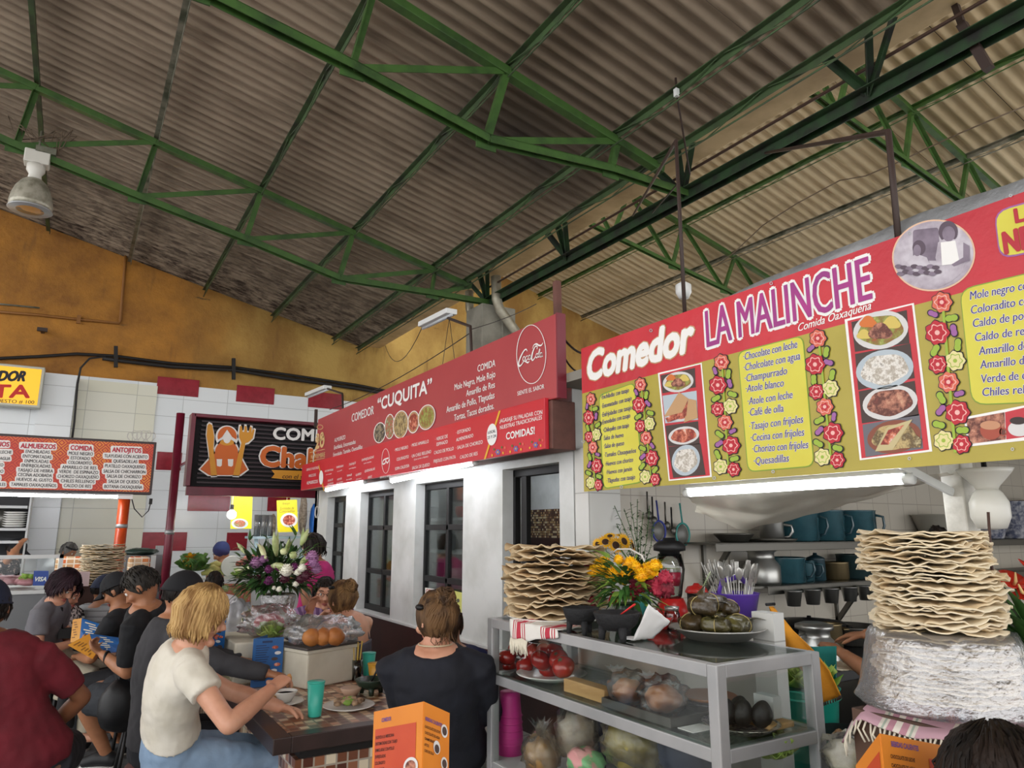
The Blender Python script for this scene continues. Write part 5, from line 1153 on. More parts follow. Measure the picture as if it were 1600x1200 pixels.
# red topped black shaker, red bowl, jars, napkin
c = top(1072, 958); c.x += .16; c.y += .08
t = thing('thermos', 'black pot with a bright red ribbed cap between the blender and the tamales', 'pot', c)
hz = P(1072, 915, X=c.x).z - c.z
MB().lathe([(0, 0), (.045, 0), (.05, .02), (.05, hz * .75), (0, hz * .75)], c, 20).build('pot_body', BLKP, t); MB().lathe([(.055, hz * .72), (.058, hz * .8), (.045, hz * 1.0), (.02, hz * 1.05), (.012, hz * 1.15), (0, hz * 1.15)], c, 20, wob=lambda a, i: 1 + .04 * math.cos(8 * a)).build('cap', REDP, t)
c = top(1008, 985); c.x += .08
o = MB().lathe([(0, 0), (.03, 0), (.06, .05), (.055, .05), (.028, .008), (0, .008)], c, 24).build('bowl', REDP); tag(o, 'small red plastic bowl behind the white napkin', 'bowl')
c = top(1034, 985); c.x += .06
t = thing('salsa_jar', 'small clear jar with a metal lid beside the tamales', 'jar', c); MB().lathe([(0, 0), (.03, 0), (.032, .06), (.026, .075)], c, 18).build('glass', clear('jar glass', 'DCE0DC'), t); MB().lathe([(.028, .075), (.03, .09), (0, .092)], c, 18).build('lid', STEEL, t)
def nap(u, v):
    a = top(975, 1000); k = u * .14; x = a.x + .0 + .10 * v; y = a.y - k + .02; z = TOPZ + .006 + (max(0, u - .5) * .26 * (1 - .5 * v)) + .008 * nz(u * 6, v * 6, 3); return V((x + .04 * max(0, u - .5), y, z))
tag(MB().grid(nap, 16, 10).build('napkin', mat('paper napkin', 'ECEAE8', .8), solid=.003), 'folded white paper napkin on the case in front of the red bowl', 'napkin')
# tamales in a steel bowl
c = top(1108, 1003); c.x += .10; c.y += .05
t = thing('bowl', 'wide steel bowl full of leaf-wrapped tamales on the display case', 'bowl', c)
MB().lathe([(0, 0), (.115, 0), (.165, .035), (.18, .04), (.17, .042), (.112, .008), (0, .008)], c, 40).build('bowl_body', STEEL, t)
for i in range(24):
    a = 2 * math.pi * i / 24; p = c + V((.158 * math.cos(a), .158 * math.sin(a), .04))
TAM = mat('tamale husk', '4A3A1E', .35, c2='2A2418', vs=14, lo=.35, hi=.65, bump=.7, bs=18, bd=.02, coat=.3); TAM2 = mat('tamale husk olive', '5A5424', .35, c2='38301A', vs=14, lo=.35, hi=.65, bump=.7, bs=18, bd=.02, coat=.3)
for i, (dx, dy, dz, r, seed, lab) in enumerate(((-.08, .05, .055, .055, 1, 'leaf-wrapped tamale at the left of the bowl'), (.0, .02, .06, .055, 2, 'leaf-wrapped tamale low in the middle of the bowl'), (.075, -.02, .055, .05, 3, 'leaf-wrapped tamale at the right of the bowl'), (-.06, -.05, .055, .05, 4, 'olive leaf-wrapped tamale at the front left of the bowl'),
        (.03, -.075, .055, .055, 5, 'leaf-wrapped tamale at the front of the bowl tied with string'), (-.055, .02, .115, .056, 6, 'leaf-wrapped tamale on top at the left with a pointed fold'), (.01, .02, .125, .05, 7, 'topmost leaf-wrapped tamale of the heap'), (.06, .0, .105, .05, 8, 'leaf-wrapped tamale on top at the right of the heap'), (.09, .06, .06, .045, 9, 'leaf-wrapped tamale at the back right of the bowl'))):
    p = c + V((dx, dy, dz)); tt = thing('tamale', lab, 'tamale', p, 'tamales in the steel bowl')
    mb = MB(); R = Matrix.Rotation(seed * 1.3, 3, 'Z') @ Matrix.Rotation(jit(.4), 3, 'X')
    def f(q, seed=seed): 
        k = (abs(q.x) ** 3 + abs(q.y) ** 3 + abs(q.z) ** 3) ** (-1 / 3); return q * (k * .92 + .16 * nz(q.x * 2 + seed, q.y * 2, q.z * 2))
    mb.ball(p, (r * 1.15, r * .85, r * .62), 24, 14, R=R, fn=f)
    if seed == 6: mb.tube([p + V((-.01, 0, .02)), p + V((.0, 0, .05)), p + V((.02, 0, .075))], [.03, .018, .003], 8, ell=.5)
    for k in range(3): leaf(mb, p + R @ V((r * .5 * (k - 1), -r * .5, r * .2)), R @ V((jit(1), -.6, .5)), r * 1.1, r * .7, bend=.6)
    mb.build('husk', TAM2 if seed in (4, 5, 2) else TAM, tt)
    MB().tube([p + R @ V((.1 * r, r * .9 * math.cos(a), r * .68 * math.sin(a))) for a in [2 * math.pi * k / 16 for k in range(16)]], .0015, 5, closed=True).build('string', mat('husk string', 'B8A468', .8), tt)
# cutlery in a purple basket
c = V((2.5, P(1150, 950, X=2.5).y, 1.186)); zr = P(1140, 925, X=2.5).z
PUR = mat('purple plastic', '5C3EA0', .35)
t = thing('cutlery_basket', 'purple plastic basket crammed with forks and spoons behind the tamales', 'basket', c)
MB().lathe([(0, 0), (.07, 0), (.1, zr - c.z - .005), (.104, zr - c.z), (.096, zr - c.z), (.066, .006), (0, .006)], c, 28).build('basket_body', PUR, t)
MB().tube([c + V((-.1, 0, zr - c.z)), c + V((-.08, 0, zr - c.z + .05)), c + V((0, -.03, zr - c.z + .07)), c + V((.08, 0, zr - c.z + .03)), c + V((.1, 0, zr - c.z))], .006, 8, ell=2).build('handle', PUR, t)
def cutlery(nm, lab, base, d, L):
    d = V(d).normalized(); s, u = basis(d); tip = base + d * L; t = thing(nm, lab, nm, base, 'cutlery in the purple basket')
    MB().tube([base, base + d * L * .65], [.003, .0022], 6, ell=.6).build('handle', STEEL, t); mb = MB(); R = Matrix((s, u, d)).transposed()
    if nm == 'spoon': mb.ball(base + d * (L * .65 + .026), (.016, .005, .028), 12, 8, R=R)
    else:
        mb.box(base + d * (L * .65 + .012), (.022, .002, .024), R=R)
        for k in range(4): mb.box(base + d * (L * .65 + .042) + s * (-.009 + .006 * k), (.0026, .002, .04), R=R)
    mb.build('head', STEEL, t)
for i in range(60):
    a = random.uniform(0, 6.28); rr = random.uniform(.2, 1) ** .5 * .075; b_ = c + V((rr * math.cos(a) * .6, rr * math.sin(a) * .6, .02)); nm = 'fork' if i % 3 else 'spoon'
    cutlery(nm, 'steel %s standing in the purple basket' % nm, b_, (math.cos(a) * rr * 5, math.sin(a) * rr * 5, 1), random.uniform(.25, .33))
mb = MB()
for k in range(12): f = k / 12; p = P(1088 + 20 * f, 935 - 38 * f, X=2.35); leaf(mb, p, V((-.6, .2, .5)), .03, .008, n=4); leaf(mb, p, V((.7, -.2, .4)), .03, .008, n=4)
mb.tube([P(1088, 937, X=2.35), P(1110, 893, X=2.35)], .002, 5); tag(mb.build('sprig', mat('pale sprig', '9AA880', .7)), 'pale green feathery sprig left of the purple basket', 'sprig')
# utensils hanging on the kitchen wall
for lab, m, x, y, r in (('teal ring strainer hanging on the kitchen tiles', TEALV, 1067, 835, .055), ('blue ring strainer hanging on the kitchen tiles behind the greenery', mat('blue plastic', '2A3A9A', .35), 1030, 830, .05)):
    c = P(x, y, Y=3.2); t = thing('strainer', lab, 'strainer', c)
    MB().tube([c + V((r * math.cos(a), 0, r * 1.2 * math.sin(a))) for a in [2 * math.pi * k / 28 for k in range(28)]], .006, 8, closed=True).build('rim', m, t)
    MB().tube([c + V((0, .0, r * 1.2)), c + V((.005, .02, r * 1.2 + .12))], .005, 8).build('handle', m, t)
    MB().ball(c + V((0, .012, 0)), (r * .95, .02, r * 1.12), 16, 10).build('mesh_bowl', clear('fine mesh', 'B8B8B4', .1, .3, .35, 0, 1, '9A9A96'), t)
for i, x in enumerate((1012, 1020, 1040, 1050)):
    c = P(x, 800 + i * 8, Y=3.22); t = thing('ladle', ('first', 'second', 'third', 'last')[i] + ' from left of the dark utensils hanging above the strainers', 'ladle', c)
    MB().tube([c + V((0, 0, .12)), c], .005, 8).build('handle', BLKP if i % 2 else DSTEEL, t); MB().ball(c + V((0, -.012, -.02)), (.022, .014, .026), 12, 8).build('head', DSTEEL, t)
# ---------------------------------------------------------------- inside the case, upper shelf
def sh(x, y, z=SZ + .001): return P(x, y, Z=z)
c = sh(838, 1046); c.x = 1.86; c.y = 2.72
t = thing('plate', 'pale plate of red tomatoes at the far end of the case shelf', 'plate', c)
MB().lathe([(0, 0), (.1, 0), (.15, .02), (.155, .025), (.1, .008), (0, .008)], c, 36).build('dish', mat('white china', 'E4E2DC'), t)
TOM = mat('tomato red', 'A82418', .2, c2='8E1A14', vs=8, coat=.4)
tom = None
TP = [(793, 1027), (820, 1040), (805, 1015), (824, 1017), (845, 1032), (852, 1018), (873, 1030), (858, 1044), (880, 1042), (837, 1020), (866, 1017), (797, 1042)]
for i, (x, y) in enumerate(TP):
    Xt = 1.80 + .022 * (i % 4) + (.05 if y < 1025 else 0); p = P(x, y, X=Xt)
    if not tom:
        tom = thing('tomato', '', 'tomato', p, 'tomatoes on the plate')
        MB().ball(p, (.043, .043, .037), 20, 14, fn=lambda q: q * (1 + .03 * math.cos(5 * math.atan2(q.y, q.x)) * (1 - q.z * q.z) - .12 * math.exp(-((1 - abs(q.z)) / .08)))).build('fruit', TOM, tom)
        mb = MB()
        for k in range(5): leaf(mb, p + V((0, 0, .033)), V((math.cos(k * 1.257), math.sin(k * 1.257), .2)), .014, .006, n=3)
        mb.build('calyx', LEAFD, tom); o = tom
    else: o = dup(tom, p, (jit(.6), jit(.6), random.uniform(0, 6)), sc=1 + jit(.12))
    o['label'] = 'ripe red tomato heaped on the plate inside the case'
WOODL = mat('pale wood', 'C09A64', .6, c2='A8804C', vs=3, st=(6, 1, 6)); WOODB = mat('brown tray wood', '8A5A38', .45, c2='74482C', vs=5)
a = sh(880, 1068); o = MB().box((1.79, 2.36, SZ + .025), (.06, .26, .05)).build('wooden_box', WOODL, bevel=.004); tag(o, 'pale wooden block in front of the tomatoes in the case', 'box')
o = MB().lathe([(0, 0), (.08, 0), (.11, .02), (.105, .02), (.08, .006), (0, .006)], (1.95, 2.4, SZ + .001), 30).build('dish', clear('cut glass', 'E4E6E6', .3, .1, .2, .8, 40)); tag(o, 'cut glass dish behind the wooden block', 'dish')
o = MB().bx((1.74, 1.86, SZ + .001), (1.96, 2.22, SZ + .006)).bx((1.74, 1.86, SZ + .006), (1.746, 2.22, SZ + .03)).bx((1.954, 1.86, SZ + .006), (1.96, 2.22, SZ + .03)).bx((1.746, 1.86, SZ + .006), (1.954, 1.866, SZ + .03)).bx((1.746, 2.214, SZ + .006), (1.954, 2.22, SZ + .03)).build('baking_tray', DSTEEL); tag(o, 'shallow steel baking tray under the bagged rolls in the case', 'tray')
BREAD = mat('bread crust', 'B8763A', .6, c2='9A5A28', vs=7, bump=.2, bs=20); BAG = clear('thin bag', 'FCFCFC', .14, .08, .03, .9, 16)
for lab, cc, sc_ in (('brown bread roll in a clear bag at the left on the steel tray', (1.82, 2.16, SZ + .055), 1), ('brown bread roll in a knotted clear bag in the middle of the steel tray', (1.84, 2.0, SZ + .055), 1.1)):
    cc = V(cc); t = thing('bread_roll', lab, 'bread', cc); mb = MB(); blobby(mb, cc, (.055 * sc_, .06 * sc_, .042 * sc_), sc_ * 9, .18); mb.build('crust', BREAD, t)
    t2 = thing('plastic_bag', lab.replace('brown bread roll in a', 'thin') + ', round the roll', 'bag', cc); mb = MB(); blobby(mb, cc + V((0, .0, .01)), (.075 * sc_, .08 * sc_, .06 * sc_), sc_ * 4, .3, nu=28, nv=18, fr_=3); mb.build('film', BAG, t2)
    mb = MB()
    for k in range(9): a = k * .7; leaf(mb, cc + V((-.01, .06, .05)), V((math.cos(a), math.sin(a), .9)), .05, .03, bend=.2)
    mb.build('knotted_end', clear('bag white', 'F8F8F8', .3, .15, .4), t2)
for lab, cc, r, z in (('tan round clay plate on top of the pair in the case', (1.94, 1.93, 0), .085, .035), ('dark rimmed plate under the tan plate in the case', (1.945, 1.925, 0), .09, .022)):
    pass
o = MB().bx((1.98, 1.66, SZ + .001), (2.1, 2.3, SZ + .02)).build('wooden_board', WOODL, bevel=.004); tag(o, 'pale wooden board behind the steel tray in the case', 'board')
o = MB().lathe([(0, 0), (.09, 0), (.105, .012), (.1, .012), (0, .006)], (2.04, 1.98, SZ + .022), 36).build('plate', mat('dark rim', '3A3A40', .4)); tag(o, 'dark rimmed plate on the wooden board, under the tan plate', 'plate')
o = MB().lathe([(0, 0), (.08, 0), (.103, .014), (.098, .014), (.07, .008), (0, .008)], (2.04, 1.98, SZ + .036), 36).build('plate', mat('tan clay', 'B4784C', .4)); tag(o, 'tan clay plate on top of the dark rimmed plate in the case', 'plate')
c = V((1.93, 1.735, SZ + .001)); PERF = mat('perforated silver', 'B8B4A8', .3, .8, c2='4A4844', vs=60, lo=.5, hi=.52)
o = MB().lathe([(0, 0), (.09, 0), (.12, .018), (.125, .022), (.118, .02), (.085, .006), (0, .006)], c, 36).build('tray', PERF); tag(o, 'round silver perforated tray with dark avocados at the near end of the case', 'tray')
AVO = mat('avocado skin', '1E1C1A', .5, c2='2C2820', vs=14, bump=.4, bs=50)
for i, (dx, dy, rz__, lab) in enumerate(((-.03, .035, .4, 'leftmost dark avocado standing in the silver tray'), (.01, -.0, 1.2, 'dark avocado in the middle of the silver tray'), (.05, -.045, 2.4, 'dark avocado at the right of the silver tray'), (.04, .04, 3.0, 'dark avocado at the back of the silver tray'))):
    mb = MB(); mb.ball(c + V((dx, dy, .048)), (.035, .035, .045), 18, 12, R=Matrix.Rotation(.3, 3, 'X') @ rotz(rz__), fn=lambda q: V((q.x * (1 - .22 * max(0, q.z)), q.y * (1 - .22 * max(0, q.z)), q.z))); tag(mb.build('avocado', AVO), lab, 'avocado')
o = MB().bx((2.05, 1.7, SZ + .022), (2.09, 1.78, SZ + .09)).build('carton', WHITEP); tag(o, 'small white carton behind the avocados', 'carton')
o = MB().bx((1.76, 1.78, SZ + .001), (1.86, 1.85, SZ + .003)).build('paper_napkin', mat('paper napkin', 'ECEAE8')); tag(o, 'flat white paper napkin beside the silver tray', 'napkin')
# ---------------------------------------------------------------- inside the case, bottom
c = P(797, 1150, X=1.84); PINK = mat('pink plastic', 'E0409A', .4, c2='D0388E', vs=5)
zt = P(797, 1080, X=1.84).z
t = thing('cup_stack', 'tall stack of nested pink plastic cups in the case', 'cup stack', (1.84, c.y, BZ))
MB().lathe([(0, 0), (.062, 0), (.06, (zt - BZ) * .3), (.048, (zt - BZ) * .9), (.046, zt - BZ), (0, zt - BZ)], (1.84, c.y, BZ), 24).build('lower_cup', PINK, t)
for k in range(5): z = BZ + .04 + k * .03; MB().lathe([(.0605 - k * .001, 0), (.0625 - k * .001, .004), (.0605 - k * .001, .008)], (1.84, c.y, z), 24).build('cup_rim', PINK, t)
BAGB = mat('bagged bread', 'C09458', .6, c2='9A703C', vs=9, bump=.3); 
def bagged(lab, x, y, X, r, m, cat='bag', film=1):
    p = P(x, y, X=X); p.z = max(p.z, BZ + r[2] * 1.1); t = thing('bagged_food', lab, cat, p); mb = MB(); blobby(mb, p, r, x, .3, fr_=2.5); mb.build('contents', m, t)
    if film: mb = MB(); blobby(mb, p + V((0, 0, r[2] * .2)), [q * 1.2 for q in r], x + 5, .3, nu=26, nv=16, fr_=3.5); mb.build('film', BAG, t)
    mb = MB()
    for k in range(10): a = k * .63; leaf(mb, p + V((0, 0, r[2] * 1.1)), V((math.cos(a) * .6, math.sin(a) * .6, 1)), .09, .04, bend=.1)
    if film: mb.build('gathered_top', BAG, t)
bagged('tan bread in a clear bag at the bottom left of the case', 845, 1185, 1.78, (.06, .08, .07), BAGB)
bagged('pale food in a tall knotted clear bag in the bottom of the case', 900, 1150, 1.9, (.07, .08, .09), mat('pale bagged food', 'B8A890', .6, c2='8A7A68', vs=7))
bagged('pink and green wrapped bundle in the bottom of the case', 915, 1190, 1.76, (.06, .09, .05), mat('pink green wrap', 'D89A98', .5, c2='7AB880', vs=8, lo=.48, hi=.52), film=0)
bagged('yellow corn husks in a clear bag in the bottom of the case', 990, 1165, 1.86, (.09, .12, .08), mat('yellow husk', 'B4A050', .6, c2='8A7A3A', vs=8, bump=.4))
bagged('dark blue bundle at the bottom of the case beside the husks', 1070, 1180, 1.9, (.08, .1, .08), mat('dark blue cloth', '1E2A40', .7), film=0)
for i in range(2):
    x = 905 + i * 24; p = P(x, 1130, X=2.05); t = thing('carton', ('left' if not i else 'right') + ' one of two dark blue drink cartons at the back of the case', 'carton', (2.05, p.y, BZ))
    MB().box((2.05, p.y, (BZ + p.z + .05) / 2), (.06, .075, p.z + .05 - BZ)).build('box', mat('carton navy', '1A2040', .5), t, bevel=.003)
    MB().box((2.0195, p.y, p.z + .01), (.002, .05, .02)).build('printed_band', mat('print silver', '9AA0B0', .5), t)
def lettuce(lab, c, r, n=26, m=None, name='lettuce'):
    mb = MB()
    for i in range(n):
        d = rdir(.0); s, u = basis(d); L = r * random.uniform(.8, 1.25)
        def lf(a, b, d=d, s=s, u=u, L=L): 
            w = (a - .5) * L * 1.1 * (.25 + b); ru = .12 * L * b * math.sin(a * 14 + i) ; return V(c) + d * (L * b * .9) + s * w + u * (ru + .3 * L * (a - .5) ** 2 + .25 * L * b * b)
        mb.grid(lf, 12, 6)
    return tag(mb.build(name, m or mat('lettuce', '6A9A2E', .5, c2='A8C058', vs=10), solid=.0015), lab, 'lettuce')
lettuce('pale green lettuce at the bottom near end of the case', P(1205, 1185, X=2.0), .075, 22, mat('pale lettuce', 'B0C070', .5, c2='84A048', vs=10))
# bucket with lettuce, cloths, pan beyond the case end
bc = P(1258, 1075, X=2.62); c = V((bc.x, bc.y, .62)); zr = P(1258, 1072, X=2.62).z
t = thing('bucket', 'teal plastic bucket holding lettuce behind the near end of the case', 'bucket', c); TEALP = mat('teal plastic', '1E9A84', .35)
MB().lathe([(0, 0), (.1, 0), (.125, zr - .63), (.135, zr - .62), (.12, zr - .62), (.097, .008), (0, .008)], c, 32).build('bucket_body', TEALP, t)
MB().lathe([(.128, zr - .66), (.134, zr - .655), (.128, zr - .65)], c, 32).build('rim_band', TEALP, t)
lettuce('bright green curly lettuce heaped in the teal bucket', V((c.x, c.y, zr - .01)), .115, 40)
o = MB().bx((2.44, c.y - .2, 0), (2.8, c.y + .15, .618)).build('crate', mat('dark crate', '3A342E', .7)); tag(o, 'dark crate under the teal bucket', 'crate')
OCH = mat('ochre cloth', 'D8901E', .85, c2='C88218', vs=6, bump=.2, bs=50)
XQ = 2.5
pts_l = [P(1202, 948, X=2.56), P(1207, 980, X=XQ), P(1225, 1020, X=XQ), P(1262, 1060, X=XQ), P(1283, 1100, X=XQ)]
pts_r = [P(1206, 948, X=2.56), P(1236, 985, X=XQ), P(1272, 1020, X=XQ), P(1295, 1048, X=XQ), P(1315, 1086, X=XQ)]
def oc(u, v):
    i = min(3, int(v * 4)); f = v * 4 - i; a = pts_l[i] * (1 - f) + pts_l[i + 1] * f; b = pts_r[i] * (1 - f) + pts_r[i + 1] * f
    return a * (1 - u) + b * u + V((.012 * math.sin(u * 7 + v * 3), 0, 0))
t = thing('cloth', 'ochre yellow kitchen cloth hanging beyond the near end of the case', 'cloth', pts_l[2])
MB().grid(oc, 12, 28).build('weave', OCH, t, solid=.004)
mb = MB()
for i in range(14): p = oc(i / 13, 1); mb.tube([p, p + V((0, 0, -.012))], .003, 5)
mb.build('edging', mat('edging dark', '4A3A30', .8), t)
MB().tube([pts_l[0] + V((-.02, 0, .01)), pts_r[0] + V((.02, 0, .01))], .006, 8).build('peg', BLACKF, t)
def tealc(u, v): a = P(1245 + 60 * u, 1010 + 125 * v, X=2.72); return a + V((.015 * math.sin(u * 9), 0, 0))
tag(MB().grid(tealc, 14, 10).build('cloth', mat('teal cloth', '14706A', .85), solid=.004), 'teal cloth hanging behind the ochre cloth', 'cloth')
FLC = mat('flowered cloth', 'D8D0C8', .8, c2='A83040', vs=26, lo=.5, hi=.55)
tag(MB().grid(lambda u, v: P(1190 + 20 * u, 1050 + 64 * v, X=2.3) + V((.01 * math.sin(u * 8), 0, 0)), 8, 8).build('cloth', FLC, solid=.004), 'narrow flowered cloth hanging at the back of the case end', 'cloth')
o = MB().bx((2.23, P(1213, 960, X=2.25).y, 0), (2.29, P(1180, 960, X=2.25).y, P(1200, 957, X=2.25).z)).build('tiled_pillar', tiles('pillar tiles', 'CFCFCA', 'A8A8A2', .3, .3, .003, plane='XZ')); tag(o, 'short white tiled pillar behind the tamale bowl', 'pillar')
c = P(1320, 1155, X=2.55); t = thing('frying_pan', 'black frying pan low beyond the case, beside the wrapped bundle', 'pan', c)
MB().lathe([(0, 0), (.08, 0), (.11, .03), (.105, .03), (.078, .006), (0, .006)], c, 28).build('pan_body', BLKP, t); MB().tube([c + V((.1, .02, .025)), c + V((.24, .06, .04))], .009, 8).build('handle', BLKP, t)
p = P(1325, 1185, X=2.2); bagp = p.copy()
t = thing('bagged_food', 'white food in a clear bag low beside the orange menu at right', 'bag', p); mb = MB(); blobby(mb, p, (.07, .07, .055), 3, .3); mb.build('contents', mat('white food', 'D8D4C0', .6, c2='C0B890', vs=9), t); mb = MB(); blobby(mb, p + V((0, 0, .01)), (.085, .085, .07), 8, .35, nu=26, nv=16, fr_=3.5); mb.build('film', BAG, t)
o = MB().bx((1.98, 1.47, 0), (2.8, 1.6, p.z - .045)).build('side_shelf', DSTEEL); tag(o, 'steel side shelf between the case and the wooden counter', 'shelf')
# ================================================================ DINERS' COUNTER
TX0, TX1, TY0, TY1, TZ = .80, 1.57, 3.19, 6.3, .76
EDGE = mat('dark table edge', '3A2A28', .35, c2='2E2220', vs=5); TMOS = tiles('table mosaic', 'B08060', '8A7460', .045, .045, .004, plane='XY', cols=['C89878', '7A4A38', 'E0C8A8', '8E5A40', 'D8B490', '5E3428'], rough=.3)
TMOSV = tiles('base mosaic', 'B08060', 'B0A494', .05, .05, .004, plane='XZ', cols=['C8A888', '7A4A34', 'E8D8BC', '9A6448', 'DCC4A0', '5E3428'], rough=.3); TMOSY = tiles('base mosaic side', 'B08060', 'B0A494', .05, .05, .004, plane='YZ', cols=['C8A888', '7A4A34', 'E8D8BC', '9A6448', 'DCC4A0', '5E3428'], rough=.3)
t = thing('dining_counter', 'long dining counter with a mosaic top and dark wooden edge', 'table', (TX0, TY0, 0))
mb = MB(); e = .075
mb.bx((TX0, TY0, TZ - .065), (TX0 + e, TY1, TZ)).bx((TX1 - e, TY0, TZ - .065), (TX1, TY1, TZ)).bx((TX0 + e, TY0, TZ - .065), (TX1 - e, TY0 + e, TZ)).bx((TX0 + e, TY1 - e, TZ - .065), (TX1 - e, TY1, TZ)); mb.build('table_edge', EDGE, t, bevel=.004)
MB().bx((TX0 + e, TY0 + e, TZ - .06), (TX1 - e, TY1 - e, TZ - .001)).build('mosaic_top', TMOS, t)
MB().bx((TX0 + .14, TY0 + .1, TZ - .13), (TX1 - .14, TY1 - .1, TZ - .065)).build('apron', mat('near black strip', '1A1616', .5), t)  # near-black strip set back under the table top
MB().bx((TX0 + .12, TY0 + .09, 0), (TX1 - .12, TY0 + .12, TZ - .12)).build('front_base', TMOSV, t)
MB().bx((TX0 + .12, TY0 + .12, 0), (TX0 + .15, TY1 - .1, TZ - .12)).build('side_base', TMOSY, t); MB().bx((TX1 - .15, TY0 + .12, 0), (TX1 - .12, TY1 - .1, TZ - .12)).build('side_base', TMOSY, t)
t = thing('bench', 'white tiled bench along the red-brown wainscot', 'bench', (2.1, 3.4, 0))
MB().bx((1.78, 3.06, .40), (XF - .015, 6.2, .45)).build('seat', tiles('bench tiles', 'D8D8D2', '8A8A86', .3, .3, .004, plane='XY'), t, bevel=.004); MB().bx((1.83, 3.08, 0), (XF - .015, 6.15, .4)).build('base', tiles('bench base tiles', 'D8D8D2', '8A8A86', .3, .3, .004, plane='YZ'), t)
def tp(x, y, z=TZ): return P(x, y, Z=z)
CHINA = mat('white china', 'E4E2DC', .2); CTEAL = mat('turquoise plastic', '3CB4A0', .35); CYEL = mat('yellow plastic', 'D8A038', .35)
def cup(label, c, r, h, m):
    t = thing('cup', label, 'cup', c); MB().lathe([(0, 0), (r * .72, 0), (r * .75, .004), (r, h), (r * .93, h), (r * .68, .008), (0, .008)], c, 28).build('cup_wall', m, t); MB().lathe([(r * .98, h - .006), (r * 1.04, h - .003), (r * 1.0, h + .002)], c, 28).build('lip', m, t)
def cupat(label, x0, x1, yt, yb, m):
    c = tp((x0 + x1) / 2, yb - 3); s = (c - EYE).dot(FWD) / FOC; r = (x1 - x0) / 2 * s; h = (yb - yt) * s * .98; cup(label, c, r, h, m)
cupat('turquoise plastic cup at the front of the mosaic counter', 478, 505, 1070, 1122, CTEAL)
cupat('turquoise plastic cup behind the yellow cup near the white box', 565, 586, 1024, 1058, CTEAL)
cupat('turquoise plastic cup at the far left behind the blue menu', 377, 395, 1010, 1046, CTEAL)
cupat('short yellow cup beside the turquoise cup near the white box', 574, 599, 1040, 1064, CYEL)
c = tp(441, 1100)
t = thing('saucer', 'white saucer under the small white bowl in front of the blonde woman', 'saucer', c); MB().lathe([(0, 0), (.06, 0), (.105, .014), (.1, .016), (.06, .006), (0, .006)], c, 32).build('dish', CHINA, t)
c2 = c + V((.015, .01, .008)); t = thing('bowl', 'small white bowl on the saucer in front of the blonde woman', 'bowl', c2); MB().lathe([(0, 0), (.03, 0), (.058, .045), (.06, .05), (.054, .05), (.028, .006), (0, .006)], c2, 28).build('bowl_body', CHINA, t); MB().lathe([(0, .038), (.05, .038)], c2, 24).build('soup', mat('brown soup', '8A5A34', .3), t)
blobm = mat('bread piece', 'C08A50', .6); o = MB(); blobby(o, c + V((-.06, .0, .03)), (.03, .025, .018), 4, .2); tag(o.build('bread_piece', blobm), 'piece of bread on the saucer beside the small white bowl', 'bread')
c = tp(545, 1106); t = thing('plate', 'oval white plate with chopped food at the front of the counter', 'plate', c); MB().lathe([(0, 0), (.08, 0), (.125, .015), (.12, .017), (.08, .006), (0, .006)], c, 36).build('dish', CHINA, t)
mb = MB(); mg = MB()
for i in range(34):
    a = random.uniform(0, 6.28); r = random.uniform(0, .075); blobby(mg if i % 5 == 0 else mb, c + V((r * math.cos(a), r * math.sin(a), .022 + .02 * (1 - r / .08))), (.019, .015, .012), i, .35, nu=8, nv=6)
mb.build('chopped_food', mat('chopped food', 'B89878', .6, c2='7A6048', vs=30), t, kind='stuff'); mg.build('green_garnish', LEAFL, t, kind='stuff')
c = tp(548, 1088); o = MB().lathe([(0, 0), (.03, 0), (.055, .04), (.05, .045), (.028, .008), (0, .008)], c, 24).build('bowl', mat('beige clay', 'C8A890', .5)); tag(o, 'small beige bowl beside the green mortar dish', 'bowl')
GST = mat('green glazed stone', '26382A', .35, c2='1A261E', vs=12, bump=.3, bs=40)
c = tp(580, 1084); t = molcajete('dark green glazed three-legged dish on the mosaic counter', c, .085, .075, GST)
t = thing('spoon', 'black spoon in the dark green three-legged dish', 'spoon', c); MB().tube([c + V((.0, 0, .06)), c + V((.03, -.01, .13))], .005, 8).build('handle', BLACKF, t); MB().ball(c + V((0, 0, .058)), (.018, .014, .006), 12, 8).build('spoon_bowl', BLACKF, t)
c = tp(611, 1068); t = thing('salt_shaker', 'small clear salt shaker with a pink top beside the navy-clad woman', 'shaker', c); MB().lathe([(0, 0), (.022, 0), (.018, .04), (.0, .04)], c, 16).build('glass', clear('jar glass', 'DCE0DC'), t); MB().lathe([(.019, .04), (.019, .055), (0, .058)], c, 16).build('cap', mat('pink cap', 'C87A8A', .4), t)
# white box with bagged bread, straws, bottle
BOXW = mat('cream box', 'D6D0BE', .6, c2='C4BCA8', vs=4)
a = tp(478, 1078); bR = tp(556, 1062); zt = P(478, 1018, X=a.x, ).z if False else 1.0
t = thing('bread_box', 'cream box with a dark lid carrying bagged bread in the middle of the counter', 'box', a)
bx0 = a.x; by0 = a.y; ang = math.atan2(bR.y - a.y, bR.x - a.x); U = V((math.cos(ang), math.sin(ang), 0)); W_ = V((-U.y, U.x, 0)); L = (bR - a).length; D = .3; HB = .20
R = Matrix((U, W_, V((0, 0, 1)))).transposed(); cb = a + U * L / 2 + W_ * D / 2
MB().box(cb + V((0, 0, HB / 2)), (L, D, HB), R=R).build('box_body', BOXW, t, bevel=.01); MB().box(cb + V((0, 0, HB - .012)), (L + .015, D + .015, .02), R=R).build('box_rim', BOXW, t, bevel=.004)
MB().box(cb + V((0, 0, HB + .005)), (L + .03, D + .03, .012), R=R).build('lid', mat('dark lid', '4A4440', .4), t, bevel=.003)
zl = TZ + HB + .012
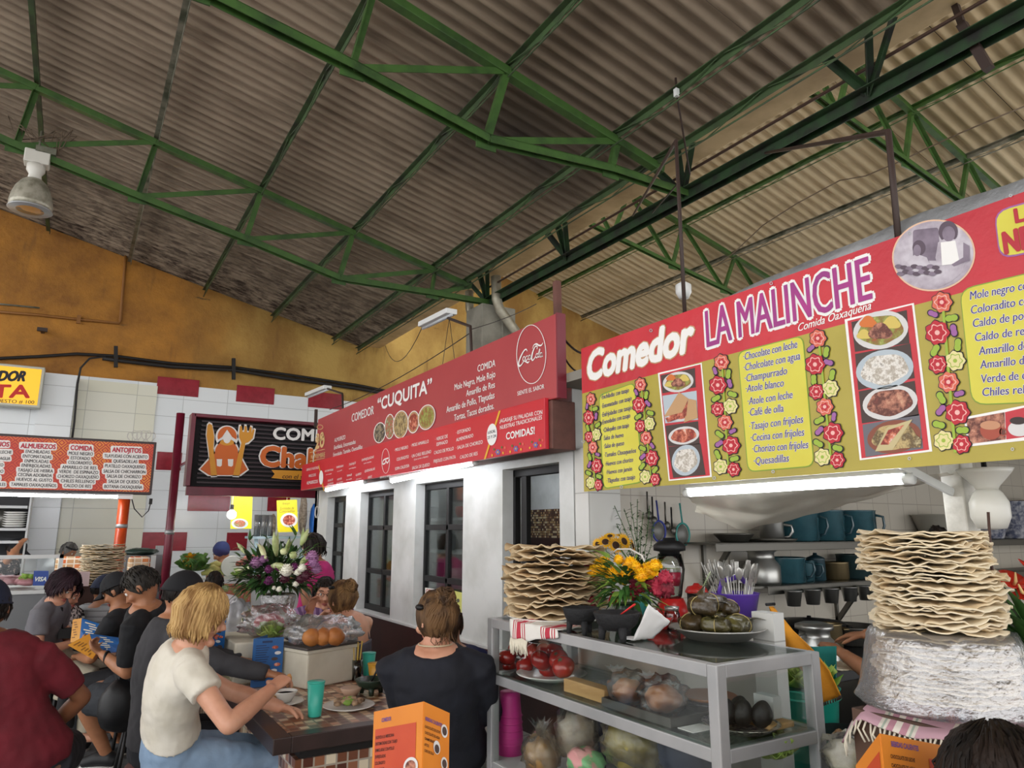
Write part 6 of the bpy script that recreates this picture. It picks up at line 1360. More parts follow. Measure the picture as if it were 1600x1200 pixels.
for i, (x, y, r, k) in enumerate(((487, 998, .05, 'left'), (505, 996, .048, 'middle'), (524, 1000, .045, 'right'))):
    p = P(x, y, X=cb.x + (i - 1) * .06 - .02); p.z = zl + .05; mb = MB(); blobby(mb, p, (.05, .055, .047), i, .1); tag(mb.build('bread_bun', BREAD), k + ' one of three round bread buns in the clear bag on the cream box', 'bread')
mb = MB(); p = cb + V((.03, -.02, HB + .07)); blobby(mb, p, (.20, .16, .085), 3, .35, nu=36, nv=22, fr_=3); tag(mb.build('plastic_bag', clear('shiny bag', 'FAFAFA', .4, .08, .06, 1.0, 14)), 'crinkled clear bag over the buns on the cream box', 'bag')
p = cb + W_ * .3 + V((-.1, 0, HB + .08))
mb = MB(); blobby(mb, p + V((0, 0, .03)), (.16, .12, .09), 7, .35, nu=36, nv=22, fr_=3); tag(mb.build('plastic_bag', clear('shiny bag', 'FAFAFA')), 'large clear bag of fruit and greens behind the cream box', 'bag')
mb = MB(); blobby(mb, p + V((.0, .02, .02)), (.09, .07, .05), 5, .2); tag(mb.build('fruit', mat('pink red fruit', 'C85058', .5, c2='A83040', vs=8)), 'pinkish red fruit in the large clear bag', 'fruit')
lettuce('green leaves in the clear bag behind the cream box', p + V((-.02, -.08, -.05)), .08, 22, mat('mixed green', '6A8A3A', .5, c2='A8B060', vs=9))
t = thing('box', 'second cream box farther along the counter under the bags', 'box', p); MB().bx((p.x - .22, p.y - .15, TZ), (p.x + .2, p.y + .35, p.z - .06)).build('box_body', BOXW, t, bevel=.01)
c = tp(556, 1062); t = thing('straw_glass', 'clear glass of striped straws at the right of the cream box', 'glass', c)
MB().lathe([(0, 0), (.028, 0), (.034, .11), (.031, .11), (.026, .004)], c, 20).build('glass', clear('jar glass', 'DCE0DC'), t)
for k in range(7): a_ = k * .9; MB().tube([c + V((.012 * math.cos(a_), .012 * math.sin(a_), .005)), c + V((.03 * math.cos(a_), .03 * math.sin(a_), .21))], .003, 6).build('straw', mat('straw yellow', 'D8B850', .5), t)
c = tp(447, 1056); t = thing('soda_bottle', 'small glass soda bottle between the blue menu and the cream box', 'bottle', c)
MB().lathe([(0, 0), (.026, 0), (.028, .01), (.025, .05), (.028, .085), (.02, .125), (.012, .16), (.012, .185), (.0, .185)], c, 20).build('glass', clear('bottle glass', 'D0DCD8', .2), t); MB().lathe([(0, .004), (.023, .004), (.022, .055), (0, .055)], c, 18).build('drink', mat('dark cola', '24100C', .2), t); MB().lathe([(.0262, .052), (.0275, .078)], c, 20).build('label_band', REDP, t)
# menus
BLU = mat('menu blue', '1F5FA0', .35, c2='1A5490', vs=4); ORM = mat('menu orange', 'E08A30', .4, c2='D07A28', vs=3); INKD = mat('menu ink', '2A1410', .5); INKP = mat('menu purple', '6A4A8A', .5); MRED = mat('menu red panel', 'C8502C', .45, c2='B84028', vs=3)
def blue_menu(label, fr, w, h, th=.004):
    """standing folded card: frame at lower left of the front leaf"""
    t = thing('menu', label, 'menu', fr.o)
    MB().poly(fr, [(0, 0), (w, 0), (w, h), (0, h)], 0, 0, th).build('front_leaf', BLU, t)
    f2 = Fr(fr.o - fr.n * .002, (fr.u * .55 - fr.n * .83), fr.v); MB().poly(f2, [(0, 0), (w, 0), (w, h), (0, h)], 0, 0, th).build('back_leaf', BLU, t)
    mb = MB()
    mb.poly(fr, [(w * .28, h * .9), (w * .62, h * .9), (w * .62, h * .945), (w * .28, h * .945)], .001)
    for k in range(16): y = h * (.84 - .048 * k); mb.poly(fr, [(w * .08, y), (w * (.42 + .14 * ((k * 7) % 4) / 4), y), (w * (.42 + .14 * ((k * 7) % 4) / 4), y + h * .018), (w * .08, y + h * .018)], .001)
    mb.build('menu_lines', mat('menu ink navy', '16305A', .5), t, kind='stuff')
    mb = MB()
    for k in range(6): mb.ring(fr, (w * (.82 - .1 * (k % 2)), h * (.2 + .12 * k)), w * .11, h * .035, .0015 + .0002 * k, k % 3, n=16)
    mb.build('dish_prints', [DKP, mat('print plate', 'DAD8D6'), F4], t, kind='stuff')
    return t
a, b_ = tp(392, 1075), tp(437, 1071); z1 = P(392, 1002, X=a.x).z if False else None
s = (a - EYE).dot(FWD) / FOC; h = 73 * s
blue_menu('blue folded menu standing on the counter in front of the cream box', Fr(a, b_ - a, V((0, 0, 1))), (b_ - a).length * 1.05, h)
def orange_menu(label, pl, pc, pr, hz, title_left=True, second=0):
    """orange card folded to a V: photo positions of its left edge, fold and right edge tops, all with depth"""
    pl, pc, pr = V(pl), V(pc), V(pr); t = thing('menu', label, 'menu', pc - V((0, 0, hz)))
    fl_ = Fr(pl, pc - pl, V((0, 0, 1))); fr_ = Fr(pc, pr - pc, V((0, 0, 1))); w1 = (pc - pl).length; w2 = (pr - pc).length; dz1 = fl_.v; 
    def quad(a, b, nm): 
        n = (b - a).cross(V((0, 0, 1))).normalized() * .0015; d = V((0, 0, -hz)); mb = MB(); mb.add([a + n, b + n, b + n + d, a + n + d, a - n, b - n, b - n + d, a - n + d], [(0, 3, 2, 1), (4, 5, 6, 7), (0, 1, 5, 4), (3, 7, 6, 2), (0, 4, 7, 3), (1, 2, 6, 5)]); return mb.build(nm, ORM, t)
    quad(pl, pc, 'left_leaf'); quad(pc, pr, 'right_leaf')
    class PF:   # sloping frame of one leaf
        def __init__(s, a, b): s.a = a; s.b = b; s.n = (b - a).cross(V((0, 0, 1))).normalized(); s.wd = (b - a).length
        def w(s, u, v, c=0): return s.a + (s.b - a_(s)) * 0 + (s.b - s.a) * u + V((0, 0, -v * hz)) + s.n * c
    def a_(s): return s.b
    return t, PF(pl, pc), PF(pc, pr)
def lines(mb, f, u0, v0, s, hgt, mi=0, bold=.02, c=.003, wfac=.62, asp=1):
    vs, fs = glyphs(s, bold, 0); x1 = max(v[0] for v in vs); W = f.wd
    mb.add([f.w(u0 + (v[0] * hgt * wfac) / W * 1.45, v0 - v[1] / .69 * hgt / f.hz, c) for v in vs], fs, mi)
dpt = 1.75
def atd(x, y, d): return EYE + (FWD + RGT * ((x - 800) / FOC) - UPV * ((y - 600) / FOC)) * d
pl, pc, pr = atd(585, 1112, 1.86), atd(662, 1096, 1.74), atd(702, 1114, 1.80)
t, A, B_ = orange_menu('orange folded menu card standing at the bottom centre of the picture', pl, pc, pr, .34)
A.hz = B_.hz = .34
def patch(f, u0, v0, u1, v1, m, nm, c=.0025): mb = MB(); mb.add([f.w(u0, v0, c), f.w(u0, v1, c), f.w(u1, v1, c), f.w(u1, v0, c)], [(0, 1, 2, 3)]); return mb.build(nm, m, t)
def disc(f, u, v, ru, rv, m, nm, c=.003): mb = MB(); mb.add([f.w(u + ru * math.cos(a), v - rv * math.sin(a), c) for a in [2 * math.pi * k / 28 for k in range(28)]], [tuple(range(28))]); return mb.build(nm, m, t)
patch(A, .05, .13, .88, .48, MRED, 'red_panel')
mb = MB(); lines(mb, A, .18, .085, 'COMEDOR', .009, bold=.03); mb.build('title', INKP, t)
for k, s_ in enumerate(('HUEVOS A LA MEXICANA', 'ENTOMATADAS CON TASAJO', 'ENMOLADAS CON POLLO', 'ENFRIJOLADAS', 'COLORADITO', 'CHILAQUILES')):
    mb = MB(); lines(mb, A, .07, .2 + .045 * k, s_, .0075); mb.build('menu_line', INKD, t)
for k, s_ in enumerate(('TAMALES OAXAQUEÑOS', 'HUEVOS AL GUSTO', 'OMELET', 'QUESADILLAS', 'MOLETES')):
    mb = MB(); lines(mb, A, .05, .55 + .075 * k, s_, .0075); mb.build('menu_line', INKD, t)
    patch(A, .56, .53 + .075 * k, .62, .55 + .075 * k, MRED, 'price_mark', .003)
for v_ in (.42, .55): disc(A, .8, v_, .14, .062, PWH, 'plate_print', .0035); disc(A, .8, v_, .1, .042, DKP if v_ > .5 else F6, 'food_print', .004)
mb = MB(); lines(mb, B_, .05, .12, 'BEBIDAS CALIENTES', .008, bold=.03); mb.build('title', INKP, t)
for k, s_ in enumerate(('CHOCOLATE DE LECHE', 'CHOCOLATE DE AGUA', 'CHAMPURRADO', 'ATOLE', 'CAFE DE OLLA')):
    mb = MB(); lines(mb, B_, .04, .17 + .04 * k, s_, .006); mb.build('menu_line', INKD, t)
mb = MB(); lines(mb, B_, .04, .5, 'BEBIDAS FRIAS', .008, bold=.03); mb.build('title', INKP, t)
for k, s_ in enumerate(('AGUA FRESCA', 'REFRESCO', 'LIMONADA', 'NARANJADA', 'JUGOS')):
    mb = MB(); lines(mb, B_, .04, .56 + .06 * k, s_, .006); mb.build('menu_line', INKD, t)
for u, v_, k in ((.78, .14, 0), (.5, .27, 1), (.8, .36, 0), (.35, .66, 1), (.85, .7, 0)): disc(B_, u, v_, .13, .045, PWH, 'cup_print', .0035); disc(B_, u, v_ + .01 * k, .09, .03, DKP, 'drink_print', .004)
pl, pc, pr = atd(1338, 1196, 1.5), atd(1375, 1146, 1.42), atd(1510, 1172, 1.5)
t, A, B_ = orange_menu('orange menu card headed BEBIDAS CALIENTES at the bottom right', pl, pc, pr, .3); A.hz = B_.hz = .3
patch(A, .3, .1, .95, .5, MRED, 'red_panel')
mb = MB(); lines(mb, B_, .1, .065, 'BEBIDAS CALIENTES', .0095, bold=.03); mb.build('title', INKP, t)
for k, s_ in enumerate(('CHOCOLATE DE LECHE', 'CHOCOLATE DE AGUA', 'CHAMPURRADO', 'ATOLE')):
    mb = MB(); lines(mb, B_, .08, .14 + .055 * k, s_, .007); mb.build('menu_line', INKD, t)
patch(B_, .52, .1, .58, .3, MRED, 'price_mark'); patch(B_, .72, .1, .92, .32, mat('print grey purple', '8A7A88', .5), 'cup_print'); disc(B_, .82, .14, .09, .03, PWH, 'drink_print', .0035)
# near ledge the two orange cards stand on (below the picture)
o = MB().bx((.15, .6, 0), (1.62, 1.75, .86)).build('table', mat('near table', 'B8A890', .5)); tag(o, 'pale near table carrying the orange menu card at the bottom centre', 'table')
# flower arrangement in foil
FOIL = mat('aluminium foil', 'C8C8C8', .22, .9, bump=1.0, bs=30, bd=.03)
fc_ = P(433, 958, X=1.18); fz = fc_.z
t = thing('flower_arrangement', 'big arrangement of lilies, purple and white flowers in a foil-wrapped pot on the counter', 'flowers', (fc_.x, fc_.y, fz - .02))
MB().lathe([(0, -.02), (.085, -.02), (.1, .05), (.11, .11), (.1, .12), (0, .1)], fc_, 36, wob=lambda a, i: 1 + .05 * nz(math.cos(a) * 4, math.sin(a) * 4, i)).build('foil_pot', FOIL, t)
ctr = P(430, 905, X=1.18); XF2 = 1.18
mb = MB(); md = MB()
for i in range(650):
    d = rdir(-.4); d.z *= .75; rr = random.uniform(.08, .25); b_ = ctr + d * rr + V((0, 0, .0)); leaf(mb if i % 3 else md, b_, d + V((jit(.5), jit(.5), jit(.5))), random.uniform(.06, .12), random.uniform(.02, .04), bend=random.uniform(-.1, .5), n=4)
mb.build('leaf', LEAFD, t, kind='stuff'); md.build('leaf_light', LEAFG, t, kind='stuff')
PURF = mat('purple flower', '7A2A6A', .6, c2='5A1C4C', vs=20); PLF = mat('lilac flower', 'A87AA0', .6, c2='8A5A86', vs=20); WHF = mat('white flower', 'E8E6D8', .6); LILB = mat('lily bud', 'B8C08A', .5, c2='8A9E58', vs=14); DKR = mat('dark red bloom', '4A1428', .6)
for x, y, r, m in ((448, 892, .04, WHF), (465, 895, .02, WHF), (462, 913, .018, WHF), (436, 921, .018, WHF), (428, 919, .014, WHF), (472, 888, .025, WHF), (437, 887, .03, PURF), (420, 890, .03, PURF), (460, 886, .025, PURF), (488, 870, .035, PLF), (495, 890, .03, PLF), (400, 880, .045, PLF), (412, 874, .03, PLF),
                   (390, 900, .03, DKR), (385, 880, .025, DKR), (445, 905, .03, DKR), (470, 905, .03, DKR), (404, 905, .03, DKR), (490, 880, .03, PLF), (478, 900, .03, DKR), (420, 908, .03, PURF)):
    mb = MB(); c = ctr + (P(x, y, X=XF2 - .12 + jit(.05)) - ctr) * 1.0
    pompom(mb, c, r, 5); mb.build('bloom', m, t)
for x0, y0, x1, y1, w in ((415, 872, 405, 850, .03), (432, 868, 428, 832, .035), (447, 866, 452, 842, .025), (385, 865, 370, 848, .03), (470, 852, 482, 826, .028), (400, 886, 365, 892, .022), (425, 884, 446, 884, .035), (470, 880, 486, 868, .03), (440, 865, 447, 858, .04), (455, 872, 462, 862, .04)):
    mb = MB(); a = P(x0, y0, X=XF2 - .1 + jit(.06)); b_ = P(x1, y1, X=XF2 - .1 + jit(.08)); d = b_ - a
    mb.tube([a, a + d * .3, a + d * .65, b_], [w * .25, w * .55, w * .5, w * .08], 8)
    for k in range(3): leaf(mb, a + d * .15, d + V((jit(.03), jit(.03), jit(.03))), d.length * .9, w * .7, bend=.1)
    mb.build('lily', LILB if x1 % 2 == 0 else mat('cream lily', 'D8DCA8', .5), t)
for x1, y1 in ((390, 845), (478, 845), (462, 838), (375, 870), (418, 842), (490, 855), (440, 850)):
    MB().tube([ctr, (ctr + P(x1, y1, X=XF2)) / 2 + V((0, 0, .02)), P(x1, y1, X=XF2)], .003, 5).build('stem', STEMG, t); mb = MB(); leaf(mb, P(x1, y1, X=XF2), rdir(0), .1, .022); leaf(mb, P(x1, y1, X=XF2), rdir(0), .1, .022); mb.build('long_leaf', LEAFG, t)
t2 = thing('box', 'cream crate under the foil-wrapped flower pot', 'box', (fc_.x, fc_.y, TZ)); MB().bx((fc_.x - .2, fc_.y - .16, TZ), (fc_.x + .16, fc_.y + .2, fz - .022)).build('box_body', BOXW, t2, bevel=.008)
lettuce('dark red lettuce leaves in front of the foil pot', P(405, 975, X=1.05), .09, 26, mat('red lettuce', '5A3428', .5, c2='6A7A34', vs=9))
# white bag hanging, plates farther along the counter
p = P(372, 965, X=.98); mb = MB()
def wb(q): return q * (1 + .3 * nz(q.x * 2.5, q.y * 2.5, q.z * 2 + 4) + .12 * nz(q.x * 6, q.y * 6, q.z * 5)) * (1 - .35 * max(0, q.z))
mb.ball(p, (.11, .1, .17), 36, 24, fn=wb); tag(mb.build('plastic_bag', clear('milky bag', 'F0F0F2', .25, .2, .45, .8, 12, 'D8D8DC')), 'big milky white plastic bag left of the flower arrangement', 'bag')
t = thing('plate', 'plate with a dressed flatbread behind the blue menu', 'plate', tp(372, 1062)); c = tp(372, 1062)
MB().lathe([(0, 0), (.1, 0), (.14, .014), (0, .01)], c, 32).build('dish', mat('dark plate', '4A3A30', .4), t); mb = MB(); blobby(mb, c + V((0, 0, .02)), (.12, .11, .015), 3, .3, nu=28, fr_=5); mb.build('food', mat('cheese topping', 'C8C0A0', .6, c2='8A8A50', vs=30), t)
c = tp(362, 1042); o = MB().lathe([(0, 0), (.04, 0), (.07, .04), (.065, .04), (.04, .006), (0, .006)], c, 24).build('bowl', REDP); tag(o, 'red bowl far along the counter beside the plate', 'bowl')
# ================================================================ LEFT AND BACK COUNTERS
CW = mat('counter white', 'C8CAC8', .45); CGREY = mat('counter grey', '6E7072', .5)
yq = 7.25; z1 = P(60, 922, Y=yq).z; x1 = P(100, 867, Y=yq).x; zt = P(60, 867, Y=yq).z
t = thing('counter', 'left stall counter with a white framed glass guard', 'counter', (0, yq, 0))
MB().bx((-3, yq, 0), (x1, yq + .75, z1 - .03)).build('counter_body', CGREY, t); MB().bx((-3, yq - .02, z1 - .03), (x1 + .02, yq + .77, z1)).build('counter_top', CW, t, bevel=.004)
MB().bx((-3, yq + .01, zt - .03), (x1, yq + .04, zt)).build('guard_rail', CW, t); MB().bx((x1 - .03, yq + .01, z1), (x1, yq + .04, zt)).build('guard_post', CW, t); MB().bx((-3, yq + .02, z1), (x1 - .03, yq + .026, zt - .03)).build('guard_glass', CGL, t)
mb = MB(); p = P(12, 905, Y=yq + .3)
for i in range(18): blobby(mb, V((p.x + jit(.16), p.y + jit(.15), z1 + .04 + random.uniform(0, .08))), (.08, .06, .03), i, .3, nu=12, nv=8)
o = mb.build('sliced_meat', mat('raw meat', 'B88088', .5, c2='8A4A54', vs=12)); tag(o, 'pile of pink sliced meat behind the left glass guard', 'meat'); o['kind'] = 'stuff'
lettuce('green leaves between the meat and the blue card sign', P(42, 912, Y=yq + .2), .07, 14)
VB = mat('card blue', '2A4AA0', .4); pv = P(51, 915, Y=yq + .1); t = thing('card_sign', 'small blue card sign reading VISA on the left counter', 'sign', pv); fv = Fr((0, yq + .1, 0), (1, 0, 0), (0, 0, 1))
MB().ppoly(fv, [(51, 915), (75, 915), (76, 892), (53, 892)], 0, 0, .004).build('card', VB, t); MB().text(fv, 'VISA', (54.5, 908), (72, 908), 6.5, .03, .25, c=.002).build('lettering', SW, t)
t = thing('holder', 'clear acrylic leaflet holder behind the blue card sign', 'holder', P(65, 890, Y=yq + .16)); MB().ppoly(Fr((0, yq + .16, 0), (1, 0, 0), (0, 0, 1)), [(55, 915), (85, 915), (85, 872), (58, 872)], 0, 0, .003).build('sheet', clear('acrylic', 'E8ECF0', .15, .05, .25), t)
tag(MB().bx((x1 + .02, 7.7, 0), (.75, 8.4, 1.1)).build('side_counter', mat('brown panel', '4A2A20', .5)), 'brown wooden side counter under the far flatbread stack', 'counter')
p = P(117, 922, Y=7.6); tag(MB().box((p.x, 7.6, z1 + .06), (.2, .14, .12)).build('carton', mat('pale pink carton', 'C8B0B0', .6)), 'pale pink carton beside the far flatbread stack', 'carton')
PLAID = tiles('orange plaid', 'D8C0A0', 'E8DCC8', .07, .05, .006, plane='XZ', cols=['D8B890', 'D86A34', 'C89868', 'E0884C'], bump=.1, rough=.7)
for (x0, x1_, y0, y1, yy, lab) in ((200, 236, 870, 893, 8.9, 'orange plaid cloth bundle right of the orange post'), (85, 130, 870, 890, 9.0, 'orange plaid cloth bundle left of the far flatbread stack')):
    a, b_ = P(x0, y1, Y=yy), P(x1_, y0, Y=yy); tag(MB().bx((a.x, yy, a.z - .25), (b_.x, yy + .25, b_.z)).build('cloth_bundle', PLAID, bevel=.03), lab, 'bundle')
tag(MB().bx((-.6, 8.85, 0), (1.0, 9.4, P(100, 890, Y=8.9).z - .255)).build('back_counter', CGREY), 'grey back counter carrying the orange plaid bundles', 'counter')
p = P(220, 862, Y=9.3); mb = MB(); blobby(mb, p, (.17, .1, .04), 4, .3); cb_ = P(262, 862, Y=9.6); zb2 = p.z - .045; tag(MB().bx((P(198, 862, Y=9.2).x, 9.18, 0), (cb_.x, 9.78, zb2)).build('cabinet', CGREY), 'grey cabinet carrying the dark green bag and small metal box', 'cabinet'); tag(mb.build('bag', mat('dark green bag', '1E3028', .35, bump=.5, bs=10)), 'dark green plastic bag lying behind the orange post', 'bag')
a, b_ = P(244, 872, Y=9.5), P(261, 853, Y=9.5); tag(MB().bx((a.x, 9.5, zb2 + .002), (b_.x, 9.7, b_.z)).build('metal_box', SILVER), 'small metal box left of the maroon post', 'box')
tag(MB().bx((P(236, 880, Y=8.6).x, 8.6, 0), (P(243, 880, Y=8.6).x, 8.66, P(240, 868, Y=8.6).z)).build('post', CW), 'short white post right of the orange plaid bundle', 'post')
# back stall counter with greens
yb_ = 8.75; zc_ = P(400, 935, Y=yb_).z; za_ = P(350, 905, Y=yb_).z
t = thing('counter', 'white back stall counter under the black slatted sign', 'counter', (1.8, yb_, 0)); MB().bx((1.1, yb_, 0), (2.38, yb_ + .6, za_)).build('counter_body', CW, t); MB().bx((1.1, yb_ + .0, za_), (2.38, yb_ + .02, P(350, 858, Y=yb_).z)).build('glass_guard', CGL, t)
MB().ppoly(Fr((0, yb_ - .003, 0), (1, 0, 0), (0, 0, 1)), [(342, 912), (392, 912), (392, 945), (342, 945)], 0).build('printed_panel', food('food veg print', ['D8D8D0', '7A9A58', 'C05048', 'E8E8E0'], 12), t)
lettuce('bunch of dark greens at the left of the back stall counter', P(302, 892, Y=yb_ + .2), .17, 60, mat('dark greens', '3E6A28', .5, c2='5E8A38', vs=10))
mb = MB(); c = P(297, 873, Y=yb_ + .1)
for k in range(20): a_ = k * .8; leaf(mb, c, V((math.cos(a_), -.4, math.sin(a_))), .09, .05)
tag(mb.build('sunflower', SUNY), 'yellow flower on the bunch of dark greens', 'flower')
for i in range(6): 
    p = P(328 + i * 5, 896 - (i % 3) * 6, Y=yb_ + .15 + .03 * i); mb = MB(); mb.tube([p + V((-.09, 0, 0)), p + V((0, 0, .02)), p + V((.09, .02, .0))], [.02, .04, .015], 10); tag(mb.build('squash_blossom', mat('pale yellow veg', 'D0C070', .5, c2='A8B060', vs=9)), 'pale yellow-green vegetable in the heap on the back stall counter', 'vegetable', 'vegetables on the back stall counter')
lettuce('light green leaves along the front of the back stall counter', P(375, 903, Y=yb_ + .1), .1, 20)
c = P(363, 886, Y=yb_ + .2); R = Matrix.Rotation(1.2, 3, 'X'); tag(MB().lathe([(0, 0), (.07, 0), (.13, .02), (.12, .025), (0, .01)], c, 28, R=R).build('plate', CHINA), 'white plate propped on the back stall counter', 'plate')
mb = MB(); p = P(392, 876, Y=yb_ + .25)
for i in range(14): blobby(mb, p + V((jit(.14), jit(.06), jit(.04))), (.06, .05, .04), i, .3, nu=12, nv=8)
o = mb.build('sausages', mat('red sausage', 'B86A5A', .5, c2='8A3A30', vs=12)); tag(o, 'heap of red sausages behind the flower arrangement', 'sausage'); o['kind'] = 'stuff'
zs = P(425, 838, Y=9.9).z; x0 = P(395, 838, Y=9.9).x; t = thing('shelf', 'pale blue shelf with clear cups in the back stall', 'shelf', (x0, 9.9, zs)); MB().bx((x0 - .02, 9.8, zs - .03), (3.4, 10.3, zs)).build('board', mat('pale blue paint', 'A8C0C8', .5), t)
for x in (x0 + .02, x0 + .62): MB().bx((x, 9.85, 0), (x + .04, 9.89, zs - .03)).build('leg', mat('pale blue paint', 'A8C0C8'), t)
for i in range(5): p = P(399 + i * 5.5, 836, Y=9.95); tag(MB().lathe([(0, 0), (.022, 0), (.03, .28), (.028, .28), (.02, .004)], (p.x, 9.95 + .04 * (i % 2), zs), 14).build('cup_stack', clear('clear cup', 'E8ECEC', .25, .1, .12)), 'tall stack of clear plastic cups on the pale blue shelf', 'cup stack', 'clear cups in the back stall')
for x0, x1_, y0, y1, m, lab in ((466, 481, 772, 838, mat('nut bag', 'A89A88', .5, c2='6E5E4C', vs=25), 'tall bag of brown snacks on the pale blue shelf'), (482, 497, 788, 838, mat('blue bag', '2A70C8', .4, bump=.4, bs=8), 'blue bag at the right end of the pale blue shelf'), (420, 432, 803, 838, mat('nut bag', 'A89A88'), 'short bag of brown snacks beside the clear cups')):
    a, b_ = P(x0, y1, Y=10.05), P(x1_, y0, Y=10.05); mb = MB(); blobby(mb, ((a.x + b_.x) / 2, 10.05, (zs + b_.z) / 2), ((b_.x - a.x) / 2, .1, (b_.z - zs) / 2), x0, .15); tag(mb.build('bag', m), lab, 'bag')
# left stall shelf
t = thing('shelf', 'dark shelf with white plates behind the left stall', 'shelf', (-.5, 10.2, 1.4)); 
for y in (790, 825, 845): z = P(20, y, Y=10.2).z; MB().bx((-1.6, 10.2, z - .03), (P(43, y, Y=10.2).x, 10.6, z)).build('board', CW, t)
MB().bx((-1.6, 10.62, 1.2), (P(44, 800, Y=10.2).x, 10.66, 2.2)).build('back', mat('dark shelf back', '2A2A2C', .6), t); MB().bx((P(44, 800, Y=10.2).x, 10.2, 0), (P(47, 800, Y=10.2).x, 10.66, 2.3)).build('side_post', CW, t)
for i in range(7): z = P(20, 824, Y=10.2).z + .003 + i * .026; p = P(24, 800, Y=10.35); tag(MB().lathe([(0, 0), (.08, 0), (.13, .02), (.12, .022), (0, .008)], (p.x, 10.38, z), 24).build('plate', CHINA), 'white plate in the stack on the left stall shelf', 'plate', 'plates on the left stall shelf')
p = P(4, 800, Y=10.35); tag(MB().lathe([(0, 0), (.06, 0), (.065, .2), (0, .2)], (p.x, 10.38, P(20, 824, Y=10.2).z + .002), 18).build('tin', DSTEEL), 'grey metal tin beside the plates on the left stall shelf', 'tin')
# ================================================================ PEOPLE
SKIN = {'fair': mat('skin fair', 'D29C80', .5, c2='C48C70', vs=9, sss=.1), 'tan': mat('skin tan', 'B07A58', .5, c2='A06C4C', vs=9, sss=.1), 'brown': mat('skin brown', '8A5A3E', .5, c2='7C4E34', vs=9, sss=.1)}
EYEW = mat('eye white', 'E8E4DC', .2); IRIS = mat('iris', '2A1C14', .2); LIPS = mat('lips', 'A8584E', .45)
def hairm(n, a, b):
    m = mat('hair ' + n, a, .6, c2=b, vs=22, lo=.4, hi=.62, bump=.4, bs=60, st=(1, 1, .25)); m.node_tree.nodes['Principled BSDF'].inputs['Specular IOR Level'].default_value = .22; return m
HBLK = hairm('black', '16120F', '2A211C'); HBRN = hairm('dark brown', '2E2018', '4A3424'); HBLO = hairm('blonde', 'C4A068', '8E6A40'); HBLO2 = hairm('streaked', '8A6A44', '4A3424'); HBLO3 = hairm('brown streaked', '6E5236', '3A2A1E'); HGRY = hairm('grey', '8A8884', '5A5854'); HSALT = hairm('salt', '1C1917', '38342F')
def fab(n, c, c2=None, **k): return mat('fabric ' + n, c, .85, c2=c2 or c, vs=7, bump=.35, bs=9, bd=.02, **k)
def atd(x, y, d): return EYE + (FWD + RGT * ((x - 800) / FOC) - UPV * ((y - 600) / FOC)) * d
def ik(S, W, a, b, pole):
    d = W - S; L = min(d.length, (a + b) * .995); u = d.normalized(); k = (a * a - b * b + L * L) / (2 * L); h = math.sqrt(max(0, a * a - k * k))
    pv = pole - u * pole.dot(u); pv = pv.normalized() if pv.length > 1e-4 else V((0, 0, -1)); return S + u * k + pv * h, S + u * L
def hand(mb, w, d, n, sd, curl=.35, s=1):
    """palm and five fingers: d along the fingers, n out of the palm, sd towards the thumb"""
    d = d.normalized(); n = (n - d * n.dot(d)).normalized(); l = sd.normalized(); l = (l - d * l.dot(d) - n * l.dot(n)).normalized()
    mb.tube([w - d * .02 * s, w + d * .02 * s, w + d * .055 * s, w + d * .088 * s], [.024 * s, .031 * s, .039 * s, .036 * s], 12, up=n, ell=[.8, .55, .42, .36])
    for i, (o, L, r) in enumerate(((.028, .07, .0088), (.0095, .08, .0092), (-.0095, .074, .0088), (-.0275, .058, .0078))):
        p = w + d * (.08 - .006 * abs(i - 1)) * s + l * o * s; pts = [p - d * .012 * s, p]; a = .1 + .05 * i; dd = d + l * (o * 2.2)
        for q in (.45, .32, .25):
            a += curl * (1.1 if q < .4 else .8); v = (dd.normalized() * math.cos(a) + n * math.sin(a)); p = p + v * L * q * s; pts.append(p)
        mb.tube(pts, [r * s, r * s, r * .97 * s, r * .9 * s, r * .7 * s], 8)
    p = w + d * .018 * s + l * .022 * s; q = p + (d * .5 + l * .75 + n * .25).normalized() * .042 * s; q2 = q + (d * .8 + l * .3 + n * (.3 + curl * .4)).normalized() * .032 * s; q3 = q2 + (d * .9 + l * -.05 + n * (.3 + curl * .6)).normalized() * .024 * s
    mb.tube([p, q, q2, q3], [.015 * s, .0115 * s, .0102 * s, .0075 * s], 8)
def rot_frame(yaw, pitch, roll=0):
    f = V((math.cos(yaw) * math.cos(pitch), math.sin(yaw) * math.cos(pitch), -math.sin(pitch))); r = V((math.sin(yaw), -math.cos(yaw), 0)); u = r.cross(f); 
    if roll: r, u = r * math.cos(roll) + u * math.sin(roll), u * math.cos(roll) - r * math.sin(roll)
    return r, f, u
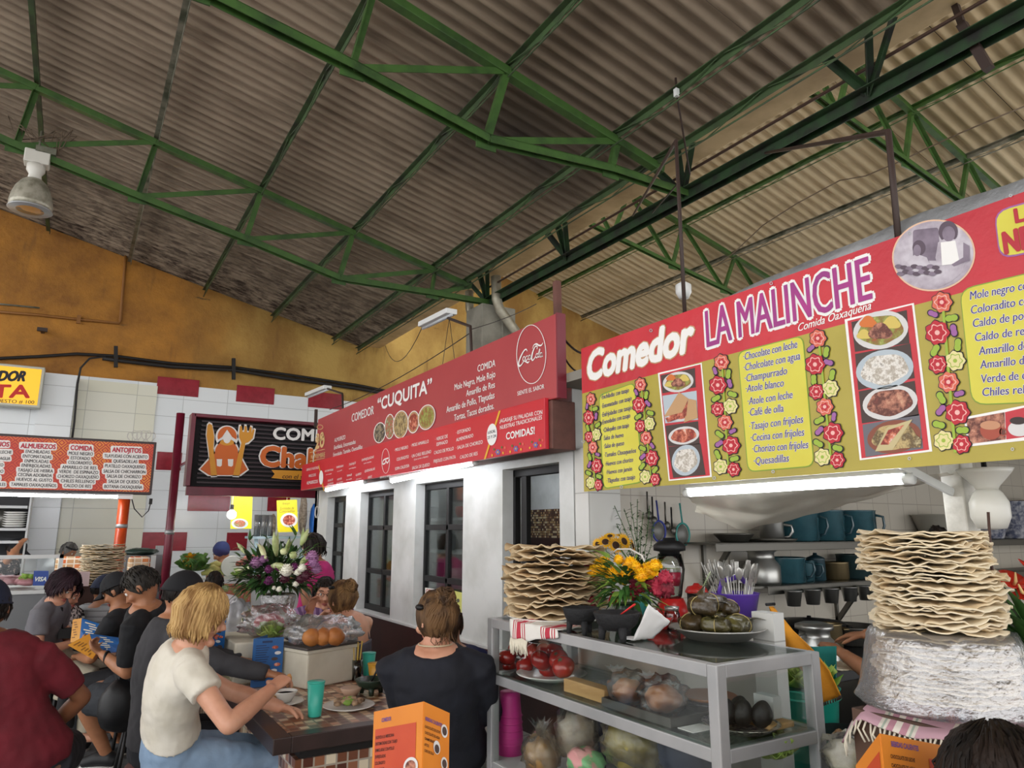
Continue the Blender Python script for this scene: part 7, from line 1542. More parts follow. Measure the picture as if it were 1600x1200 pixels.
def person(label, hip, yaw, head=None, lean=.1, hpitch=.2, hyaw=None, s=1.0, skin='tan', shirt=None, sleeve=.55, hem=.02, pants=None, pant_len=1.0, shoes=None, hands=(None, None), poles=(None, None), feet=(None, None),
           hair=('short', HBLK), cap=None, glasses=False, curl=.4, vox=.009, width=1.0, neckline=.0, belly=0, long_sleeve=False, standing=False, straps=False, palm=(None, None), apron=None, hollow=False, side=0.0, face=True, arms=True):
    """one figure: body, clothing, hair; yaw is where the hips face; head is the wanted head centre"""
    hip = V(hip); F = V((math.cos(yaw), math.sin(yaw), 0)); Rr = V((math.sin(yaw), -math.cos(yaw), 0)); Z = V((0, 0, 1))
    t = thing('person', label, 'person', (hip.x, hip.y, 0)); sk = SKIN[skin]
    T = .50 * s
    if head is not None:      # lean so that the neck ends under the head
        hd = V(head); top_ = hd - V((0, 0, .122 * s)) - F * .035 * s; ax = (top_ - hip); T = max(.40 * s, min(.70 * s, ax.length - .005 * s)); ax.normalize()
    else: ax = (Z * math.cos(lean) + F * math.sin(lean) + Rr * side).normalized(); hd = hip + ax * (T + .06 * s) + V((0, 0, .13 * s)) + F * .03 * s
    k = T / (.5 * s) * s; W = width * s
    def sp(f, fw=0): return hip + ax * (f * k) + F * (fw * s - .035 * s * math.sin(math.pi * min(1, max(0, f / .5))))   # gently rounded back
    RING = [(-.09, .150, .115), (-.02, .172, .128), (.08, .160, .118), (.18, .148 + belly * .3, .112 + belly), (.28, .160, .118 + belly * .6), (.38, .178, .118), (.43, .168, .108), (.47, .135, .095), (.50, .098, .082), (.525, .066, .062)]
    has = shirt is not None; body = MB(); body.tube([sp(f) for f, a, b in RING], [(a - (.014 if has and not straps and f < .48 else 0)) * W for f, a, b in RING], 20, up=F, ell=[b / a for f, a, b in RING])
    neck0 = sp(.50); neck1 = hd - V((0, 0, .06 * s)) - F * .015 * s
    body.tube([neck0 - ax * .03, neck0 * .5 + neck1 * .5, neck1], [.066 * s, .056 * s, .054 * s], 14)
    # head
    hy = yaw if hyaw is None else hyaw; r_, f_, u_ = rot_frame(hy, hpitch); HR = Matrix((r_, f_, u_)).transposed()
    def H(x, y, z): return hd + r_ * (x * s) + f_ * (y * s) + u_ * (z * s)
    def skull(q):
        k_ = 1.0; x, y, z = q
        if z < 0: x *= 1 - .20 * (-z) ** 1.3; y = y * (1 - .06 * (-z)) + (.10 * -z if y > -.3 else 0)
        if y < 0: x *= 1 + .02; 
        if y < -.2 and z < -.1: y *= 1 - .35 * min(1, (-z - .1) * 1.2)
        return V((x, y, z))
    body.ball(hd, (.076 * s, .098 * s, .116 * s), 24, 18, R=HR, fn=skull)
    body.tube([H(0, .088, .022), H(0, .103, -.005), H(0, .115, -.026), H(0, .100, -.034)], [.009 * s, .0115 * s, .0155 * s, .01 * s], 10)
    body.ball(H(0, .080, -.092), (.028 * s, .022 * s, .02 * s), 12, 8, R=HR); body.ball(H(0, .086, .03), (.05 * s, .018 * s, .013 * s), 12, 8, R=HR)
    for x in (-1, 1): body.ball(H(x * .078, -.004, -.008), (.012 * s, .022 * s, .034 * s), 12, 8, R=HR @ rotz(x * .4)); body.ball(H(x * .042, .07, -.03), (.026 * s, .024 * s, .022 * s), 10, 8, R=HR)
    # arms
    shirts = MB(); has = shirt is not None; ge = .012
    if has:
        shirts.tube([sp(f) for f, a, b in RING if f >= hem - .1][:-1] + [sp(.512 - neckline)], [(a * W + ge * s + max(0, .12 - f) * .09) for f, a, b in RING if f >= hem - .1][:-1] + [(.080 if not straps else .1) * s], 24, up=F, ell=[(b + ge) / (a + ge) for f, a, b in RING if f >= hem - .1][:-1] + [.9])
    UA, FA = .285 * s, .25 * s; hw = []
    for i, sg in enumerate((1, -1)) if arms else ():
        S = sp(.412) + Rr * (sg * .182 * W); tgt = hands[i] if hands[i] is not None else hip + F * .36 * s + Rr * sg * .12 * s + Z * .12 * s
        pole = poles[i] or (Rr * sg * .6 - F * .3 - Z * .8); E, Wp = ik(S, V(tgt), UA, FA, V(pole))
        body.tube([sp(.425) + Rr * (sg * .10 * W), S, S * .55 + E * .45, E], [.05 * s, (.042 if has and not straps else .055) * s, .044 * s, .038 * s], 14); body.ball(E, .037 * s, 12, 8); body.tube([E, E * .65 + Wp * .35, Wp], [.039 * s, .041 * s, .027 * s], 14)
        d = (Wp - E).normalized(); n = V(palm[i]) if palm[i] is not None else -Z; n = n - d * n.dot(d)
        if n.length < .1: n = F
        th = d.cross(n) * sg; dd = d
        hand(body, Wp, dd, n, -th if False else th, curl, s); hw.append((Wp, d))
        if has and not straps:
            if long_sleeve: shirts.tube([sp(.452) + Rr * (sg * .05 * W), sp(.437) + Rr * (sg * .115 * W), S, S * .55 + E * .45, E, E * .5 + Wp * .5, Wp], [.055 * s, .066 * s, .072 * s, .064 * s, .055 * s, .05 * s, .04 * s], 16)
            else: q = S * (1 - sleeve) + E * sleeve; shirts.tube([sp(.452) + Rr * (sg * .05 * W), sp(.437) + Rr * (sg * .115 * W), S, S * .5 + q * .5, q], [.055 * s, .066 * s, .073 * s, .07 * s, .067 * s], 16)
        elif straps: pass
    # legs
    pm = MB(); shoe = []
    for i, sg in enumerate((1, -1)):
        hj = sp(-.04) + Rr * (sg * .085 * W)
        if standing: ft = V(feet[i]) if feet[i] is not None else V((hj.x, hj.y, .07)) + Rr * sg * .02; kp = F
        else: ft = V(feet[i]) if feet[i] is not None else V((hip.x, hip.y, 0)) + F * .42 * s + Rr * sg * .12 * s + Z * max(.07, hip.z - .53); kp = F * 1.0 + Z * .9
        K, A = ik(hj, ft, .43 * s, .42 * s, kp)
        body.tube([hj, hj * .5 + K * .5, K], [.085 * W, .076 * W, .056 * s], 14); body.ball(K, .054 * s, 12, 8); body.tube([K, K * .7 + A * .3, A], [.055 * s, .056 * s, .034 * s], 14)
        if pants is not None:
            e = K if pant_len <= .5 else K * (1 - (pant_len - .5) * 2) + A * ((pant_len - .5) * 2)
            if pant_len <= .5: e = hj * (1 - pant_len * 1.9) + K * pant_len * 1.9; pm.tube([hj, hj * .5 + e * .5, e], [.10 * W, .093 * W, .085 * W], 16)
            else: pm.tube([hj, hj * .5 + K * .5, K, K * .5 + e * .5, e], [.098 * W, .088 * W, .07 * s, .066 * s, .055 * s], 16)
        fd = V((F.x, F.y, 0)); toe = A + fd * .15 * s - Z * .045; heel = A - fd * .05 * s - Z * .04
        if shoes is not None: shoe.append((heel, A, toe, fd))
        else: body.tube([heel, A - Z * .03, toe], [.03 * s, .036 * s, .022 * s], 10)
    body.build('body', sk, t, rem=vox, smooth_it=2)
    if pants is not None:
        pm.tube([sp(f) for f in (-.10, -.02, .06, .12)], [q * W for q in (.165, .18, .168, .15)], 20, up=F, ell=.78); pm.build('trousers', pants, t, rem=max(.009, vox), smooth_it=3, disp=.006, dscale=.08)
    if has:
        if straps:
            for sg in (1, -1): shirts.tube([sp(.36, -.115) + Rr * sg * .085 * W, sp(.47, -.07) + Rr * sg * .085 * W, sp(.485, .01) + Rr * sg * .088 * W, sp(.40, .12) + Rr * sg * .085 * W], .009 * s, 8)
            shirts2 = MB(); rr = [(f, a, b) for f, a, b in RING if hem - .1 <= f <= .36]; shirts2.tube([sp(f) for f, a, b in rr], [a * W + ge * s for f, a, b in rr], 24, up=F, ell=[(b + ge) / (a + ge) for f, a, b in rr]); shirts2.build('top', shirt, t, rem=max(.008, vox), smooth_it=2, disp=.004, dscale=.07); shirts.v = shirts.v[-0:]; 
            m2 = MB()
            for sg in (1, -1): m2.tube([sp(.30, -.10) + Rr * sg * .085 * W, sp(.44, -.088) + Rr * sg * .085 * W, sp(.492, -.02) + Rr * sg * .09 * W, sp(.46, .07) + Rr * sg * .088 * W], .008 * s, 8)
            m2.build('strap', shirt, t)
        else: shirts.build('shirt', shirt, t, rem=max(.008, vox), smooth_it=3, disp=.007, dscale=.085)
    for heel, A, toe, fd in shoe:
        mb = MB(); mb.tube([heel - fd * .01, heel + fd * .03 + Z * .02, A * .6 + toe * .4, toe], [.038 * s, .05 * s, .045 * s, .034 * s], 12); so = mb.build('shoe', shoes, t, rem=.008, smooth_it=2)
        MB().tube([heel - fd * .012 - Z * .028, toe * .5 + heel * .5 - Z * .03, toe + fd * .01 - Z * .025], [.036 * s, .046 * s, .034 * s], 12, ell=.28).build('sole', mat('shoe sole', 'D8D8D4', .6), so)
    if face:
        for x in (-1, 1):
            e = MB().ball(H(x * .031, .083, .012), .0125 * s, 12, 8).build('eye', EYEW, t); MB().ball(H(x * .031, .0925, .012), (.0055 * s, .0042 * s, .0055 * s), 10, 8, R=HR).build('iris', IRIS, e)
            MB().tube([H(x * .014, .097, .036), H(x * .032, .100, .041), H(x * .05, .088, .035)], [.003 * s, .0042 * s, .002 * s], 6).build('eyebrow', hair[1], t)
        mb = MB(); mb.tube([H(-.024, .088, -.062), H(-.01, .1, -.058), H(0, .102, -.06), H(.01, .1, -.058), H(.024, .088, -.062)], [.003, .0055, .005, .0055, .003], 8); mb.tube([H(-.02, .09, -.066), H(0, .101, -.07), H(.02, .09, -.066)], [.003, .006, .003], 8); mb.build('lips', LIPS, t)
    # hair
    kind, hm = hair
    def scalp(th, ph, ex=.008):   # th round from the face, ph down from the crown
        q = skull(V((math.sin(ph) * math.sin(th), math.sin(ph) * math.cos(th), math.cos(ph)))); return H(q.x * (.076 + ex), q.y * (.098 + ex), q.z * (.116 + ex))
    if kind != 'bald':
        mb = MB(); rim = {'short': (1.0, 1.95), 'bob': (.95, 2.12), 'bun': (.95, 2.3), 'pony': (.95, 2.1), 'curly': (1.0, 2.3)}[kind]; hf = {'short': .014, 'bob': .022, 'bun': .016, 'pony': .014, 'curly': .028}[kind]
        def rimph(th): a = abs((th + math.pi) % (2 * math.pi) - math.pi) / math.pi; w_ = max(0, min(1, (a - .22) / .25)); return rim[0] * (1 - w_) + rim[1] * w_
        mb.grid(lambda u, v: scalp(u * 2 * math.pi, max(.02, v * rimph(u * 2 * math.pi)), hf * (1 - .5 * v ** 4) + .004 * nz(u * 30, v * 3, 1) + .005 * nz(u * 60, v * 4, 5)), 72, 16)
        N = {'short': 220, 'bob': 420, 'bun': 300, 'pony': 200, 'curly': 300}[kind] if vox < .01 or kind == 'curly' else 90
        for i in range(N):
            th = random.uniform(0, 6.2832); a = abs((th + math.pi) % (2 * math.pi) - math.pi) / math.pi; rp = rimph(th)
            if kind in ('short',):
                p0 = random.uniform(.1, rp * .95); pts = [scalp(th + jit(.05), min(p0 + q, rp + .05), hf + .003 + jit(.002)) for q in (0, .12, .25)]; mb.tube(pts, [.005 * s, .007 * s, .002 * s], 5, ell=.5)
            elif kind in ('bun', 'pony'):
                tgt = H(0, -.085, .085) if kind == 'bun' else H(0, -.12, .02); p0 = scalp(th, rp * random.uniform(.85, 1), hf * .5); mid = scalp(th * .5 + math.pi * .5 if th < math.pi else th * .5 + math.pi, .75, hf + .006 + jit(.003)); mid = (p0 + tgt) / 2; o_ = (mid - hd).normalized(); mid = hd + o_ * max((mid - hd).length, .112 * s + jit(.004)); mb.tube([p0, (p0 + mid) / 2 + o_ * .008, mid, (mid + tgt) / 2 + o_ * .006, tgt], [.003 * s, .0055 * s, .006 * s, .0055 * s, .003 * s], 5, ell=.5)
            else:
                if a < .2: continue
                L = random.uniform(.02, .06) if kind == 'bob' else random.uniform(.0, .05); p0 = random.uniform(.05, .6); pts = [scalp(th + jit(.04), p0 + (rp - p0) * q, hf + .004 + jit(.004)) for q in (0, .3, .6, .9)]
                out = (scalp(th, 1.6) - hd); out.z = 0; out.normalize(); e = pts[-1]; cw = jit(.02)
                pts += [e + V((0, 0, -L * .5)) + out * (.006 + cw * .3), e + V((0, 0, -L)) + out * (-.012 + cw) + r_ * jit(.012)]
                mb.tube(pts, [.003 * s, .0055 * s, .0065 * s, .0065 * s, .005 * s, .0015 * s], 5, ell=.5)
        if kind == 'bun':
            c = H(0, -.085, .085); mb.ball(c, (.045 * s, .04 * s, .038 * s), 16, 12)
            for i in range(60): d = V((jit(1), jit(1), jit(1))).normalized(); e = V((jit(1), jit(1), jit(1))).cross(d).normalized(); mb.tube([c + (d * math.cos(q) + e * math.sin(q)) * (.046 + jit(.006)) * s for q in (0, .5, 1, 1.5, 2)], [.002, .005, .006, .005, .001], 5)
            for i in range(26): th = math.pi + jit(1.3); p = scalp(th, 2.1, .004); mb.tube([p, p + V((jit(.015), jit(.015), -.03)), p + V((jit(.03), jit(.03), -.06))], [.0025, .002, .0008], 4)
        if kind == 'pony':
            c = H(0, -.12, .03)
            for i in range(60): d = V((jit(.03), jit(.03), jit(.02))); mb.tube([c + d * .4, c - f_ * .03 + d - Z * .02, c - f_ * .03 + d * 1.2 - Z * .10, c - f_ * .01 + d * .9 - Z * random.uniform(.14, .2)], [.005, .009, .007, .002], 5)
        mb.build('hair', hm, t)
    if cap is not None:
        mb = MB(); mb.grid(lambda u, v: scalp(u * 2 * math.pi, .02 + v * (1.25 + .25 * (1 - math.cos(u * 2 * math.pi)) * .5), .024 - .004 * v), 40, 12); mb.tube([scalp(u * 2 * math.pi / 40, 1.27 + .25 * (1 - math.cos(u * 2 * math.pi / 40)) * .5, .021) for u in range(40)], .005, 6, closed=True); cp = mb.build('cap', cap, t)
        def brim(u, v): th = (u - .5) * 2.0; p = scalp(th, 1.28, .018); return p + (f_ * (.075 * v * math.cos((u - .5) * 2.4)) - u_ * (.018 * v + .03 * v * (abs(u - .5) * 2) ** 2)) * s
        MB().grid(brim, 16, 6).build('brim', cap, cp, solid=.004)
    if glasses:
        g = MB()
        for x in (-1, 1): g.tube([H(x * .031 + .021 * math.cos(a), .106, .010 + .016 * math.sin(a)) for a in [2 * math.pi * q / 20 for q in range(20)]], .0016, 6, closed=True); g.tube([H(x * .052, .104, .014), H(x * .078, .05, .014), H(x * .084, -.01, .008)], .0016, 6)
        g.tube([H(-.01, .107, .014), H(.01, .107, .014)], .0016, 6); g.build('glasses', glasses if glasses is not True else BLACKF, t)
    return t, dict(sp=sp, H=H, F=F, R=Rr, hw=hw, Z=Z, hd=hd, r=r_, f=f_, u=u_)
def stool(label, x, y, z):
    t = thing('stool', label, 'stool', (x, y, 0)); MB().lathe([(0, 0), (.15, 0), (.16, .015), (.15, .035), (0, .04)], (x, y, z - .04), 24).build('seat', mat('stool seat', '5A2A22', .5), t)
    for k in range(4): a = math.pi / 4 + k * math.pi / 2; MB().tube([(x + .1 * math.cos(a), y + .1 * math.sin(a), z - .04), (x + .16 * math.cos(a), y + .16 * math.sin(a), 0)], .012, 8).build('leg', BLACKF, t)
A_R = math.atan2(-.53, .85)     # facing picture right
# 1 blonde woman at the counter
JEAN = fab('denim', '8AA2BC', '7890AA'); CREAM = fab('cream tee', 'DCD6C8', 'D0C9B8')
hip = atd(270, 1165, 3.12); hd = atd(312, 963, 3.08); bw = tp(441, 1092)
t, I = person('blonde woman in a cream tee shirt and light jeans eating at the counter', hip, .12, hd, hpitch=.30, hyaw=.0, skin='fair', s=1.0, shirt=CREAM, sleeve=.42, hem=.09, pants=JEAN, hands=(P(425, 1076, Y=3.28), V((.92, 3.52, .80))), poles=(V((-.3, -.75, -.62)), V((-.3, .6, -1))), palm=(V((.2, .4, -1)), V((0, -.5, -1))), curl=.55, hair=('bob', HBLO), glasses=mat('pale frames', 'B0A8A0', .3), vox=.006, width=.9, shoes=mat('dark shoe', '1E1E22', .6), neckline=.0)
stool('round stool under the blonde woman', hip.x, hip.y, hip.z - .13)
p = I['hw'][0][0] + I['hw'][0][1] * .11 + V((0, 0, -.02)); mb = MB(); blobby(mb, p, (.014, .012, .022), 3, .2); tag(mb.build('bread_piece', blobm), 'morsel of bread in the blonde woman\'s right hand', 'bread')
# 2 navy-clad woman
NAVY = fab('navy', '14161F', '181B26'); hip = atd(692, 1160, 3.3); hd = atd(682, 968, 3.25)
t, I = person('woman with a messy bun in a dark navy top seen from behind', hip, 1.0, hd, hpitch=.22, hyaw=1.75, skin='fair', shirt=NAVY, long_sleeve=True, hem=-.02, pants=fab('black trousers', '16161A'), hands=(V((1.8, 3.3, .84)), V((1.5, 3.42, .84))), poles=(V((.2, -.5, -1)), V((0, -.6, -1))), hair=('bun', HBLO3), vox=.008, width=1.12, shoes=mat('dark shoe', '1E1E22'), belly=.01)
MB().tube([I['sp'](.5) + (I['R'] * .075 * math.cos(a) + I['F'] * .07 * math.sin(a)) + V((0, 0, .025)) for a in [2 * math.pi * k / 30 for k in range(30)]], .0035, 6, closed=True).build('necklace', mat('pale beads', 'C8B898', .4), t)
MB().ball(I['H'](-.085, .0, .06), (.018, .03, .014), 12, 8).build('sunglasses', BLACKF, t)
stool('round stool under the woman in navy', hip.x, hip.y, hip.z - .13)
# 3 maroon shirt man
MAR = fab('maroon', '6A1220', '5A0E1A'); hip = atd(18, 1178, 3.15); hd = atd(-22, 952, 3.2)
t, I = person('man in a maroon tee shirt and navy cap seated at the left picture edge', hip, 1.35, hd, hpitch=.25, hyaw=1.5, skin='brown', shirt=MAR, sleeve=.75, hem=-.02, pants=fab('dark shorts', '2A2A30'), pant_len=.5, hands=(atd(75, 1142, 3.35), None), poles=(V((.9, .1, -.5)), None), hair=('short', HBLK), cap=fab('navy cap', '1A2238'), vox=.008, width=1.22, shoes=mat('dark shoe', '1E1E22'))
stool('round stool under the man in maroon', hip.x, hip.y, hip.z - .13)
mb = MB(); sp = I['sp']; mb.tube([sp(.0) + (I['R'] * .2 * math.cos(a) + I['F'] * .15 * math.sin(a)) for a in [2 * math.pi * k / 30 for k in range(30)]], .018, 8, closed=True, ell=.5); mb.build('belt', mat('black belt', '141416', .5), t)
# 4 woman in grey tee
GREYT = fab('grey tee', '6E6C70', '646268'); hip = atd(66, 1022, 5.3); hd = atd(98, 914, 5.25)
t, I = person('dark haired woman in a grey tee shirt looking down, cream sweater round her waist', hip, A_R + .15, hd, hpitch=.75, hyaw=A_R - .1, skin='fair', shirt=GREYT, sleeve=.55, pants=fab('cream sweater', 'BDB4A0', 'ACA28C'), hands=(atd(112, 1005, 5.2), atd(125, 1000, 5.4)), hair=('bob', hairm('dark plum', '20141A', '321E26')), vox=.009, width=.95, s=.95)
mb = MB(); sp = I['sp']; mb.tube([sp(.03) + (I['R'] * .19 * math.cos(a) + I['F'] * .15 * math.sin(a)) * (1 + .05 * math.sin(5 * a)) for a in [2 * math.pi * k / 30 for k in range(30)]], [.04 + .008 * math.sin(3 * k) for k in range(30)], 10, closed=True); a0 = sp(.0) + I['F'] * .17; mb.tube([a0, a0 + V((0, 0, -.08)) + I['F'] * .03, a0 + V((0, 0, -.2)) + I['F'] * .02 + I['R'] * .03, a0 + V((0, 0, -.32)) + I['R'] * .04], [.045, .05, .05, .045], 10); mb.build('tied_sweater', fab('cream sweater', 'BDB4A0'), t, rem=.012, smooth_it=3, disp=.01)
MB().box(sp(.2) + I['F'] * .16, (.1, .08, .07)).tube([sp(.22) + I['F'] * .13, sp(.45) + I['F'] * .09 + I['R'] * .06, sp(.48) - I['F'] * .06], .008, 6).build('camera', BLACKF, t, bevel=.006)
stool('tall stool under the woman in grey', hip.x, hip.y, hip.z - .13)
# 5 man in black polo, facing left
BLKT = fab('black', '121316', '18191D'); hip = atd(222, 1082, 4.75); hd = atd(222, 916, 4.68); FL = A_R + math.pi
knee = atd(108, 1100, 4.6); foot = atd(168, 1178, 4.85)
t, I = person('man in a black polo and dark shorts bending over a blue menu', hip, FL + .1, hd, hpitch=.7, hyaw=FL + .12, skin='tan', s=1.06, shirt=BLKT, sleeve=.8, pants=fab('charcoal shorts', '2C2F34'), pant_len=.42, hands=(atd(150, 1012, 4.85), atd(160, 1022, 4.6)), poles=(V((0, 0, -1)), V((.2, 0, -1))), palm=(V((0, 0, 1)), V((0, .4, 1))), feet=(V((foot.x + .1, foot.y + .25, .1)), V((foot.x, foot.y, .09))), shoes=mat('black shoe', '141518', .6), hair=('short', HSALT), vox=.008, width=1.15, belly=.05, curl=.7)
stool('round stool under the man in black', hip.x, hip.y, hip.z - .14)
mb = MB(); w0, d0 = I['hw'][1]; mb.tube([w0 - d0 * .05 + (I['R'] * math.cos(a) + V((0, 0, 1)) * math.sin(a)) * .034 for a in [2 * math.pi * k / 18 for k in range(18)]], .009, 8, closed=True); mb.build('watch', BLACKF, t)
MB().bar(I['sp'](.44) - I['R'] * .15 + I['F'] * .02, I['sp'](-.02) - I['R'] * .24 + I['F'] * .05, .05, .02).build('bag_strap', mat('black webbing', '101012', .7), t)
mb = MB(); blobby(mb, I['sp'](-.02) - I['R'] * .27 + I['F'] * .02, (.13, .1, .16), 4, .12); mb.build('shoulder_bag', mat('black nylon', '0E0F12', .5, bump=.3, bs=12), t)
# his open menu
def open_menu(label, corners, flip=False):
    """two leaves: corners (left, fold, right) each (top, bottom)"""
    (a, b), (c, d), (e, f) = [[V(q) for q in w] for w in corners]; t = thing('menu', label, 'menu', d)
    YM = mat('menu amber', 'D89A38', .45, c2='C88428', vs=6)
    for nm, q in (('left_leaf', (a, c, d, b)), ('right_leaf', (c, e, f, d))):
        def g(u, v, q=q): return (q[0] * (1 - u) + q[1] * u) * (1 - v) + (q[3] * (1 - u) + q[2] * u) * v
        n = (q[1] - q[0]).cross(q[2] - q[1]).normalized() * .002; 
        if n.dot(EYE - q[0]) < 0: n = -n
        mb = MB(); mb.grid(g, 2, 2, 0, False); mb.build(nm, BLU if nm == 'right_leaf' else YM, t, solid=.003)
        mb = MB()
        for k in range(7): u0 = .12 + .1 * (k % 3); v = .12 + .11 * k; mb.add([g(u0, v) + n * 1.5, g(u0, v + .05) + n * 1.5, g(u0 + .35, v + .05) + n * 1.5, g(u0 + .35, v) + n * 1.5], [(0, 1, 2, 3)])
        mb.build('printed_lines', mat('menu cream print', 'D8CDB0', .5) if nm == 'right_leaf' else mat('menu brown print', '8A5A24', .5), t, kind='stuff')
    return t
open_menu('open blue and amber menu held by the man in black', ((atd(106, 1008, 4.75), atd(145, 1030, 4.6)), (atd(140, 990, 4.85), atd(150, 1022, 4.65)), (atd(196, 998, 4.8), atd(190, 1018, 4.6))))
open_menu('upper blue and amber menu propped behind the one the man in black holds', ((atd(114, 968, 5.1), atd(110, 1004, 5.0)), (atd(128, 966, 5.1), atd(124, 1002, 5.0)), (atd(178, 982, 5.1), atd(150, 1002, 5.0))))
# 6 capped man behind
hip = atd(212, 1048, 5.25); hd = atd(184, 922, 5.2)
person('person in a black cap sitting behind the man in black', hip, FL, hd, hpitch=.55, hyaw=FL, skin='tan', shirt=BLKT, hair=('short', HBLK), cap=fab('black cap', '15161A'), vox=.011, pants=fab('black trousers', '16161A'), shoes=mat('dark shoe', '1E1E22')); stool('stool under the person in the black cap', hip.x, hip.y, hip.z - .13)
# 7 dark grey shirt behind blonde
hip = atd(248, 1150, 3.85); hd = atd(284, 930, 4.0)
t, I = person('person in a dark grey shirt half hidden behind the blonde woman', hip, .15, hd, hpitch=.3, hyaw=.2, skin='tan', shirt=fab('dark grey', '3A393C', '343336'), long_sleeve=True, pants=fab('dark trousers', '1E2026'), hair=('short', HBLK), cap=fab('black cap', '15161A'), vox=.01, width=1.05, hands=(V((.98, 4.0, .86)), V((.98, 4.3, .86))), shoes=mat('dark shoe', '1E1E22')); stool('stool under the person in dark grey', hip.x, hip.y, hip.z - .13)
b0 = atd(314, 1020, 4.1); b1 = atd(349, 1023, 4.1); blue_menu('blue menu standing before the person in dark grey, left of the white bag', Fr(b0, b1 - b0, V((0, 0, 1))), (b1 - b0).length, .22)
# 8 striped tee man
STR = clothm('striped tee', [(0, '9A9C9E'), (.78, '3A3C44'), (.9, '9A9C9E')], '9A9C9E', .022, 2)
hip = atd(168, 1012, 6.0); hd = atd(162, 922, 6.0); person('man in a striped grey tee and navy cap seen from behind', hip, A_R + 1.3, hd, hpitch=.2, skin='tan', shirt=STR, hair=('short', HBLK), cap=fab('navy cap', '1A2238'), vox=.011, pants=fab('dark trousers', '1E2026'), s=.95); stool('stool under the man in stripes', hip.x, hip.y, hip.z - .13)
# 9 patterned blouse
PAT = mat('patterned blouse', 'D8D4D0', .8, c2='18161A', vs=40, lo=.46, hi=.5)
hip = atd(116, 1010, 5.75); hd = atd(106, 930, 5.7); person('person in a black and white patterned blouse behind the woman in grey', hip, A_R, hd, hpitch=.4, skin='fair', shirt=PAT, hair=('bob', HBLK), vox=.012, pants=fab('dark trousers', '1E2026'), s=.85); stool('stool under the person in the patterned blouse', hip.x, hip.y, hip.z - .12)
# 10 dark haired child in white
hip = atd(342, 985, 6.5); hd = atd(335, 912, 6.4); person('dark haired young person in a white shirt at the back stall', hip, 1.3, hd, hpitch=.1, skin='tan', shirt=fab('white shirt', 'C8C8C8'), hair=('short', HBLK), vox=.012, pants=fab('dark trousers', '1E2026'), s=.85); stool('stool under the young person in white', hip.x, hip.y, hip.z - .12)
# 11 cooks at the back
def cook(label, hx, hy, d, yaw, hp, skin, shirt, hair, cap=None, s=.95, extra=None, **k):
    hd = atd(hx, hy, d); hip = V((hd.x, hd.y, hd.z - .70 * s)) - V((math.cos(yaw), math.sin(yaw), 0)) * .08
    return person(label, hip, yaw, hd, hpitch=hp, skin=skin, shirt=shirt, hair=hair, cap=cap, vox=.012, pants=fab('dark trousers', '1E2026'), standing=True, s=s, **k)
t, I = cook('cook in a blue head cover and sage shirt behind the back stall counter', 347, 864, 8.75, A_R + math.pi + .35, .5, 'tan', fab('sage', '7A8A78'), ('bald', HBLK), hands=(atd(330, 900, 8.4), atd(350, 905, 8.4)))
mb = MB(); mb.ball(I['H'](0, -.012, .045), (.1, .118, .1), 20, 14); mb.build('head_cover', fab('blue cover', '1E2A58'), t, disp=.008, dscale=.05)
t, I = cook('cook with short grey hair and sunglasses on top behind the far flatbread stack', 106, 862, 9.1, A_R, .45, 'tan', fab('grey shirt', '8A8C90'), ('short', HGRY))
MB().tube([I['H'](.085 * math.sin(a), .105 * math.cos(a) - .01, .07) for a in [-1.6 + 3.2 * k / 12 for k in range(13)]], [.006] * 13, 8, ell=2.0).build('sunglasses', BLACKF, t)
t, I = cook('cook in a black cap and dark flowered blouse behind the left glass guard', 24, 858, 8.3, A_R + .3, .5, 'tan', mat('flowered blouse', '26262E', .8, c2='B8A8A0', vs=26, lo=.58, hi=.6), ('short', HBLK), fab('black cap', '15161A'), hands=(atd(34, 848, 8.2), None))
# 12 waitress in pink
PNK = fab('pink', 'C02C74', 'B02468'); hd = atd(490, 856, 6.25); hip = V((hd.x - .02, hd.y - .03, hd.z - .68))
person('woman in a bright pink shirt standing beyond the flower arrangement', hip, 2.4, hd, hpitch=.3, skin='tan', shirt=PNK, sleeve=.5, hair=('bob', HBLK), vox=.011, pants=fab('dark trousers', '1E2026'), standing=True, hands=(atd(462, 905, 5.9), atd(470, 900, 5.9)), width=1.1, s=.95)
# 13 man with glasses
hd = atd(508, 928, 5.55); hip = V((hd.x + .02, hd.y + .1, .62)); person('man with glasses in a purple striped shirt facing us across the counter', hip, -1.75, hd, hpitch=.08, hyaw=-1.85, skin='fair', shirt=clothm('purple stripes', [(0, '6A4A78'), (.6, '9A7AA0')], '6A4A78', .02, 0), hair=('short', HBLK), glasses=True, vox=.009, pants=fab('dark trousers', '1E2026'), hands=(atd(500, 965, 5.2), None)); 
# 14 woman in grey tank top
hd = atd(534, 937, 4.85); hip = V((hd.x + .06, hd.y - .02, .64)); t, I = person('woman in a grey tank top with a hair bun gesturing, seen from behind', hip, 2.05, hd, hpitch=.1, hyaw=2.0, skin='fair', shirt=fab('grey tank', '5A5560', '4E4A54'), straps=True, hair=('bun', HBLO2), vox=.008, pants=fab('green trousers', '1E5A40'), hands=(None, atd(484, 958, 4.75)), poles=(None, V((.1, -.2, -1))), width=.98)
MB().tube([I['H'](.078 * math.sin(a), .10 * math.cos(a) - .01, .085) for a in [-1.6 + 3.2 * k / 12 for k in range(13)]], [.006] * 13, 8, ell=1.8).build('sunglasses', BLACKF, t)
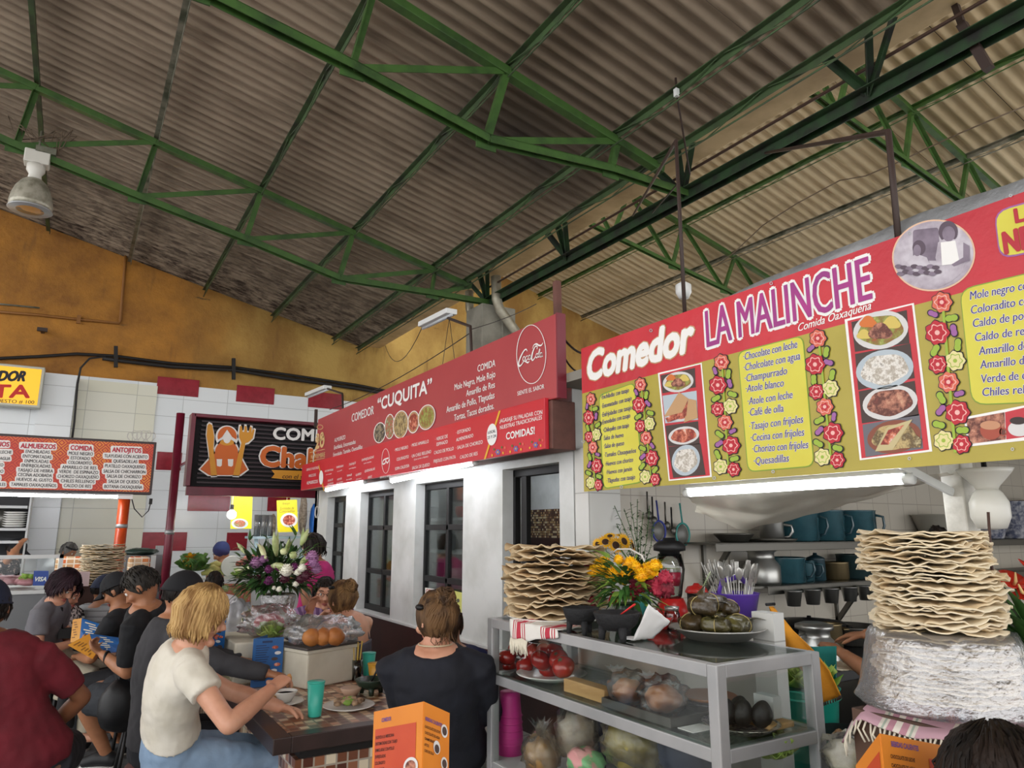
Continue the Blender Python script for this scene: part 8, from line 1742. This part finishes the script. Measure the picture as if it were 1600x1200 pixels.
# 15 person beyond the woman in navy
hd = atd(702, 978, 3.9); hip = V((hd.x + .02, hd.y, .6)); t, I = person('person in a blue top with a dark braid half hidden beyond the woman in navy', hip, 1.7, hd, hpitch=.75, hyaw=1.2, skin='fair', shirt=fab('royal blue', '20285A'), hair=('pony', HBRN), vox=.011, pants=fab('dark trousers', '1E2026'), s=.88)
# 16 cook reaching over the stove
hip = V((3.05, 1.62, .86)); t, I = person('cook behind the tall flatbread stack reaching an arm to the stove', hip, 1.2, V((3.12, 1.72, 1.46)), hpitch=.3, skin='tan', shirt=mat('bright woven shirt', '1E7A9A', .8, c2='C02858', vs=24, lo=.48, hi=.52), sleeve=.75, hair=('bun', HBLK), vox=.008, pants=fab('dark trousers', '1E2026'), standing=True, hands=(V((3.2, 2.2, 1.1)), P(1320, 1024, X=2.92)), poles=(None, V((-.2, -.2, -1))), palm=(None, V((0, 0, -1))), curl=.15)
fbk = flatbread(99, .12, .01, FLAT); fbk.location = P(1318, 1040, X=3.0); tag(fbk, 'flatbread on the stove edge under the cook\'s hand', 'flatbread')
# 17 dark head at the bottom right
hd = atd(1580, 1266, 1.28); hip = V((hd.x + .02, hd.y - .04, hd.z - .66)); person('person with thick black hair at the bottom right corner', hip, 1.2, hd, hpitch=.1, skin='brown', shirt=BLKT, hair=('curly', HBLK), vox=.012, pants=fab('dark trousers', '1E2026'))
# ================================================================ CABLES, PIPES AND SMALL FITTINGS
CAB = mat('black cable', '1A1614', .6); BCON = mat('ochre conduit', '8A5A24', .6)
def run(name, label, cat, pts, r, m, yy=YW - .03, n=8):
    return tag(MB().tube([P(x, y, Y=yy) for x, y in pts], r, n).build(name, m), label, cat)
run('cable', 'thick black cable crossing the orange wall above the tiles', 'cable', [(-40, 562), (0, 560), (60, 557), (120, 553), (178, 556), (270, 568), (365, 574), (440, 584), (560, 602), (640, 618)], .022, CAB, YW - .05)
run('cable', 'black cable bundle sagging just below the thick one on the orange wall', 'cable', [(160, 560), (200, 565), (270, 573), (365, 578), (440, 590), (560, 607), (640, 622)], .03, CAB, YW - .09)
run('cable', 'black cable dropping from the orange wall down the edge of the tile pillar', 'cable', [(165, 557), (140, 560), (126, 575), (121, 600), (116, 660), (112, 690)], .014, CAB, YW - .3)
for x, y, k in ((181, 557, 'left'), (365, 576, 'right')):
    a, b = P(x, y - 16, Y=YW - .1), P(x, y + 17, Y=YW - .1); tag(MB().bar(a, b, .05, .05).build('cable_clamp', CAB), k + ' black cable clamp on the orange wall', 'clamp')
run('conduit', 'ochre painted conduit running down and along the orange wall', 'pipe', [(197, 395), (194, 430), (188, 500), (186, 505), (123, 499), (60, 492), (-40, 484)], .02, BCON)
t = thing('conduit_clamp', 'small clamp on the ochre conduit', 'clamp', P(123, 499, Y=YW - .05)); MB().box(P(123, 499, Y=YW - .045), (.05, .04, .12)).build('clip', BCON, t)
run('conduit', 'short grey pipe end at the left on the orange wall', 'pipe', [(-40, 472), (0, 475), (62, 481)], .012, GALV)
a = P(58, 514, Y=YW - .15); tag(MB().bar(a, a + V((.12, .0, 0)), .05, .05).bar(a + V((.06, 0, 0)), a + V((.06, .16, 0)), .04, .04).build('wall_bracket', RROD), 'small dark iron bracket on the orange wall', 'bracket')
# bell lamp
c = P(47, 300, Y=7.45); LG = mat('ribbed lamp glass', 'B8B4A4', .35, .3, c2='8A8674', vs=12); sc_ = .30
t = thing('bell_lamp', 'grey ribbed bell lamp hanging from the far truss at upper left', 'lamp', c)
lp = P(47, 327, Y=7.45)
MB().lathe([(.168, 0), (.166, .05), (.155, .12), (.13, .20), (.095, .26), (.07, .285), (0, .29)], lp, 48, wob=lambda a, i: 1 + .03 * math.cos(24 * a) * (0 < i < 5)).build('shade', LG, t, solid=.006)
MB().lathe([(.17, -.012), (.178, -.006), (.17, .006)], lp, 48).build('rim', SILVER, t)
am = mat('lamp amber glass', 'C88A30', .3, c2='6A4A20', vs=6, lo=.5, hi=.55); MB().lathe([(0, -.02), (.1, -.014), (.166, 0)], lp, 40).build('lens', am, t)
MB().lathe([(0, .28), (.06, .28), (.05, .34), (.075, .38), (.075, .44), (0, .44)], lp, 20).build('neck', OPAL, t)
MB().box(lp + V((0, 0, .50)), (.2, .14, .13)).build('ballast_box', OPAL, t, bevel=.01); MB().box(lp + V((.06, -.02, .58)), (.16, .1, .06)).tube([lp + V((0, 0, .56)), lp + V((0, .03, .80))], .012, 8).build('hanger', GALV, t)
mb = MB()
for k in range(7): mb.tube([lp + V((-.15 + jit(.1), 0, .78)), lp + V((jit(.25), jit(.1), .70 + jit(.1))), lp + V((jit(.3), jit(.1), .82 + jit(.06))), lp + V((.1 + jit(.1), 0, .58))], .005, 5)
mb.build('loose_wires', mat('old wires', '6A5A48', .7), t)
# lamp fixtures on arms above the red sign
def arm_lamp(label, a, b, arm, X):
    a, b = P(*a, X=X), P(*b, X=X); t = thing('lamp_fixture', label, 'lamp', (a + b) / 2); MB().bar(a, b, .10, .045).build('housing', LAMPW, t, bevel=.006)
    MB().tube([a + V((0, 0, -.03)), b + V((0, 0, -.03))], .013, 10).build('tube', mat('unlit tube', 'C8CCD0', .3), t)
    MB().tube([P(*q, X=X) for q in arm], .012, 8).build('arm', RROD, t)
arm_lamp('unlit lamp fixture on a dark arm before the concrete column', (661, 508), (706, 486), [(700, 497), (735, 510), (737, 560), (737, 585)], XS + .25)
arm_lamp('unlit lamp fixture on a dark arm above the far end of the red sign', (482, 617), (512, 605), [(508, 606), (535, 615), (536, 648), (536, 660)], XS + .2)
tag(MB().bar(P(494, 640, X=XS + .06), P(493, 668, X=XS + .06), .03, .03).build('sign_post', RROD), 'short dark post on top of the far end of the red sign', 'post')
tag(MB().bar(P(870, 440, X=XS + .05), P(872, 510, X=XS + .05), .035, .035).build('sign_post', RUST), 'rusty square post rising behind the near end of the red sign', 'post')
W1 = mat('thin wire', '3A322C', .6)
def wire(label, pts, r=.004, m=W1): return tag(MB().tube(pts, r, 6).build('wire', m), label, 'wire')
def sag(a, b, d, n=10): return [a * (1 - i / n) + b * (i / n) - V((0, 0, 4 * d * (i / n) * (1 - i / n))) for i in range(n + 1)]
wire('wire from the lamp arm before the column rising to the upper right', sag(P(735, 515, X=XS + .25), P(838, 475, X=4.0), .02))
wire('wire from the far lamp fixture along the red sign top to the near lamp arm', sag(P(515, 640, X=XS + .2), P(735, 520, X=XS + .25), .06))
wire('wire looping from the gutter to the fixture before the column', sag(P(602, 540, Y=10.5), P(662, 506, X=XS + .25), .3))
wire('black cable sagging from the near end of the red sign to the banner', sag(P(872, 515, X=XS + .1), P(925, 552, X=XM + .1), .05), .006, CAB)
wire('second black cable sagging lower from the red sign to the banner', sag(P(872, 535, X=XS + .1), P(912, 580, X=XM + .1), .06), .005, CAB)
for i, (x0, y0, x1, y1) in enumerate(((702, 497, 690, 580), (702, 497, 712, 575))): wire(('left' if not i else 'right') + ' thin stay wire under the lamp fixture before the column', [P(x0, y0, X=XS + .25), P(x1, y1, X=XS + .1)], .0025)
ZW = [(1120, 415, 7.3), (1150, 392, 7.0), (1192, 352, 6.4), (1245, 318, 5.6), (1312, 282, 4.9), (1352, 275, 4.6), (1402, 254, 4.2), (1452, 230, 3.8), (1500, 208, 3.4), (1552, 186, 3.0), (1640, 150, 2.6)]
wire('knotted old wire strung below the right roof', [P(x, y, Y=y_) for x, y, y_ in ZW], .008, mat('old wires', '6A5A48', .7))
a = P(1057, 145, X=3.42); b = P(1078, 272, X=3.9); t = thing('hanging_rod', 'thin hanging rod with a small white clip near the gutter beam', 'rod', a); MB().tube([a + V((0, 0, .12)), a, b], .008, 6).build('rod', RROD, t); MB().box(a, (.03, .03, .06)).build('clip', LAMPW, t)
c = P(1068, 455, X=3.2); t = thing('lamp_socket', 'small white lamp socket hanging behind the banner', 'lamp', c); MB().lathe([(0, -.05), (.03, -.05), (.05, -.01), (.05, .04), (.02, .06), (0, .06)], c, 16).build('socket', LAMPW, t); MB().tube([c + V((0, 0, .06)), c + V((0, 0, .75)), V((XB - .05, 4.4, ZB - .02))], .006, 6).build('cord', CAB, t)
t = thing('cable', 'thin black cable with a plug under the right end of the red menu board', 'cable', P(215, 790, Y=YA + .1)); MB().tube([P(x, y, Y=YA + .1) for x, y in ((205, 776), (210, 795), (222, 808), (232, 798), (236, 784))], .006, 6).build('cord', CAB, t); MB().bar(P(235, 788, Y=YA + .1), P(236, 779, Y=YA + .1), .03, .03).build('plug', CAB, t)
mb = MB()
for k in range(5): c = P(207 + k * 7, 682 - 3 * (k % 2), Y=YA + .08); mb.tube([c + V((.05 * math.cos(a), 0, .05 * math.sin(a) * (1 + .3 * math.sin(3 * a)))) for a in [2 * math.pi * q / 14 for q in range(14)]], .004, 5, closed=True)
tag(mb.build('wire_coil', mat('pale wire', 'C8C4BC', .5)), 'loose coils of pale wire on top of the red menu board', 'wire')
c = P(495, 800, X=2.3); tag(MB().tube([c + V((0, 0, .06)), V((c.x, c.y, 2.09))], .004, 6).tube([c + V((0, .06 * math.cos(a), .06 * math.sin(a))) for a in [2 * math.pi * q / 20 for q in range(20)]], .008, 6, closed=True).build('wire_coil', mat('pale wire', 'C8C4BC')), 'coil of pale wire under the far end of the red sign', 'wire')
bpy.data.scenes.remove(TMP)
